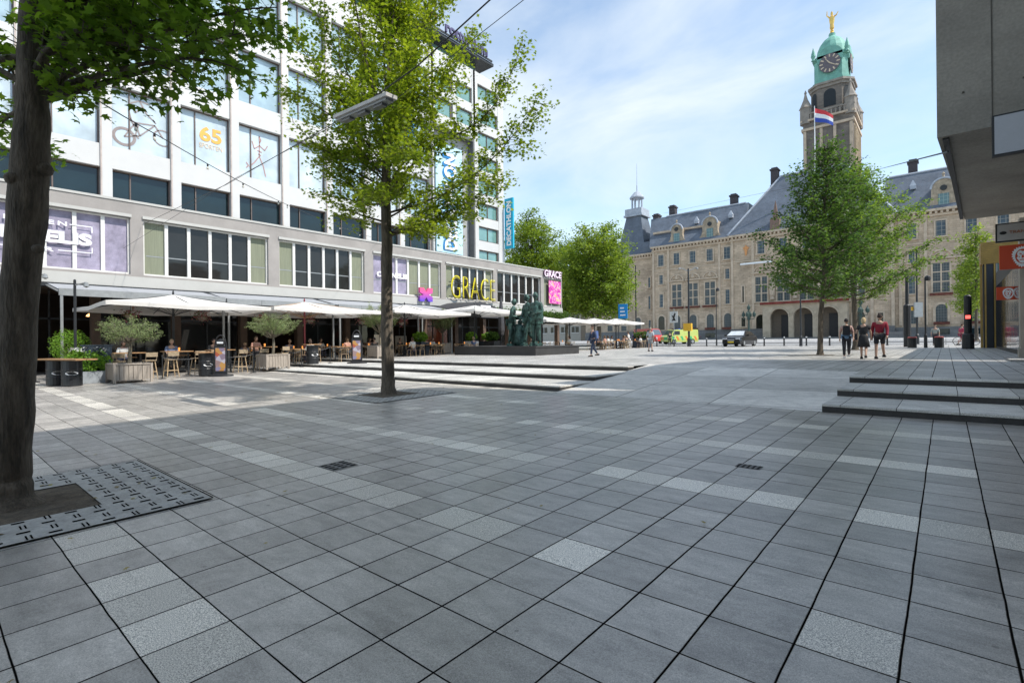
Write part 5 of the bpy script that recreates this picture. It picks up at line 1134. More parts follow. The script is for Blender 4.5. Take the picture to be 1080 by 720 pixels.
def planterbox(t, w_, d_, h_, mat, z0=.06):
    b = MB(); n = max(3, int(w_ / .13))
    for k in range(n): x = -w_ / 2 + w_ * (k + .5) / n; b.box(x - w_ / n * .45, x + w_ / n * .45, -d_ / 2, -d_ / 2 + .03, z0 + .05, h_ - .03); b.box(x - w_ / n * .45, x + w_ / n * .45, d_ / 2 - .03, d_ / 2, z0 + .05, h_ - .03)
    m_ = max(3, int(d_ / .13))
    for k in range(m_): y = -d_ / 2 + d_ * (k + .5) / m_; b.box(-w_ / 2, -w_ / 2 + .03, y - d_ / m_ * .45, y + d_ / m_ * .45, z0 + .05, h_ - .03); b.box(w_ / 2 - .03, w_ / 2, y - d_ / m_ * .45, y + d_ / m_ * .45, z0 + .05, h_ - .03)
    for sx in (-1, 1):
        for sy in (-1, 1): b.box(sx * w_ / 2 - .04, sx * w_ / 2 + .04, sy * d_ / 2 - .04, sy * d_ / 2 + .04, 0, h_)
    b.box(-w_ / 2 - .03, w_ / 2 + .03, -d_ / 2 - .03, -d_ / 2 + .04, h_ - .04, h_ + .01); b.box(-w_ / 2 - .03, w_ / 2 + .03, d_ / 2 - .04, d_ / 2 + .03, h_ - .04, h_ + .01)
    b.box(-w_ / 2 - .03, -w_ / 2 + .04, -d_ / 2, d_ / 2, h_ - .041, h_ + .009); b.box(w_ / 2 - .04, w_ / 2 + .03, -d_ / 2, d_ / 2, h_ - .041, h_ + .009)
    b.build('planter_sides', mat, t)
    b = MB(); b.box(-w_ / 2 + .04, w_ / 2 - .04, -d_ / 2 + .04, d_ / 2 - .04, z0 + .06, h_ - .06); b.build('soil', soil, t)
def olive(px, lab, w_=1.05, h_=.72, cw=1.15, ch=.72, hz=1.95, rz=-.0):
    x, y = px; g0 = G(x, y)
    pt_ = thing('planter', 'slatted grey wooden planter holding ' + lab, 'planter', (x, y, g0), rz, 'wooden planters along the terraces'); planterbox(pt_, w_, w_, h_, wood_grey)
    base = np.array([x, y, g0 + h_ - .08]); tr = [base, base + (.03, .02, .4), base + (-.02, .05, .75), base + (.02, .0, 1.0)]; nl = []
    for i in range(26):
        ph = i * 2.399; zt = 1 - 1.5 * (i + .5) / 26; rr = math.sqrt(max(0, 1 - zt * zt)) * nrng.uniform(.7, 1.05)
        nl.append((base + (0, 0, .85), base + (cw * rr * math.cos(ph), cw * rr * math.sin(ph), hz - h_ + ch * zt * .85), .05, .02))
    tree('round-headed olive tree in ' + lab, base, tr, [.075, .065, .06, .03], nl, leaf_olive, .075, SLIM, 34, .34, 1, name='olive_tree', group='olive trees in planters', bark_=bark_pale, tilt=.9, spread=.06, twigs=34, low=.35, slots=8)
olive((-23.9, 5.35), 'the planter left of the black menu stand', 1.15, .72, 1.2, .62, 2.05)
olive((-24.9, 11.3), 'the planter between the menu stand and the metal barrel', 1.05, .72, 1.15, .62, 2.25)
olive((-27.0, 18.9), 'the planter just left of the slender tree trunk', 1.0, .8, 1.35, .9, 2.7)
olive((-31.2, 27.9), 'the planter beside the white box planter', .95, .85, 1.2, .95, 2.9)

# barrels used as high tables
def barrel(x, y, label, top=True, h=.92, r=.30):
    g0 = G(x, y); t = thing('barrel_table', label, 'barrel', (x, y, g0), rng.uniform(0, .5), 'black steel barrels used as tables')
    b = MB(); b.lathe([(r * .96, 0), (r, .03), (r, h * .31), (r * 1.04, h * .33), (r, h * .35), (r, h * .63), (r * 1.04, h * .65), (r, h * .67), (r, h - .03), (r * 1.03, h - .015), (r * .97, h)], (0, 0, 0), 20); b.build('drum', pmat('black_drum_paint', (.018, .02, .023), .35, .25, 5, .05), t, smooth=False)
    b = MB(); b.v = []; ts = np.linspace(0, 2 * math.pi, 17)[:-1]
    for a0 in (-.42,):
        o = len(b.v); vs = [((r + .008) * math.cos(a0 + .62 * math.cos(q_)), (r + .008) * math.sin(a0 + .62 * math.cos(q_)), h * .5 + .065 * math.sin(q_)) for q_ in ts]; b.add(vs, [tuple(range(16))])
    b.build('oval_badge', wt, t)
    if top: b = MB(); b.lathe([(.42, 0), (.45, .01), (.45, .035), (.42, .045)], (0, 0, h + .02), 20); b.build('table_top', wood_warm, t)
    return t
pA, pB = gnd(60, 406.5, zl), gnd(76, 407, zl)
barrel(pA[0], pA[1], 'black barrel nearest the thick trunk, left of a pair', False); barrel(pB[0], pB[1], 'black barrel with a white badge, right of the pair by the trunk', False)
t = thing('plank_top', 'long orange-brown plank tabletop laid over two black barrels', 'tabletop', ((pA[0] + pB[0]) / 2, (pA[1] + pB[1]) / 2, G(pA[0], pA[1]) + .925), math.atan2(pB[1] - pA[1], pB[0] - pA[0]))
b = MB(); b.box(-1.35, 1.3, -.34, -.01, 0, .05); b.box(-1.35, 1.3, .01, .34, 0, .05); b.build('planks', wood_warm, t)
p_ = gnd(218, 396.5, zl); barrel(p_[0], p_[1], 'black barrel table beside the black menu stand', h=.98); p_ = (-25.3, 13.55); barrel(p_[0], p_[1], 'black barrel table standing on the lowest left step', h=.98)

# menu stands (black A-boards with a round header)
mp_ = bpy.data.materials.new('menu_photos'); t_, bb = nodes_of(mp_); tcn = t_.nodes.new('ShaderNodeTexCoord'); n_ = t_.nodes.new('ShaderNodeTexVoronoi'); n_.inputs['Scale'].default_value = 5; L(t_, tcn.outputs['Object'], n_.inputs['Vector'])
hs = t_.nodes.new('ShaderNodeValToRGB'); e = hs.color_ramp.elements; e[0].color = (.42, .08, .05, 1); e[1].color = (.65, .6, .62, 1); q_ = e.new(.35); q_.color = (.55, .30, .08, 1); q_ = e.new(.6); q_.color = (.20, .18, .32, 1)
sc_ = t_.nodes.new('ShaderNodeSeparateColor'); L(t_, n_.outputs['Color'], sc_.inputs[0]); L(t_, sc_.outputs[0], hs.inputs[0]); L(t_, hs.outputs[0], bb.inputs['Base Color'])
def menustand(x, y, label, H=1.75, rz=.78):
    t = thing('menu_stand', label, 'menu stand', (x, y, G(x, y)), rz, 'black menu stands')
    b = MB(); b.lathe([(.52, 0), (.5, .06), (.1, .1)], (0, 0, 0), 16, sy=.6); b.build('foot', black, t)
    b = MB(); w_ = .26; b.slab([(-w_, .08), (w_, .08), (w_, H - .45), (-w_, H - .45)], (0, 0, 0), (1, 0, 0), (0, 0, 1), (0, -1, 0), -.03, .03)
    pts = [((w_ - .03) * math.cos(a), 0, H - .45 + .45 * math.sin(a)) for a in np.linspace(0, math.pi, 11)]; b.tube(pts, .025, 6); b.lathe([(.02, -.17), (.19, -.08), (.19, .08), (.02, .17)], (0, 0, H - .32), 10, sy=.25); b.build('frame', black, t)
    b = MB(); b.slab([(-.2, .22), (.2, .22), (.2, H - .55), (-.2, H - .55)], (0, 0, 0), (1, 0, 0), (0, 0, 1), (0, -1, 0), .032, .04); b.build('menu_sheet', mp_, t)
    b = MB(); b.slab([(-.13, H - .36), (.13, H - .36), (.13, H - .28), (-.13, H - .28)], (0, 0, 0), (1, 0, 0), (0, 0, 1), (0, -1, 0), .05, .055); b.build('header_mark', wt, t)
p_ = gnd(233, 396.5, zl); menustand(p_[0], p_[1], 'black menu stand with food pictures beside a black barrel'); menustand(-23.6, 15.1, 'black menu stand with food pictures on the left steps')
for (u, v, lv, lab) in ((423, 373, 1, 'cream menu easel right of the slender trunk'), (402, 376, 1, 'tilted white menu board left of the slender trunk')):
    p_ = gnd(u, v, zu); t = thing('menu_board', lab, 'menu board', (p_[0], p_[1], G(p_[0], p_[1])), .7)
    b = MB(); b.obox((0, 0, .95), .95, .06, 1.15, 0); b.build('board', pmat('cream_board', (.62, .55, .45), .7), t)
    b = MB()
    for sx in (-.42, .42): b.tube([(sx, .0, 0), (sx, 0, 1.6)], .025, 5); b.tube([(sx, .4, 0), (sx, 0, 1.5)], .02, 5)
    b.build('easel_legs', steel_dark, t)

# stools, chairs and tables
def mk_stool():
    t = thing('bar_stool', 'x', 'bar stool')
    for sx in (-1, 1):
        for sy in (-1, 1): b = MB(); b.tube([(sx * .23, sy * .22, 0), (sx * .15, sy * .14, .74)], [.016, .02], 5); b.build('leg', wood_pale, t)
    b = MB(); b.box(-.2, .2, -.2, .2, .73, .77); b.build('seat', pmat('woven_seat', (.34, .26, .17), .85, .3, 20, .3), t)
    b = MB(); b.tube([(-.19, .18, .76), (-.21, .27, 1.08)], .015, 5); b.tube([(.19, .18, .76), (.21, .27, 1.08)], .015, 5); b.box(-.21, .21, .245, .275, .9, 1.08); b.build('backrest', MATS['woven_seat'], t)
    b = MB(); b.box(-.2, .2, -.2, -.17, .27, .3); b.box(-.2, .2, .17, .2, .27, .3); b.build('foot_rail', wood_pale, t); return t
def mk_chair():
    t = thing('terrace_chair', 'x', 'chair')
    for sx in (-1, 1):
        for sy in (-1, 1): b = MB(); b.tube([(sx * .22, sy * .21, 0), (sx * .2, sy * .19, .45)], .015, 5); b.build('leg', wood_pale, t)
    b = MB(); b.box(-.22, .22, -.21, .21, .43, .47); b.build('seat', pmat('dark_woven_seat', (.16, .11, .07), .85, .3, 20, .3), t)
    b = MB(); pts = [(-.23, -.1, .66), (-.24, .15, .70), (-.14, .24, .78), (.14, .24, .78), (.24, .15, .70), (.23, -.1, .66)]; b.tube(pts, .018, 5)
    for x in (-.18, -.06, .06, .18): b.tube([(x, .2, .45), (x, .235, .77)], .01, 4)
    b.build('backrest', wood_pale, t); return t
def mk_table(h=.75, hi=False):
    t = thing('high_table' if hi else 'terrace_table', 'x', 'table')
    b = MB(); b.box(-.55, .55, -.38, .38, h, h + .04); b.build('tabletop', wood_warm, t)
    b = MB()
    for sx in (-.45, .45):
        b.box(sx - .03, sx + .03, -.03, .03, .03, h); b.box(sx - .04, sx + .04, -.3, .3, 0, .03)
    b.box(-.42, .42, -.02, .02, .22, .26)
    b.build('trestle', steel_dark, t)
    b = MB(); b.lathe([(.03, 0), (.04, .06), (.045, .14), (.02, .15)], (.1, .05, h + .04), 8); b.build('table_lamp', pmat('orange_glass_pot', (.65, .22, .04), .4, emis=(.9, .35, .08), estr=.5), t); return t
stool, chair, tabl, htab = mk_stool(), mk_chair(), mk_table(), mk_table(1.05, True)
used = set()
def put(proto, x, y, rz, label, group):
    loc = (x, y, G(x, y)); proto_first = proto.name not in used
    if proto_first: used.add(proto.name); o = proto; o.location = loc; o.rotation_euler.z = rz
    else: o = dup(proto, loc, rz)
    o['label'] = label; o['group'] = group; return o
gs_, gc_, gt_ = 'pale wooden bar stools on the near terrace', 'chairs around the terrace tables', 'terrace tables'
zones = [(5.6, 'by the first olive tree'), (7.4, 'just right of the first olive tree'), (9.2, 'behind the black menu stand'), (11.2, 'behind the second olive tree')]
for i, (y, wh) in enumerate(zones):
    put(htab, -26.3, y + .25, R(90), 'high terrace table ' + wh, gt_)
    put(stool, -25.35, y - .25, R(-95) + rng.uniform(-.3, .3), 'front left bar stool at the high table ' + wh, gs_)
    put(stool, -25.3, y + .75, R(-90) + rng.uniform(-.3, .3), 'front right bar stool at the high table ' + wh, gs_)
    put(stool, -27.25, y + .25, R(90) + rng.uniform(-.3, .3), 'rear bar stool at the high table ' + wh, gs_)
zones2 = [(13.9, -27.2, 'just behind the barrel on the steps'), (16.3, -27.0, 'left of the third olive tree'), (14.6, -29.6, 'deep under the second parasol'), (19.8, -29.6, 'behind the third olive tree'), (22.6, -28.8, 'right behind the slender trunk'),
          (25.2, -29.6, 'below the wall emblem'), (27.8, -28.6, 'left of the fourth olive tree'), (36.0, -27.6, 'behind the left bronze figure'), (38.6, -26.8, 'behind the bronze pair'), (41.0, -24.6, 'right of the bronze pair'), (43.6, -25.4, 'left of the standing man in navy'), (45.2, -24.6, 'right behind the man in navy'),
          (47.4, -26.0, 'under the last parasol pole'), (49.4, -25.0, 'beside the far hedge planter'), (50.6, -27.6, 'at the far end of the terrace')]
for i, (y, x, wh) in enumerate(zones2):
    put(tabl, x, y, R(90), 'low terrace table ' + wh, gt_)
    for (dx, dy, rz, nm) in ((.75, -.35, -90, 'front left'), (.75, .4, -90, 'front right'), (-.75, .05, 90, 'rear')):
        put(chair, x + dx, y + dy, R(rz) + rng.uniform(-.35, .35), nm + ' chair at the table ' + wh, gc_)
# dark post-and-rope barrier along the near terrace
def barrier(pts, label):
    t = thing('rope_barrier', label, 'barrier', (pts[0][0], pts[0][1], G(*pts[0])))
    for i, (x, y) in enumerate(pts):
        b = MB(); z = G(x, y); b.lathe([(.14, 0), (.14, .02), (.02, .04), (.02, .9), (.035, .94), (.01, .97)], (x, y, z), 8); b.build('post', steel_dark, t, world=True)
    b = MB()
    for (a, c_) in zip(pts[:-1], pts[1:]):
        za, zb = G(*a) + .86, G(*c_) + .86; b.tube([(a[0] * (1 - q) + c_[0] * q, a[1] * (1 - q) + c_[1] * q, za * (1 - q) + zb * q - .45 * q * (1 - q)) for q in np.linspace(0, 1, 7)], .014, 5)
    b.build('rope', steel_dark, t, world=True)
barrier([(-24.5, y) for y in (6.6, 8.6, 10.2)], 'dark rope barrier between the first two olive planters')
barrier([(-25.4, y) for y in (12.2, 13.0, 14.6, 16.6, 18.0)], 'dark rope barrier beside the barrel on the steps')
# hedge-like planting and boxes
def bush(label, x, y, w_, d_, h0, h1, mat, box_h, boxmat, n=2600, ls=.10, tpl=LOBE, flowers=None, nm='shrub', cat='plant'):
    g0 = G(x, y)
    t = thing(nm, label, cat, (x, y, g0))
    if box_h: b = MB(); b.obox((0, 0, box_h / 2), w_ * .9, d_ * .9, box_h, 0, taper=1.03); b.build('pot', boxmat, t)
    pts = nrng.normal(0, 1, (n, 3)); pts /= np.linalg.norm(pts, axis=1)[:, None]; pts *= nrng.uniform(.55, 1.0, (n, 1)) ** .6
    lump = 1 + .22 * np.sin(pts[:, :1] * 7) * np.cos(pts[:, 1:2] * 6 + pts[:, 2:] * 5); pts = pts * lump * np.array([w_ / 2, d_ / 2, (h1 - h0) / 2]) + (0, 0, (h0 + h1) / 2)
    m_ = MB()
    for k in range(8): a = k * .785; m_.tube([(0, 0, max(.05, box_h - .1)), (w_ * .3 * math.cos(a), d_ * .3 * math.sin(a), (h0 + h1) / 2 + .1)], [.02, .006], 4)
    m_.build('stems', bark, t); leafcloud('foliage', pts, ls, mat, t, tpl, .8)
    if flowers:
        f_ = nrng.uniform(-1, 1, (140, 3)) * np.array([w_ * .42, d_ * .42, .09]) + (0, 0, h1 - .02); tag(leafcloud('flowers', f_, .09, flowers, t, LOBE, .5), kind='stuff')
    return t
darkbox = pmat('dark_blue_planter', (.03, .045, .065), .6); zinc = pmat('zinc_planter', (.30, .33, .36), .5, .2, 3)
p_ = gnd(90, 404, zl); bush('bright green flowering bush in a zinc pot beside the pair of barrels', p_[0] - .1, p_[1] + .1, 1.25, 1.25, .25, 1.3, leaf_herb, .45, zinc, 2600, .10, flowers=leafmat('white_petal', (.5, .5, .48), (.75, .75, .72), .2))
p_ = gnd(76, 400, zl); bush('feathery light green bush behind the plank-topped barrels', p_[0] - .5, p_[1], 1.5, 1.3, .7, 2.1, leaf_herb, .7, darkbox, 2600, .09, SLIM)
p_ = gnd(103, 403, zl); t = thing('planter_screen', 'narrow dark blue screen panel left of the first wooden planter', 'screen', (p_[0], p_[1], G(p_[0], p_[1])), .6); b = MB(); b.obox((0, 0, .7), .28, 1.0, 1.4); b.box(-.16, .16, -.55, .55, 1.4, 1.45); b.build('panel', darkbox, t)
for (x, y, lab, bm, w_) in ((-30.6, 30.6, 'green plants in a white box planter left of the bronze figures', white_paint, 1.0), (-29.4, 31.9, 'green plants in a black box planter beside the white one', black, 1.3), (-31.3, 33.6, 'leafy hedge planter under the black folded parasol', darkbox, 1.8), (-30.4, 24.9, 'leafy planter below the cream parasol by the emblem', darkbox, 1.4),
                        (-25.4, 51.8, 'far end hedge planter beside the last terrace table', darkbox, 2.0)):
    bush(lab, x, y, w_, .9, .95, 1.75, leaf_herb if x < -30 else leaf_right, .98, bm, 1500, .12)
# green garland along the far terrace fascia
t = thing('hanging_greenery', 'green and white garland hanging under the podium beyond the bronze figures', 'garland', (-33.5, 41, 4.4)); pts = nrng.normal(0, 1, (3600, 3)) * (.22, 0, .22) + np.stack([np.zeros(3600), nrng.uniform(-5.5, 8.5, 3600), np.zeros(3600)], 1)
leafcloud('leaves', pts, .18, leaf_right, t, LOBE, .8); b = MB(); b.tube([(0, -5.5, .1), (0, 8.5, .1)], .04, 5); b.build('wire', steel_dark, t)
# grey bicycle railing near the plinth back, terrace lamp posts
for (x, y, h_, lab) in ((-26.0, 4.1, 4.0, 'slim dark post rising behind the pair of barrels'), (-27.6, 3.1, 4.4, 'grey post at the left end of the terrace')):
    t = thing('terrace_post', lab, 'post', (x, y, G(x, y))); b = MB(); b.lathe([(.16, 0), (.16, .03), (.05, .05), (.045, h_), (.02, h_ + .03)], (0, 0, 0), 8); b.build('shaft', steel_dark, t); b = MB(); b.tube([(0, 0, h_ - .2), (.3, .3, h_ - .1)], .03, 5); b.lathe([(.02, 0), (.1, .05), (.06, .2)], (.3, .3, h_ - .3), 8); b.build('spotlight', greysteel, t)
t = thing('oval_sign', 'small oval orange and cream sign under the first awning', 'sign', (-31.4, 6.7, 3.6)); b = MB(); b.slab([(.5 * math.cos(q), .16 * math.sin(q)) for q in np.linspace(0, 6.0, 16)], (0, 0, 0), (0, 1, 0), (0, 0, 1), (1, 0, 0), 0, .05); b.build('board', pmat('cream_orange', (.60, .38, .20), .5), t)
b = MB(); b.tube([(0, -.3, 0), (0, -.3, .5)], .01, 4); b.tube([(0, .3, 0), (0, .3, .5)], .01, 4); b.build('chains', steel_dark, t)

# ------------------------------------------------------------------ people
def person(label, loc, rz, H=1.74, pose='walk', top=(.3, .3, .3), bottom=(.03, .03, .04), hair=(.05, .03, .02), skin=(.45, .28, .2), skirt=0, shorts=False, hairlong=False, sleeves=.5, pack=None, bag=None, phase=1, shoes=(.02, .02, .02), group=None, statue=None, hold=None, name='person', cat='person', female=False, cap=None, build=True):
    k = H / 1.75; t = thing(name, label, cat, loc, rz, group) if build else None
    mt = lambda n, c, r=.8: (statue or pmat('%s_%02d%02d%02d' % (n, int(c[0] * 99), int(c[1] * 99), int(c[2] * 99)), c, r, .15, 8, .1))
    sh = (.175 if female else .2); hp = .1; q = .05 * phase
    if pose == 'seat':
        pel = (0, 0, .53); knee = [(-.11, .42, .50), (.11, .42, .50)]; ank = [(-.1, .40, .09), (.12, .36, .09)]; nz = 1.02; ch = (0, .03, .92)
    elif pose == 'walk':
        pel = (0, 0, .93); knee = [(-.09, .16 * phase, .50), (.09, -.05 * phase, .50)]; ank = [(-.09, .20 * phase, .09), (.09, -.32 * phase, .15)]; nz = 1.44; ch = (0, .03, 1.32)
    elif pose == 'lean':
        pel = (0, 0, .93); knee = [(-.13, .06, .50), (.14, .02, .50)]; ank = [(-.15, .02, .08), (.17, -.04, .08)]; nz = 1.42; ch = (0, .1, 1.30)
    else:
        pel = (0, 0, .93); knee = [(-.1, .02, .50), (.1, .03, .50)]; ank = [(-.12, -.02, .08), (.12, .02, .08)]; nz = 1.45; ch = (0, .01, 1.33)
    S = lambda p: tuple(c * k for c in p)
    nx, ny = 0, ch[1]; shz = nz - .05
    if pose == 'seat': el = [(-.25, .08, shz - .27), (.25, .1, shz - .27)]; wr = [(-.16, .32, shz - .32), (.14, .34, shz - .30)]
    elif pose == 'walk': el = [(-.25, -.06 * phase + ny, shz - .28), (.25, .04 * phase + ny, shz - .28)]; wr = [(-.25, -.02 * phase + ny, shz - .53), (.25, .16 * phase + ny, shz - .50)]
    elif hold == 'front' or pose == 'lean': el = [(-.26, ny - .02, shz - .28), (.26, ny - .02, shz - .28)]; wr = [(-.12, ny + .22, shz - .34), (.12, ny + .24, shz - .30)]
    elif hold == 'reach': el = [(-.27, ny + .06, shz - .26), (.26, ny + .1, shz - .25)]; wr = [(-.3, ny + .22, shz - .46), (.24, ny + .38, shz - .36)]
    else: el = [(-.26, ny - .03, shz - .29), (.26, ny - .03, shz - .29)]; wr = [(-.26, ny + .04, shz - .54), (.26, ny + .06, shz - .54)]
    hz = nz + .2; hd = (0, ny + .035, hz)
    vs = [pel, (0, ny * .5, (pel[2] + ch[2]) / 2), ch, (0, ny, nz), (0, ny + .015, nz + .08), (-sh, ny, shz), (sh, ny, shz), el[0], el[1], wr[0], wr[1],
          (-hp, pel[1], pel[2] - .04), (hp, pel[1], pel[2] - .04), knee[0], knee[1], ank[0], ank[1]]
    rs = [(.15, .115), (.125, .095), (.15, .105), (.075, .065), (.055, .06), .058, .058, .042, .042, .028, .028, .09, .09, .06, .06, .04, .04]
    es = [(0, 1), (1, 2), (2, 3), (3, 4), (2, 5), (2, 6), (5, 7), (6, 8), (7, 9), (8, 10), (0, 11), (0, 12), (11, 13), (12, 14), (13, 15), (14, 16)]
    for i, (a, z) in enumerate(zip(ank, (15, 16))):
        vs.append((a[0], a[1] + .14, a[2] - .055)); rs.append((.036, .028)); es.append((z, len(vs) - 1))
    me = skinmesh([S(v) for v in vs], [tuple(c * k for c in r) if isinstance(r, tuple) else r * k for r in rs], es)
    body = MB(); body.v = [tuple(v.co) for v in me.vertices]; body.f = [tuple(p.vertices) for p in me.polygons]; body.m = [0] * len(body.f); bpy.data.meshes.remove(me)
    # head: egg with brow, nose, chin, ears
    hx, hy, hzz = S(hd); o = len(body.v); nu, nv = 14, 11
    for i in range(nv + 1):
        th = math.pi * i / nv
        for j in range(nu):
            ph = 2 * math.pi * j / nu; x, y, z = math.sin(th) * math.cos(ph), math.sin(th) * math.sin(ph), math.cos(th)
            rx, ry, rz_ = .076, .095, .122
            if z < 0: rx *= 1 + .28 * z; ry *= 1 + .12 * z
            if y > .8 and abs(x) < .3: ry *= 1 + (.16 if -.35 < z < .1 else (-.04 if z > .1 else .02))
            body.v.append((hx + x * rx * k, hy + y * ry * k, hzz + z * rz_ * k))
    for i in range(nv):
        for j in range(nu): a = o + i * nu + j; c_ = o + i * nu + (j + 1) % nu; body.f.append((a, a + nu, c_ + nu, c_)); body.m.append(0)
    for sx in (-1, 1): body.lathe([(.004 * k, -.03 * k), (.018 * k, 0), (.02 * k, .02 * k), (.004 * k, .035 * k)], (hx + sx * .077 * k, hy, hzz), 6)
    # hands: palm, four unequal curled fingers and a thumb
    for sx, w_, e_ in ((-1, wr[0], el[0]), (1, wr[1], el[1])):
        w_ = np.array(w_) * k; d = w_ - np.array(e_) * k; d /= np.linalg.norm(d); sd_ = np.array([sx, 0, 0.]); sd_ -= d * (sd_ @ d); sd_ /= np.linalg.norm(sd_); fr = np.cross(d, sd_) * sx; fr = fr if fr[1] > 0 else -fr
        body.tube([w_ - d * .02 * k, w_ + d * .04 * k, w_ + d * .09 * k], [.026 * k, .036 * k, .032 * k], 6)
        for f_, l_ in zip((-1.5, -.5, .5, 1.5), (.065, .078, .074, .058)):
            p0 = w_ + d * .085 * k + fr * f_ * .016 * k; body.tube([p0, p0 + (d * .55 - sd_ * .12) * l_ * k, p0 + (d * .9 - sd_ * .45) * l_ * k], [.0095 * k, .009 * k, .007 * k], 5)
        p0 = w_ + d * .03 * k + fr * .028 * k; body.tube([p0, p0 + (d * .5 + fr * .5) * .045 * k, p0 + (d * 1.1 + fr * .55 - sd_ * .2) * .05 * k], [.012 * k, .011 * k, .008 * k], 5)
    bo = body.build('body', mt('skin', skin, .6), t, smooth=True)
    def cloth(nm, idx, edg, grow, mat_, root=0, extra=None):
        V = [S(vs[i]) for i in idx]; Rr = []
        for i in idx: r = rs[i]; r = r if isinstance(r, tuple) else (r, r); Rr.append(tuple((c + grow) * k for c in r))
        if extra:
            for (i, V2, r2) in extra: V[i] = V2 if V2 is not None else V[i]; Rr[i] = r2 if r2 is not None else Rr[i]
        m_ = skinmesh(V, Rr, edg, root); m_.materials.clear(); m_.materials.append(mat_); return meshobj(nm, m_, t)
    lerp = lambda a, b_, f: tuple(S(np.array(a) * (1 - f) + np.array(b_) * f))
    # shirt: torso and (part of) the arms
    ex = [(5, lerp((-sh, ny, shz), el[0], min(sleeves * 2, 1)), None), (6, lerp((sh, ny, shz), el[1], min(sleeves * 2, 1)), None)]
    V_i = [0, 1, 2, 5, 6, 7, 8]; ed_ = [(0, 1), (1, 2), (2, 3), (2, 4), (3, 5), (4, 6)]
    if sleeves > .5: V_i += [9, 10]; ed_ += [(5, 7), (6, 8)]; ex = []
    topo = cloth('shirt' if not skirt else 'dress_top', V_i, ed_, .018, mt('cloth', top), 0, [(i, p_, (.056 * k, .056 * k)) for i, p_, _ in ex] if ex else None)
    if skirt:
        b = MB(); zt_ = pel[2] + .12; zb_ = pel[2] - skirt; b.lathe([(.13 * k, zt_ * k), (.165 * k, (pel[2]) * k), (.19 * k, (pel[2] - .15) * k), (.235 * k, zb_ * k), (.225 * k, zb_ * k)], (0, 0, 0), 14, sy=.82); b.build('skirt', mt('cloth', bottom), t, smooth=True)
    else:
        fr_ = .62 if shorts else .97
        def low(i): return lerp(vs[11 + i], knee[i], 1) if shorts else S(ank[i])
        kn = [S((knee[i][0], knee[i][1], knee[i][2] + .04)) for i in (0, 1)]
        idx = [0, 11, 12, 13, 14] + ([] if shorts else [15, 16]); ed2 = [(0, 1), (0, 2), (1, 3), (2, 4)] + ([] if shorts else [(3, 5), (4, 6)])
        gx = [(3, kn[0], (.085 * k, .085 * k)), (4, kn[1], (.085 * k, .085 * k))] if shorts else [(5, lerp(knee[0], ank[0], .93), (.058 * k, .058 * k)), (6, lerp(knee[1], ank[1], .93), (.058 * k, .058 * k))]
        cloth('shorts' if shorts else 'trousers', idx, ed2, .02, mt('cloth', bottom), 0, gx)
    for a in ank:
        b = MB(); ax_, ay_, az_ = a; b.v = []; zz = max(0, az_ - .09)
        b.slab([(-.09, 0), (.17, 0), (.19, .03), (.15, .06), (.04, .09), (-.07, .1), (-.09, .06)], (ax_ * k, ay_ * k, zz * k), (0, k, 0), (0, 0, k), (1, 0, 0), -.045 * k, .045 * k); b.build('shoe', mt('shoe', shoes), t)
    # hair
    if not statue or hair is not None:
        b = MB(); o = 0; nu, nv = 12, 7; hl = .62 if hairlong else .52
        for i in range(nv + 1):
            th = math.pi * hl * i / nv
            for j in range(nu):
                ph = 2 * math.pi * j / nu; x, y, z = math.sin(th) * math.cos(ph), math.sin(th) * math.sin(ph), math.cos(th); back = max(0, -y)
                r_ = 1.1 + (.16 if hairlong else .04) * back; zz_ = z - (.75 * back * (i / nv) if hairlong else .25 * back * (i / nv))
                if y > .55 and z < .45: r_ = .93
                b.v.append((hx + x * .08 * r_ * k, hy + (y * .098 * r_ - .004) * k, hzz + (zz_ * .128 + .012) * k))
        for i in range(nv):
            for j in range(nu): a = i * nu + j; c_ = i * nu + (j + 1) % nu; b.f.append((a, a + nu, c_ + nu, c_)); b.m.append(0)
        b.build('hair', mt('hair', hair or (.05, .04, .03), .9), t, smooth=True)
    if pack: b = MB(); b.obox((0, (ny - .2) * k, (nz - .2) * k), .3 * k, .17 * k, .42 * k, 0, taper=.85); b.tube([S((-.1, ny - .12, nz - .02)), S((-.12, ny + .1, nz - .1)), S((-.12, ny - .08, nz - .38))], .02, 5); b.tube([S((.1, ny - .12, nz - .02)), S((.12, ny + .1, nz - .1)), S((.12, ny - .08, nz - .38))], .02, 5); b.build('backpack', mt('cloth', pack), t)
    if bag: b = MB(); b.obox(S((-.27, ny, pel[2] + .02)), .1, .26, .26, 0, taper=.9); b.tube([S((-.25, ny, pel[2] + .14)), S((-.14, ny + .02, nz - .02)), S((-.25, ny - .08, pel[2] + .14))], .012, 4); b.build('shoulder_bag', mt('cloth', bag), t)
    return t
def at(u, v): p_ = gnd(u, v, zu); return (p_[0], p_[1], zu(p_[0], p_[1]))
away = 0.0        # facing +y: towards the city hall
person('walker with a black backpack, denim jacket at the waist and black leggings', at(893, 377.8), R(8), 1.66, 'walk', (.42, .27, .23), (.02, .02, .025), (.02, .015, .015), sleeves=.5, pack=(.02, .02, .022), female=True, shoes=(.5, .5, .5), phase=-1, hairlong=False)
person('blond woman in a black dress walking between two others', at(911, 378.6), R(2), 1.66, 'walk', (.015, .015, .018), (.015, .015, .018), (.48, .36, .20), skirt=.42, hairlong=True, female=True, bag=(.02, .02, .02), phase=1, sleeves=.3)
person('man in a dark red shirt and black shorts walking away', at(928, 378.4), R(-4), 1.80, 'walk', (.26, .012, .03), (.018, .018, .022), (.04, .025, .02), shorts=True, phase=-1, sleeves=.6, hold='front')
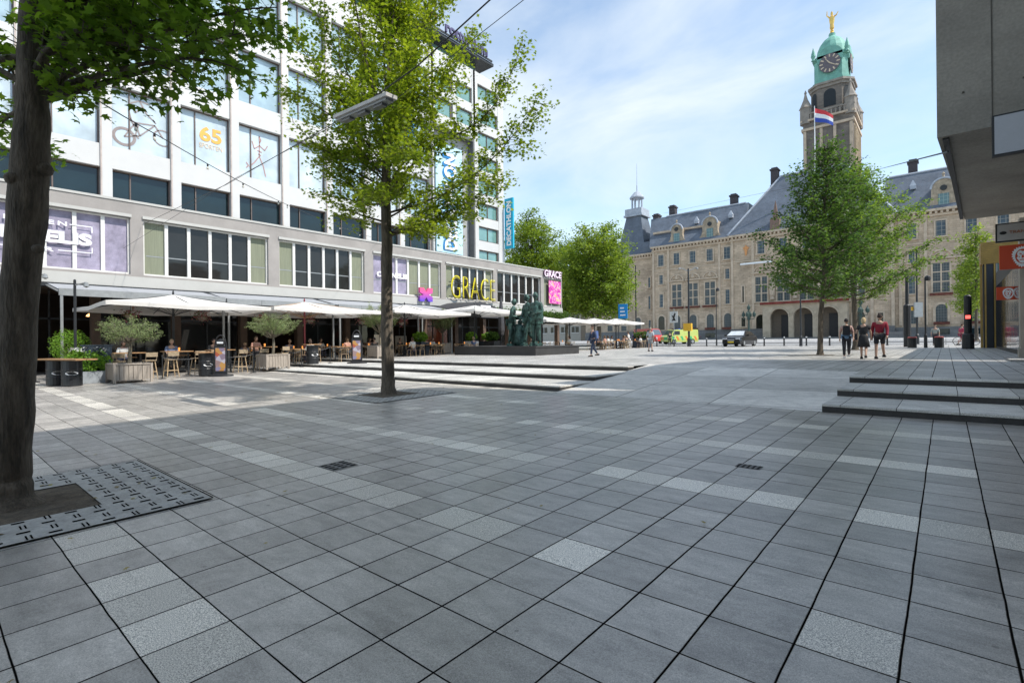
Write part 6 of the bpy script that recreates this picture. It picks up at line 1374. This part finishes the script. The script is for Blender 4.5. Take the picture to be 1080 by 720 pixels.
# denim jacket tied round the waist of the first walker
w0 = at(893, 377.8); t = [o for o in COL.objects if o.get('label', '').startswith('walker with a black backpack')][0]
b = MB(); b.lathe([(.15, .78), (.2, .85), (.185, 1.0), (.14, 1.02)], (0, 0, 0), 12, sy=.85); b.build('denim_jacket', pmat('denim', (.13, .22, .34), .9, .3, 12, .2), t, smooth=True)
person('man in navy walking across the square with a light blue parcel', at(626, 376), R(150), 1.74, 'walk', (.03, .045, .09), (.035, .05, .09), (.05, .03, .02), phase=1, sleeves=.9, pack=(.10, .16, .36))
person('man in a pale grey T-shirt and shorts seen from behind near the terrace end', at(686, 370.4), R(5), 1.78, 'stand', (.45, .49, .52), (.30, .31, .32), (.30, .25, .2), shorts=True, sleeves=.5)
def atp(u, y): p_ = onY(u, 360, y); return (p_[0], y, zu(p_[0], y))
for (u, y, rz, col, bot, lab, kw) in ((663, 50, 100, (.7, .7, .68), (.6, .6, .58), 'person in white clothes standing at the far terrace end', {}), (669, 52, 60, (.10, .08, .2), (.5, .5, .5), 'person in a dark violet top beside the one in white', dict(shorts=True)),
                             (675, 54, -20, (.20, .22, .22), (.03, .03, .03), 'person in a grey jacket near the blue banner sign', {}), (681, 56, 160, (.05, .10, .09), (.08, .06, .05), 'person in dark green just left of the red van', {}), (706.5, 61, 30, (.015, .015, .02), (.015, .015, .02), 'person dressed all in black in front of the striped ambulance', {}),
                             (672.5, 57, 90, (.62, .45, .1), (.1, .1, .12), 'person in a yellow vest beside the hedge planter', {}),
                             (912, 90, -70, (.04, .04, .045), (.02, .02, .02), 'distant walker in black before the portico steps', {}), (986.5, 57, 180, (.30, .33, .30), (.02, .02, .025), 'man in a grey-green shirt standing behind the twin stub bollards', {})):
    person(lab, atp(u, y), R(rz), 1.75, 'stand' if rz in (30, 180, 100) else 'walk', col, bot, (.05, .035, .025), group='people at the far side of the square', **kw)
# seated guests: three prototypes and copies
guests = [((.5, .5, .48), (.05, .05, .08)), ((.12, .16, .26), (.1, .09, .08)), ((.42, .22, .16), (.04, .04, .05)), ((.06, .06, .06), (.2, .18, .15))]
gl = [(-26.15, 13.9 - .35 + .35, 90, 0, 'guest in white at the table just behind the barrel on the steps'), (-26.9, 16.6, 90, 2, 'guest in terracotta left of the third olive tree'), (-30.2, 14.7, -90, 1, 'guest in navy deep under the second parasol'), (-28.95, 19.9, 90, 3, 'guest in black behind the third olive tree'),
      (-28.1, 22.4, 90, 0, 'guest in white right behind the slender trunk'), (-30.3, 25.3, -90, 2, 'guest in terracotta below the wall emblem'), (-27.9, 28.2, 90, 1, 'guest in navy left of the fourth olive tree'), (-28.2, 36.0, -90, 3, 'guest in black behind the left bronze figure'),
      (-26.1, 38.8, 90, 0, 'guest in white behind the bronze pair'), (-23.9, 41.3, 90, 2, 'guest in terracotta right of the bronze pair'), (-24.7, 43.3, 90, 0, 'guest in white left of the standing man in navy'), (-23.9, 45.5, 90, 3, 'guest in black right behind the man in navy'), (-25.3, 47.5, 90, 2, 'guest in terracotta under the last parasol pole'),
      (-24.3, 49.3, 90, 0, 'guest in white beside the far hedge planter'), (-26.9, 50.8, 90, 1, 'guest in navy at the far end of the terrace'), (-26.2, 43.9, -90, 1, 'guest in navy across the table left of the standing man'), (-25.4, 45.1, -90, 0, 'guest in white across the table behind the man in navy')]
protos = {}
for (x, y, rz, k_, lab) in gl:
    loc = (x, y, G(x, y) - .02)
    if k_ not in protos: protos[k_] = person(lab, loc, R(rz), 1.74, 'seat', guests[k_][0], guests[k_][1], ((.05, .03, .02), (.35, .25, .15), (.1, .06, .03), (.03, .02, .02))[k_], group='seated guests on the terraces', hairlong=k_ in (0, 2), female=k_ in (0, 2))
    else: dup(protos[k_], loc, R(rz), lab)

for k_, (x, y, rz, pk, lab) in enumerate([(-27.25, 5.9, 90, 0, 'guest in white on a rear stool by the first olive tree'), (-27.25, 7.7, 90, 1, 'guest in navy on a rear stool just right of the first olive tree'), (-27.3, 9.5, 90, 3, 'guest in black on a rear stool behind the menu stand'),
        (-27.3, 11.5, 90, 2, 'guest in terracotta on a rear stool behind the second olive tree')]):
    dup(protos[pk], (x, y, G(x, y) + .28), R(rz + 180), lab)
for k_, (x, y, pk, lab) in enumerate([(-31.6, 6.6, 2, 'shaded guest in terracotta deep under the first awning'), (-31.8, 9.0, 0, 'shaded guest in white deep under the first awning'), (-31.4, 12.6, 1, 'shaded guest in navy under the second awning, left'), (-31.8, 17.6, 0, 'shaded guest in white under the second awning, right'),
        (-31.5, 21.2, 2, 'shaded guest in terracotta under the third awning, left'), (-31.7, 24.0, 3, 'shaded guest in black under the third awning, right'), (-31.2, 26.8, 0, 'shaded guest in white beside the arched canopy')]):
    dup(protos[pk], (x, y, G(x, y) - .02), R(-90), lab)
    put(tabl, x + .75, y, R(90), 'shaded table before the ' + lab, gt_); put(chair, x, y - .05, R(90), 'shaded chair under the ' + lab, gc_)
bask = leafmat('basket_petals', (.05, .14, .02), (.45, .12, .16), .3)
for k_, (x, y) in enumerate([(-30.9, 7.0), (-30.9, 10.2), (-30.9, 13.4), (-30.9, 16.4), (-30.9, 20.2), (-30.9, 23.6)]):
    t = thing('hanging_basket', ('first', 'second', 'third', 'fourth', 'fifth', 'sixth')[k_] + ' hanging flower basket from the left under the awnings', 'flower basket', (x, y, 3.0), group='hanging baskets under the awnings')
    b = MB(); b.lathe([(.05, -.22), (.2, -.1), (.24, 0)], (0, 0, 0), 10); b.build('bowl', wood_grey, t); b = MB(); b.tube([(0, 0, 0), (0, 0, 1.1)], .01, 4); b.build('chain', steel_dark, t)
    pts = nrng.normal(0, 1, (260, 3)) * (.2, .2, .15) + (0, 0, .05); tag(leafcloud('flowers', pts, .09, bask, t, LOBE, .8), kind='stuff')
for k_, y in enumerate((6, 12, 18, 24, 30, 36, 42)):
    t = thing('pendant_lamp', ('first', 'second', 'third', 'fourth', 'fifth', 'sixth', 'seventh')[k_] + ' small warm pendant lamp from the left inside the restaurants', 'lamp', (-36.6, y + .4, 3.2), group='warm pendant lamps inside the restaurants')
    b = MB(); b.tube([(0, 0, .1), (0, 0, 1.25)], .012, 4); b.build('flex', black, t); b = MB(); b.lathe([(.03, .12), (.16, 0), (.15, -.05)], (0, 0, 0), 10); b.build('lamp_shade', pmat('warm_shade', (.5, .2, .05), .5, emis=(1, .5, .18), estr=2.2), t)

# ------------------------------------------------------------------ monument
pl_z = zu(-23, 27); pz = pl_z + .60
t = thing('plinth', 'low dark basalt plinth under the bronze figures', 'plinth', (-23.4, 28, pl_z)); b = MB(); b.box(-27.1, -19.7, 25.4, 30.4, pl_z - .1, pz - .08); b.box(-27.15, -19.65, 25.35, 30.45, pz - .08, pz); b.build('stone_block', basalt, t, world=True)
bronze = pmat('patinated_bronze', (.045, .095, .078), .5, .95, 4.5, .9, metal=.3, fine=16)
def fig(label_loc, rz, H, pose, hold, skirt=0, female=False, hairlong=False):
    return person('x', label_loc, rz, H, pose, (.1, .1, .1), (.1, .1, .1), (.1, .1, .1), (.1, .1, .1), statue=bronze, hold=hold, skirt=skirt, female=female, hairlong=hairlong, name='bronze_figure', cat='statue', sleeves=.9)
def onp(u, Y): p_ = P(u, 360, Y); return (p_[0], p_[1], pz)
for (u, Y, rz, H, pose, hold, sk, fem, lab) in ((539, 35.2, R(-60), 3.25, 'lean', 'reach', 0, False, 'green bronze figure stooping at the left of the plinth'), (557.5, 34.6, R(160), 3.45, 'walk', 'x', 0, False, 'green bronze figure, middle one of the three, half hidden behind another'), (566, 33.4, R(175), 3.45, 'stand', 'front', 0, False, 'darkest green bronze figure at the right of the plinth, back turned')):
    o = fig(onp(u, Y), rz, H, pose, hold); o['label'] = lab; o['category'] = 'statue'; o['group'] = 'bronze figures on the plinth'
    b = MB(); nf = 22; prof = ([(.36, 2.75), (.50, 2.35), (.50, 1.8), (.46, 1.45)] if u > 560 else [(.30, 2.6), (.36, 2.2), (.34, 1.5), (.40, .95)] if u > 550 else [(.26, 1.75), (.30, 1.5), (.34, 1.15)])
    for r_, z_ in prof:
        for k_ in range(nf):
            a_ = 2 * math.pi * k_ / nf; f_ = 1 + .09 * math.sin(a_ * 5 + z_ * 2) + .05 * math.sin(a_ * 9); b.v.append((r_ * f_ * math.cos(a_), r_ * f_ * .68 * math.sin(a_), z_))
    for i_ in range(len(prof) - 1):
        for k_ in range(nf): a_ = i_ * nf + k_; c_ = i_ * nf + (k_ + 1) % nf; b.f.append((a_, a_ + nf, c_ + nf, c_)); b.m.append(0)
    b.build('drapery', bronze, o, smooth=True)
o = onp(548, 35.0); t = thing('bronze_child', 'short green bronze figure crouching between the left figure and the pair', 'statue', o, group='bronze figures on the plinth')
b = MB(); b.lathe([(.42, 0), (.5, .3), (.42, .8), (.3, 1.15), (.34, 1.35), (.16, 1.5)], (0, 0, 0), 10, sy=.8); b.tube([(.15, 0, 1.25), (.55, .1, .95), (.85, .1, 1.25)], [.13, .11, .08], 7); b.tube([(-.2, 0, 1.2), (-.5, .1, .85), (-.2, .3, .6)], [.13, .1, .08], 7); b.build('crouching_body', bronze, t, smooth=True)
b = MB(); b.lathe([(.02, -.2), (.13, -.12), (.17, 0), (.15, .12), (.03, .2)], (0, .08, 1.62), 10); b.build('head', bronze, t, smooth=True)

# ------------------------------------------------------------------ street furniture
boll = None
def bollard(u, y, lab):
    global boll
    p_ = onY(u, 360, y); loc = (p_[0], y, zu(p_[0], y))
    if boll is None:
        boll = thing('bollard', lab, 'bollard', loc, group='slim dark bollards along the boulevard')
        b = MB(); b.lathe([(.11, 0), (.11, .04), (.075, .05), (.07, .95), (.05, 1.0)], (0, 0, 0), 10); b.build('post', black, boll); b = MB(); b.lathe([(.074, .82), (.076, .84), (.076, .88), (.074, .9)], (0, 0, 0), 10); b.build('band', white_paint, boll)
    else: dup(boll, loc, 0, lab)
for u, lab in ((692.8, 'slim bollard beside the red van'), (711, 'slim bollard in front of the striped ambulance'), (745.3, 'lone slim bollard between the pole with the yellow box and the black car'), (806, 'slim bollard directly right of the black car'), (827, 'slim bollard between the black car and the tall lamp post'),
               (850.5, 'slim bollard just right of the tall lamp post'), (875, 'slim bollard between the conical tree trunk and the walkers'), (935.8, 'slim bollard right of the man in dark red')):
    bollard(u, 57.5, lab)
stub = None
for u, lab in ((962, 'thick stub bollard with a red top, left of two'), (990.4, 'thick stub bollard with a red top, by the man in grey-green')):
    p_ = onY(u, 360, 47); loc = (p_[0], 47, zu(p_[0], 47))
    if stub is None:
        stub = thing('stub_bollard', lab, 'bollard', loc, group='thick red-topped stub bollards'); b = MB(); b.lathe([(.27, 0), (.27, .68), (.22, .7)], (0, 0, 0), 14); b.build('drum', black, stub); b = MB(); b.lathe([(.275, .70), (.275, .76), (.2, .8)], (0, 0, 0), 14); b.build('red_top', pmat('faded_red', (.32, .06, .05), .6), stub)
    else: dup(stub, loc, 0, lab)
def pole(u, y, vtop, lab, kind, r=.07, nm='lamp_post', cat='lamp post'):
    p_ = onY(u, 360, y); z = zu(p_[0], y); H_ = onY(u, vtop, y)[2] - z; t = thing(nm, lab, cat, (p_[0], y, z))
    b = MB(); b.lathe([(r * 1.8, 0), (r * 1.7, .9), (r, 1.0), (r * .75, H_)], (0, 0, 0), 10); b.build('shaft', steel_dark, t)
    if kind == 'globe': b = MB(); b.tube([(0, 0, H_ - .1), (.14, .1, H_ + .1)], .03, 5); b.lathe([(.05, .2), (.17, .1), (.2, -.1), (.12, -.18)], (.14, .1, H_ - .02), 10); b.build('lamp_head', black, t)
    if kind == 'double':
        for s in (-1, 1): b = MB(); b.tube([(0, 0, H_ - .3), (s * .7, s * .5, H_ + .1)], .05, 5); b.lathe([(.06, .1), (.16, 0), (.12, -.12)], (s * .8, s * .55, H_), 8); b.build('lamp_head', greysteel, t)
    if kind == 'head': b = MB(); b.obox((.0, 0, H_ + .15), .42, .42, .35, .4); b.lathe([(.3, 0), (.05, .2)], (0, 0, H_ + .33), 8); b.build('lamp_head', black, t)
    return t, H_
t, H_ = pole(726.7, 57, 283, 'tall dark pole carrying a yellow box and two lamps beside the ambulance', 'double', .12)
b = MB(); z0 = onY(727, 348, 57)[2] - t.location.z; b.box(-.45, .45, -.5, -.1, z0 - .1, z0 + .75); b.build('yellow_box', pmat('yellow_casing', (.75, .42, .03), .5), t)
pole(755.8, 59, 305, 'thin lamp post left of the black car', 'globe', .05); t, _ = pole(844.7, 55, 303, 'black lamp post with a square head right of the black car', 'head', .08)
pole(976.3, 47, 293, 'slim lamp post with a round dark head beside the stub bollards', 'globe', .06); t, _ = pole(957, 50, 284, 'thick-based black pole left of the slim lamp post', 'none', .13, 'pole', 'pole')
b = MB(); b.lathe([(.24, .0), (.24, 3.2), (.14, 3.3)], (0, 0, 0), 10); b.build('sleeve', black, t)
t, H_ = pole(967.5, 62, 262, 'tallest thin mast with a small sign between the thick pole and the slim lamp post', 'none', .09, 'mast', 'mast')
b = MB(); b.obox((.1, -.1, 3.3), .75, .12, 1.4, .6); b.build('sign_plate', greysteel, t); b = MB(); b.obox((-.3, -.2, 3.4), .3, .1, .35, .6); b.build('yellow_tag', MATS['yellow_casing'], t)
t, H_ = pole(1021, 43, 324, 'black column with a small red light left of the kiosk', 'none', .17, 'black_column', 'column')
b = MB(); b.lathe([(.19, 0), (.19, 3.3), (.1, 3.4)], (0, 0, 0), 12); b.build('casing', black, t); b = MB(); b.box(-.12, .12, -.24, -.2, 1.9, 2.1); b.build('red_light', pmat('red_lens', (.6, .03, .03), .4, emis=(1, .1, .08), estr=1.5), t)
p_ = onY(663, 360, 66); t, H_ = pole(671, 70, 280, 'dark mast beside the blue banner sign', 'none', .11, 'mast', 'mast')
p_ = onY(657, 326, 58); t = thing('banner_sign', 'bright blue banner with white lines of text above the terrace end', 'sign', (p_[0], 58, zu(p_[0], 58)))
b = MB(); b.tube([(-.7, .1, 0), (-.7, .1, 5.6)], .05, 6); b.build('post', steel_dark, t); b = MB(); z0 = onY(657, 336, 58)[2] - t.location.z; z1 = onY(657, 320.5, 58)[2] - t.location.z; b.box(-.65, .6, 0, .06, z0, z1); b.build('banner', pmat('bright_blue', (.01, .26, .62), .5, .05), t)
b = MB()
for k_ in range(3): zz = z0 + (z1 - z0) * (.2 + .24 * k_); b.box(-.4, .35 - .1 * k_, -.012, -.002, zz, zz + .17)
b.build('banner_print', wt, t)
p_ = onY(711, 360, 66); t = thing('traffic_sign', 'square white sign with a dark figure behind the ambulance', 'sign', (p_[0], 66, zu(p_[0], 66))); b = MB(); b.lathe([(.05, 0), (.05, 4.9)], (0, 0, 0), 6); b.build('post', greysteel, t)
b = MB(); b.box(-.55, .55, -.08, -.04, 3.0, 4.5); b.build('plate', pmat('sign_grey_white', (.62, .62, .6), .6), t); b = MB(); b.slab([(-.3, 3.2), (.0, 3.3), (.3, 3.2), (.12, 3.7), (.3, 4.2), (.1, 4.3), (-.05, 3.9), (-.3, 4.0), (-.1, 3.6)], (0, 0, 0), (1, 0, 0), (0, 0, 1), (0, -1, 0), .081, .09); b.build('symbol', black, t)
# ornate lantern by the city hall entrance
for u, lab in ((790, 'ornate green lantern behind the black car'), (908, 'ornate dark lantern standing beyond the walkers')):
    p_ = onY(u, 360, 118); t = thing('ornate_lantern', lab, 'lantern', (p_[0], 118, zu(0, 118)), group='ornate lanterns before the city hall')
    b = MB(); b.lathe([(.9, 0), (.9, .5), (.5, .7), (.35, 1.4), (.22, 1.8), (.18, 4.2), (.35, 4.4), (.2, 4.7), (.15, 6.4)], (0, 0, 0), 10); b.build('standard', pmat('dark_green_iron', (.03, .06, .05), .5), t)
    for s in range(5):
        a = s * math.pi / 2; r_ = 1.1 if s < 4 else 0; zc = 4.9 if s < 4 else 6.4; b = MB()
        if s < 4: b.tube([(0, 0, 4.3), (r_ * math.cos(a), r_ * math.sin(a), 4.5), (r_ * math.cos(a), r_ * math.sin(a), zc)], .07, 5)
        b.lathe([(.12, 0), (.33, .2), (.36, .7), (.1, 1.1), (.03, 1.4)], (r_ * math.cos(a), r_ * math.sin(a), zc), 8); b.build('lantern_head', MATS['dark_green_iron'], t)
# low wall and box hedges in front of the hall
t = thing('low_wall', 'grey stone balustrade wall beside the city hall entrance steps', 'wall', (-36, 124.5, 1.3)); b = MB(); b.box(-42, -35, 124.2, 124.8, 1.2, 2.6); b.box(-12.4, -6, 124.2, 124.8, 1.2, 2.6); b.build('wall_stones', greybase, t, world=True)

# ------------------------------------------------------------------ vehicles
def wheelset(t, xs, ys, r, w_=.2):
    for x in xs:
        for y in ys:
            b = MB(); s = 1 if y > 0 else -1
            for rr_, m_, a, c_, nm in ((r, pmat('tyre', (.015, .015, .015), .9), -w_ / 2, w_ / 2, 'wheel'),):
                ts = np.linspace(0, 2 * math.pi, 19)[:-1]; b.slab([(rr_ * math.cos(q), rr_ * math.sin(q)) for q in ts], (x, y, r), (1, 0, 0), (0, 0, 1), (0, 1, 0), a, c_); wh_ = b.build(nm, m_, t)
                b = MB(); b.slab([(rr_ * .6 * math.cos(q), rr_ * .6 * math.sin(q)) for q in ts], (x, y, r), (1, 0, 0), (0, 0, 1), (0, 1, 0), s * (w_ / 2) , s * (w_ / 2 + .015)); b.build('rim', greysteel, wh_)
def car(label, loc, rz, paint, prof, W=1.78, glassz=(.85, 1.38), name='parked_car', cat='car'):
    t = thing(name, label, cat, loc, rz); b = MB(); sect = []
    # lofted body: side profile stations with their own half-widths (local +x = forward)
    for x, zb, zt, hw_, tin in prof: sect.append([(x, -hw_, zb), (x, -hw_ * 1.02, zb + (min(zt, glassz[0]) - zb) * .55), (x, -hw_ * .97, min(zt, glassz[0])), (x, -hw_ * tin, zt), (x, hw_ * tin, zt), (x, hw_ * .97, min(zt, glassz[0])), (x, hw_ * 1.02, zb + (min(zt, glassz[0]) - zb) * .55), (x, hw_, zb)])
    for s in sect: b.v += [tuple(p_) for p_ in s]
    for i in range(len(sect) - 1):
        for j in range(8): a = i * 8 + j; c_ = i * 8 + (j + 1) % 8; b.f.append((a, a + 8, c_ + 8, c_)); b.m.append(0)
    b.f.append(tuple(range(7, -1, -1))); b.m.append(0); o = (len(sect) - 1) * 8; b.f.append(tuple(range(o, o + 8))); b.m.append(0)
    b.build('body', paint, t, smooth=False); return t
carpaint = pmat('black_car_paint', (.012, .012, .014), .28, .05, 1, 0, spec=.35, coat=.25)
pc = onY(778, 364.8, 55.5); loc = (pc[0], 56.2, zu(pc[0], 56))
t = car('black saloon car with bright windscreen facing the square', loc, R(-93), carpaint, [(-2.25, .35, .85, .78, .9), (-2.15, .25, 1.0, .86, .88), (-1.6, .2, 1.06, .89, .86), (-1.15, .2, 1.38, .89, .70), (-.3, .2, 1.45, .89, .70), (.35, .2, 1.42, .89, .70), (1.15, .2, .98, .89, .86), (1.9, .22, .86, .86, .86), (2.2, .3, .66, .76, .9)])
b = MB(); b.add([(.38, -.60, 1.40), (.38, .60, 1.40), (1.13, .74, 1.0), (1.13, -.74, 1.0)], [(0, 1, 2, 3)]); b.v = [(x + .02, y, z + .025) for x, y, z in b.v]; b.build('windscreen', glassmat('bright_windscreen', (.55, .58, .6), .1), t)
for s in (-1, 1):
    b = MB(); b.add([(-1.5, s * .80, 1.04), (-1.1, s * .66, 1.34), (.3, s * .66, 1.38), (.95, s * .80, 1.04)], [(0, 1, 2, 3)]); b.v = [(x, y + s * .03, z) for x, y, z in b.v]; b.build('side_window', darkglass, t)
    b = MB(); b.obox((2.10, s * .58, .70), .18, .36, .14, 0); b.build('headlight', glassmat('headlight_glass', (.6, .62, .65), .1), t)
    b = MB(); b.obox((.75, s * .98, 1.02), .14, .22, .14); b.build('wing_mirror', carpaint, t)
b = MB(); b.box(2.19, 2.23, -.3, .3, .52, .66); b.build('grille', greysteel, t); b = MB(); b.box(2.2, 2.25, -.26, .26, .36, .48); b.build('number_plate', pmat('yellow_plate', (.75, .55, .05), .5), t)
wheelset(t, (-1.35, 1.4), (-.80, .80), .32); t.scale = (1.12, 1.12, 1.12)
# red van and striped ambulance
def van(label, loc, rz, paint, Lv, Hv, name):
    t = car(label, loc, rz, paint, [(-Lv / 2, .4, Hv * .98, .95, .93), (-Lv / 2 + .1, .3, Hv, .98, .93), (Lv * .18, .3, Hv, .98, .90), (Lv * .30, .3, Hv * .96, .98, .86), (Lv * .40, .3, 1.25, .97, .92), (Lv * .49, .35, 1.05, .92, .94), (Lv * .5, .4, .8, .85, .96)], glassz=(1.15, 2), name=name, cat='van' if name != 'ambulance' else 'ambulance')
    b = MB(); xa, xb = Lv * .305, Lv * .395; b.add([(xa + .03, -.74, Hv * .94), (xa + .03, .74, Hv * .94), (xb + .03, .82, 1.32), (xb + .03, -.82, 1.32)], [(0, 1, 2, 3)]); b.build('windscreen', glassmat('van_windscreen', (.10, .13, .15), .06), t)
    for s in (-1, 1):
        b = MB(); b.add([(Lv * .12, s * .97, 1.3), (Lv * .12, s * .93, Hv * .9), (Lv * .28, s * .93, Hv * .9), (Lv * .36, s * .97, 1.3)], [(0, 1, 2, 3)]); b.build('side_window', darkglass, t)
        b = MB(); b.obox((Lv * .49, s * .7, .85), .1, .3, .2); b.build('headlight', MATS['headlight_glass'], t)
    wheelset(t, (-Lv * .3, Lv * .32), (-.9, .9), .36); return t
pv = onY(689, 365, 74); van('bright red van parked left of the striped ambulance', (pv[0] - 1.2, 75, zu(0, 75)), R(-20), pmat('red_van_paint', (.62, .03, .02), .3, .05, coat=.5), 4.8, 2.3, 'parked_van')
pv = onY(712, 365, 68); am = van('yellow ambulance with orange and green stripes beside the pole', (pv[0] + .4, 68.5, zu(0, 68)), R(-122), pmat('ambulance_yellow', (.46, .52, .12), .35, .05, coat=.3), 4.8, 2.0, 'ambulance')
b = MB()
for s in (-1, 1):
    for k_ in range(6): x = -2.2 + k_ * .72; b.add([(x, s * 1.0, .55), (x + .3, s * 1.0, .55), (x + .55, s * 1.0, 1.1), (x + .25, s * 1.0, 1.1)], [(0, 1, 2, 3)], k_ % 2)
b.add([(2.52, -.8, .62), (2.52, 0, .62), (2.50, 0, .95), (2.50, -.8, .95)], [(0, 1, 2, 3)], 0); b.add([(2.52, 0.02, .62), (2.52, .8, .62), (2.50, .8, .95), (2.50, 0.02, .95)], [(0, 1, 2, 3)], 1)
b.build('stripes', [pmat('orange_stripe', (.75, .20, .03), .5), pmat('green_stripe', (.04, .42, .14), .5)], am)
b = MB(); b.box(.2, .5, -.6, .6, 1.98, 2.12); b.build('light_bar', pmat('blue_lightbar', (.02, .08, .5), .3), am)
# bicycle with rider near the black column
def bicycle(label, loc, rz):
    t = thing('bicycle', label, 'bicycle', loc, rz); rd = pmat('red_bicycle_paint', (.45, .04, .05), .4)
    for x in (-.52, .52):
        b = MB(); b.tube([(x + .33 * math.cos(q), 0, .34 + .33 * math.sin(q)) for q in np.linspace(0, 2 * math.pi, 17)], .022, 5)
        for q in range(6): b.tube([(x, 0, .34), (x + .32 * math.cos(q), 0, .34 + .32 * math.sin(q))], .004, 3)
        b.build('wheel', black, t)
    b = MB(); b.tube([(-.52, 0, .34), (-.1, 0, .32), (-.2, 0, .85), (-.52, 0, .34)], .018, 5); b.tube([(-.1, 0, .32), (.36, 0, .82), (-.18, 0, .76)], .02, 5); b.tube([(.52, 0, .34), (.34, 0, .95)], .018, 5); b.build('frame', rd, t)
    b = MB(); b.obox((-.22, 0, .9), .24, .14, .06); b.build('saddle', black, t); b = MB(); b.tube([(.3, -.26, 1.02), (.34, 0, .98), (.3, .26, 1.02)], .015, 5); b.build('handlebar', steel_dark, t)
p_ = atp(1019, 56); bicycle('red bicycle behind the black column near the kiosk', p_, R(10))
person('person in a pink-red top with bare legs beside the bicycle', (p_[0] - .3, p_[1] - .5, p_[2]), R(-60), 1.74, 'walk', (.42, .05, .10), (.25, .05, .08), (.08, .04, .03), shorts=True)
b = thing('parked_bicycles', 'x', 'bicycle', (0, 0, 0)); bpy.data.objects.remove(b)
for k_, (u, lab) in enumerate(((733, 'first bicycle parked against the city hall base, next to the tall pole'), (737.5, 'second bicycle parked against the city hall base'))):
    p_ = onY(u, 360, 126); bicycle(lab, (p_[0], 126, zu(0, 126)), R(20 + 30 * k_))

# ------------------------------------------------------------------ overhead cables, hanging luminaire, string lights
def cable(label, pts, r=.012, bulbs=(), sag=.0, name='overhead_cable'):
    t = thing(name, label, 'cable', pts[0]); b = MB(); al = []
    for a, c_ in zip(pts[:-1], pts[1:]):
        Ln = np.linalg.norm(np.array(c_) - np.array(a))
        for q in np.linspace(0, 1, 9): al.append(np.array(a) * (1 - q) + np.array(c_) * q - np.array([0, 0, sag * Ln * 4 * q * (1 - q)]))
    b.tube(al, r, 5); b.build('cable', black, t, world=True)
    for u_ in bulbs:
        q_ = al[min(int(u_ * (len(al) - 1)), len(al) - 1)]; c_ = MB(); c_.lathe([(.018, 0), (.02, -.05), (.012, -.06)], q_, 8); s_ = c_.build('bulb_holder', black, t, world=True)
        c_ = MB(); c_.lathe([(.012, -.06), (.026, -.09), (.024, -.115), (.006, -.125)], q_, 8); c_.build('bulb', pmat('milky_bulb', (.7, .68, .6), .3), s_, world=True)
lampc = P(385, 115, 11.0)
cable('string of hanging bulbs running down from the near tree to the office podium', [tuple(P(35, 62, 4.9)), tuple(P(163, 141, 9)), tuple(P(303, 216, 18)), tuple(onX(400, 252, -33.9))], .009, (.12, .24, .36, .44, .53, .62, .72, .82, .9), .006)
la, lb = P(357, 127, 11.2), P(413, 103, 9.9)
cable('thick cable from the hanging luminaire up over the square to the right', [tuple((la + lb) / 2 + (0, 0, .1)), tuple(P(440, 70, 9.6)), tuple(P(519, -2, 8.6)), tuple(P(640, -120, 7.5))], .014)
cable('thin cable rising to the right above the thick one', [tuple(P(392, 125, 11)), tuple(P(555, -2, 9.5)), tuple(P(700, -110, 8.4))], .007)
cable('thin cable from the hanging luminaire down to the office podium', [tuple(la), tuple(P(240, 194, 18)), tuple(onX(150, 237, -33.9))], .010)
cable('second thin cable running beside the lower one to the podium', [tuple(la + (0, 0, -.05)), tuple(P(250, 187, 18.5)), tuple(onX(130, 262, -33.9))], .007)
cable('thin wire from the concrete overhang towards the clock tower', [tuple(onY(1000, 160, 14.6)), tuple(P(925, 179, 60)), tuple(P(700, 225, 125))], .02)
t = thing('hanging_luminaire', 'long flat pale grey luminaire hung on cables in front of the slender tree', 'luminaire', (la + lb) / 2)
d = lb - la; Ln = np.linalg.norm(d); ux = d / Ln; uy = np.cross([0, 0, 1.], ux); uy /= np.linalg.norm(uy); uz = np.cross(ux, uy); c0 = np.zeros(3)
def obx(hx, hy, z0, z1, cx=0):
    vs = []
    for zz in (z0, z1):
        for a, c_ in ((-1, -1), (1, -1), (1, 1), (-1, 1)): vs.append(ux * (cx + a * hx) + uy * c_ * hy + uz * zz)
    return vs
FB = [(0, 3, 2, 1), (4, 5, 6, 7), (0, 1, 5, 4), (1, 2, 6, 5), (2, 3, 7, 6), (3, 0, 4, 7)]
b = MB(); b.add(obx(Ln / 2, .13, 0, .07), FB); b.build('housing', pmat('pale_grey_housing', (.52, .50, .47), .5), t)
b = MB(); b.add(obx(Ln / 2 - .06, .09, -.05, 0), FB); b.build('gear_tray', greysteel, t)
for s in (-.3, .0, .3): b = MB(); b.add(obx(.16, .06, -.10, -.05, s * Ln), FB); b.build('lamp_unit', pmat('dark_lamp_unit', (.16, .16, .16), .4), t)

fl = []
for (cx, cy, n, sp_) in ((-6.7, .6, 60, 2.0), (-11.4, 8.3, 50, 2.2), (-4.8, 29, 30, 3), (-3, 3.5, 14, 3.5)):
    for i in range(n): x, y = cx + rng.gauss(0, sp_), cy + rng.gauss(0, sp_); fl.append((x, y, (zl(x, y) if y < 10.6 else zu(x, y)) + .022))
fo = leafcloud('fallen_leaves', [p_ for p_ in fl if not (10.6 < p_[1] < 18)], .07, leafmat('dry_leaf', (.16, .10, .03), (.30, .26, .06), .1), None, MAPLE, .15)
tag(fo, kind='stuff', label='a few dry leaves scattered on the paving under the trees', cat='leaves')
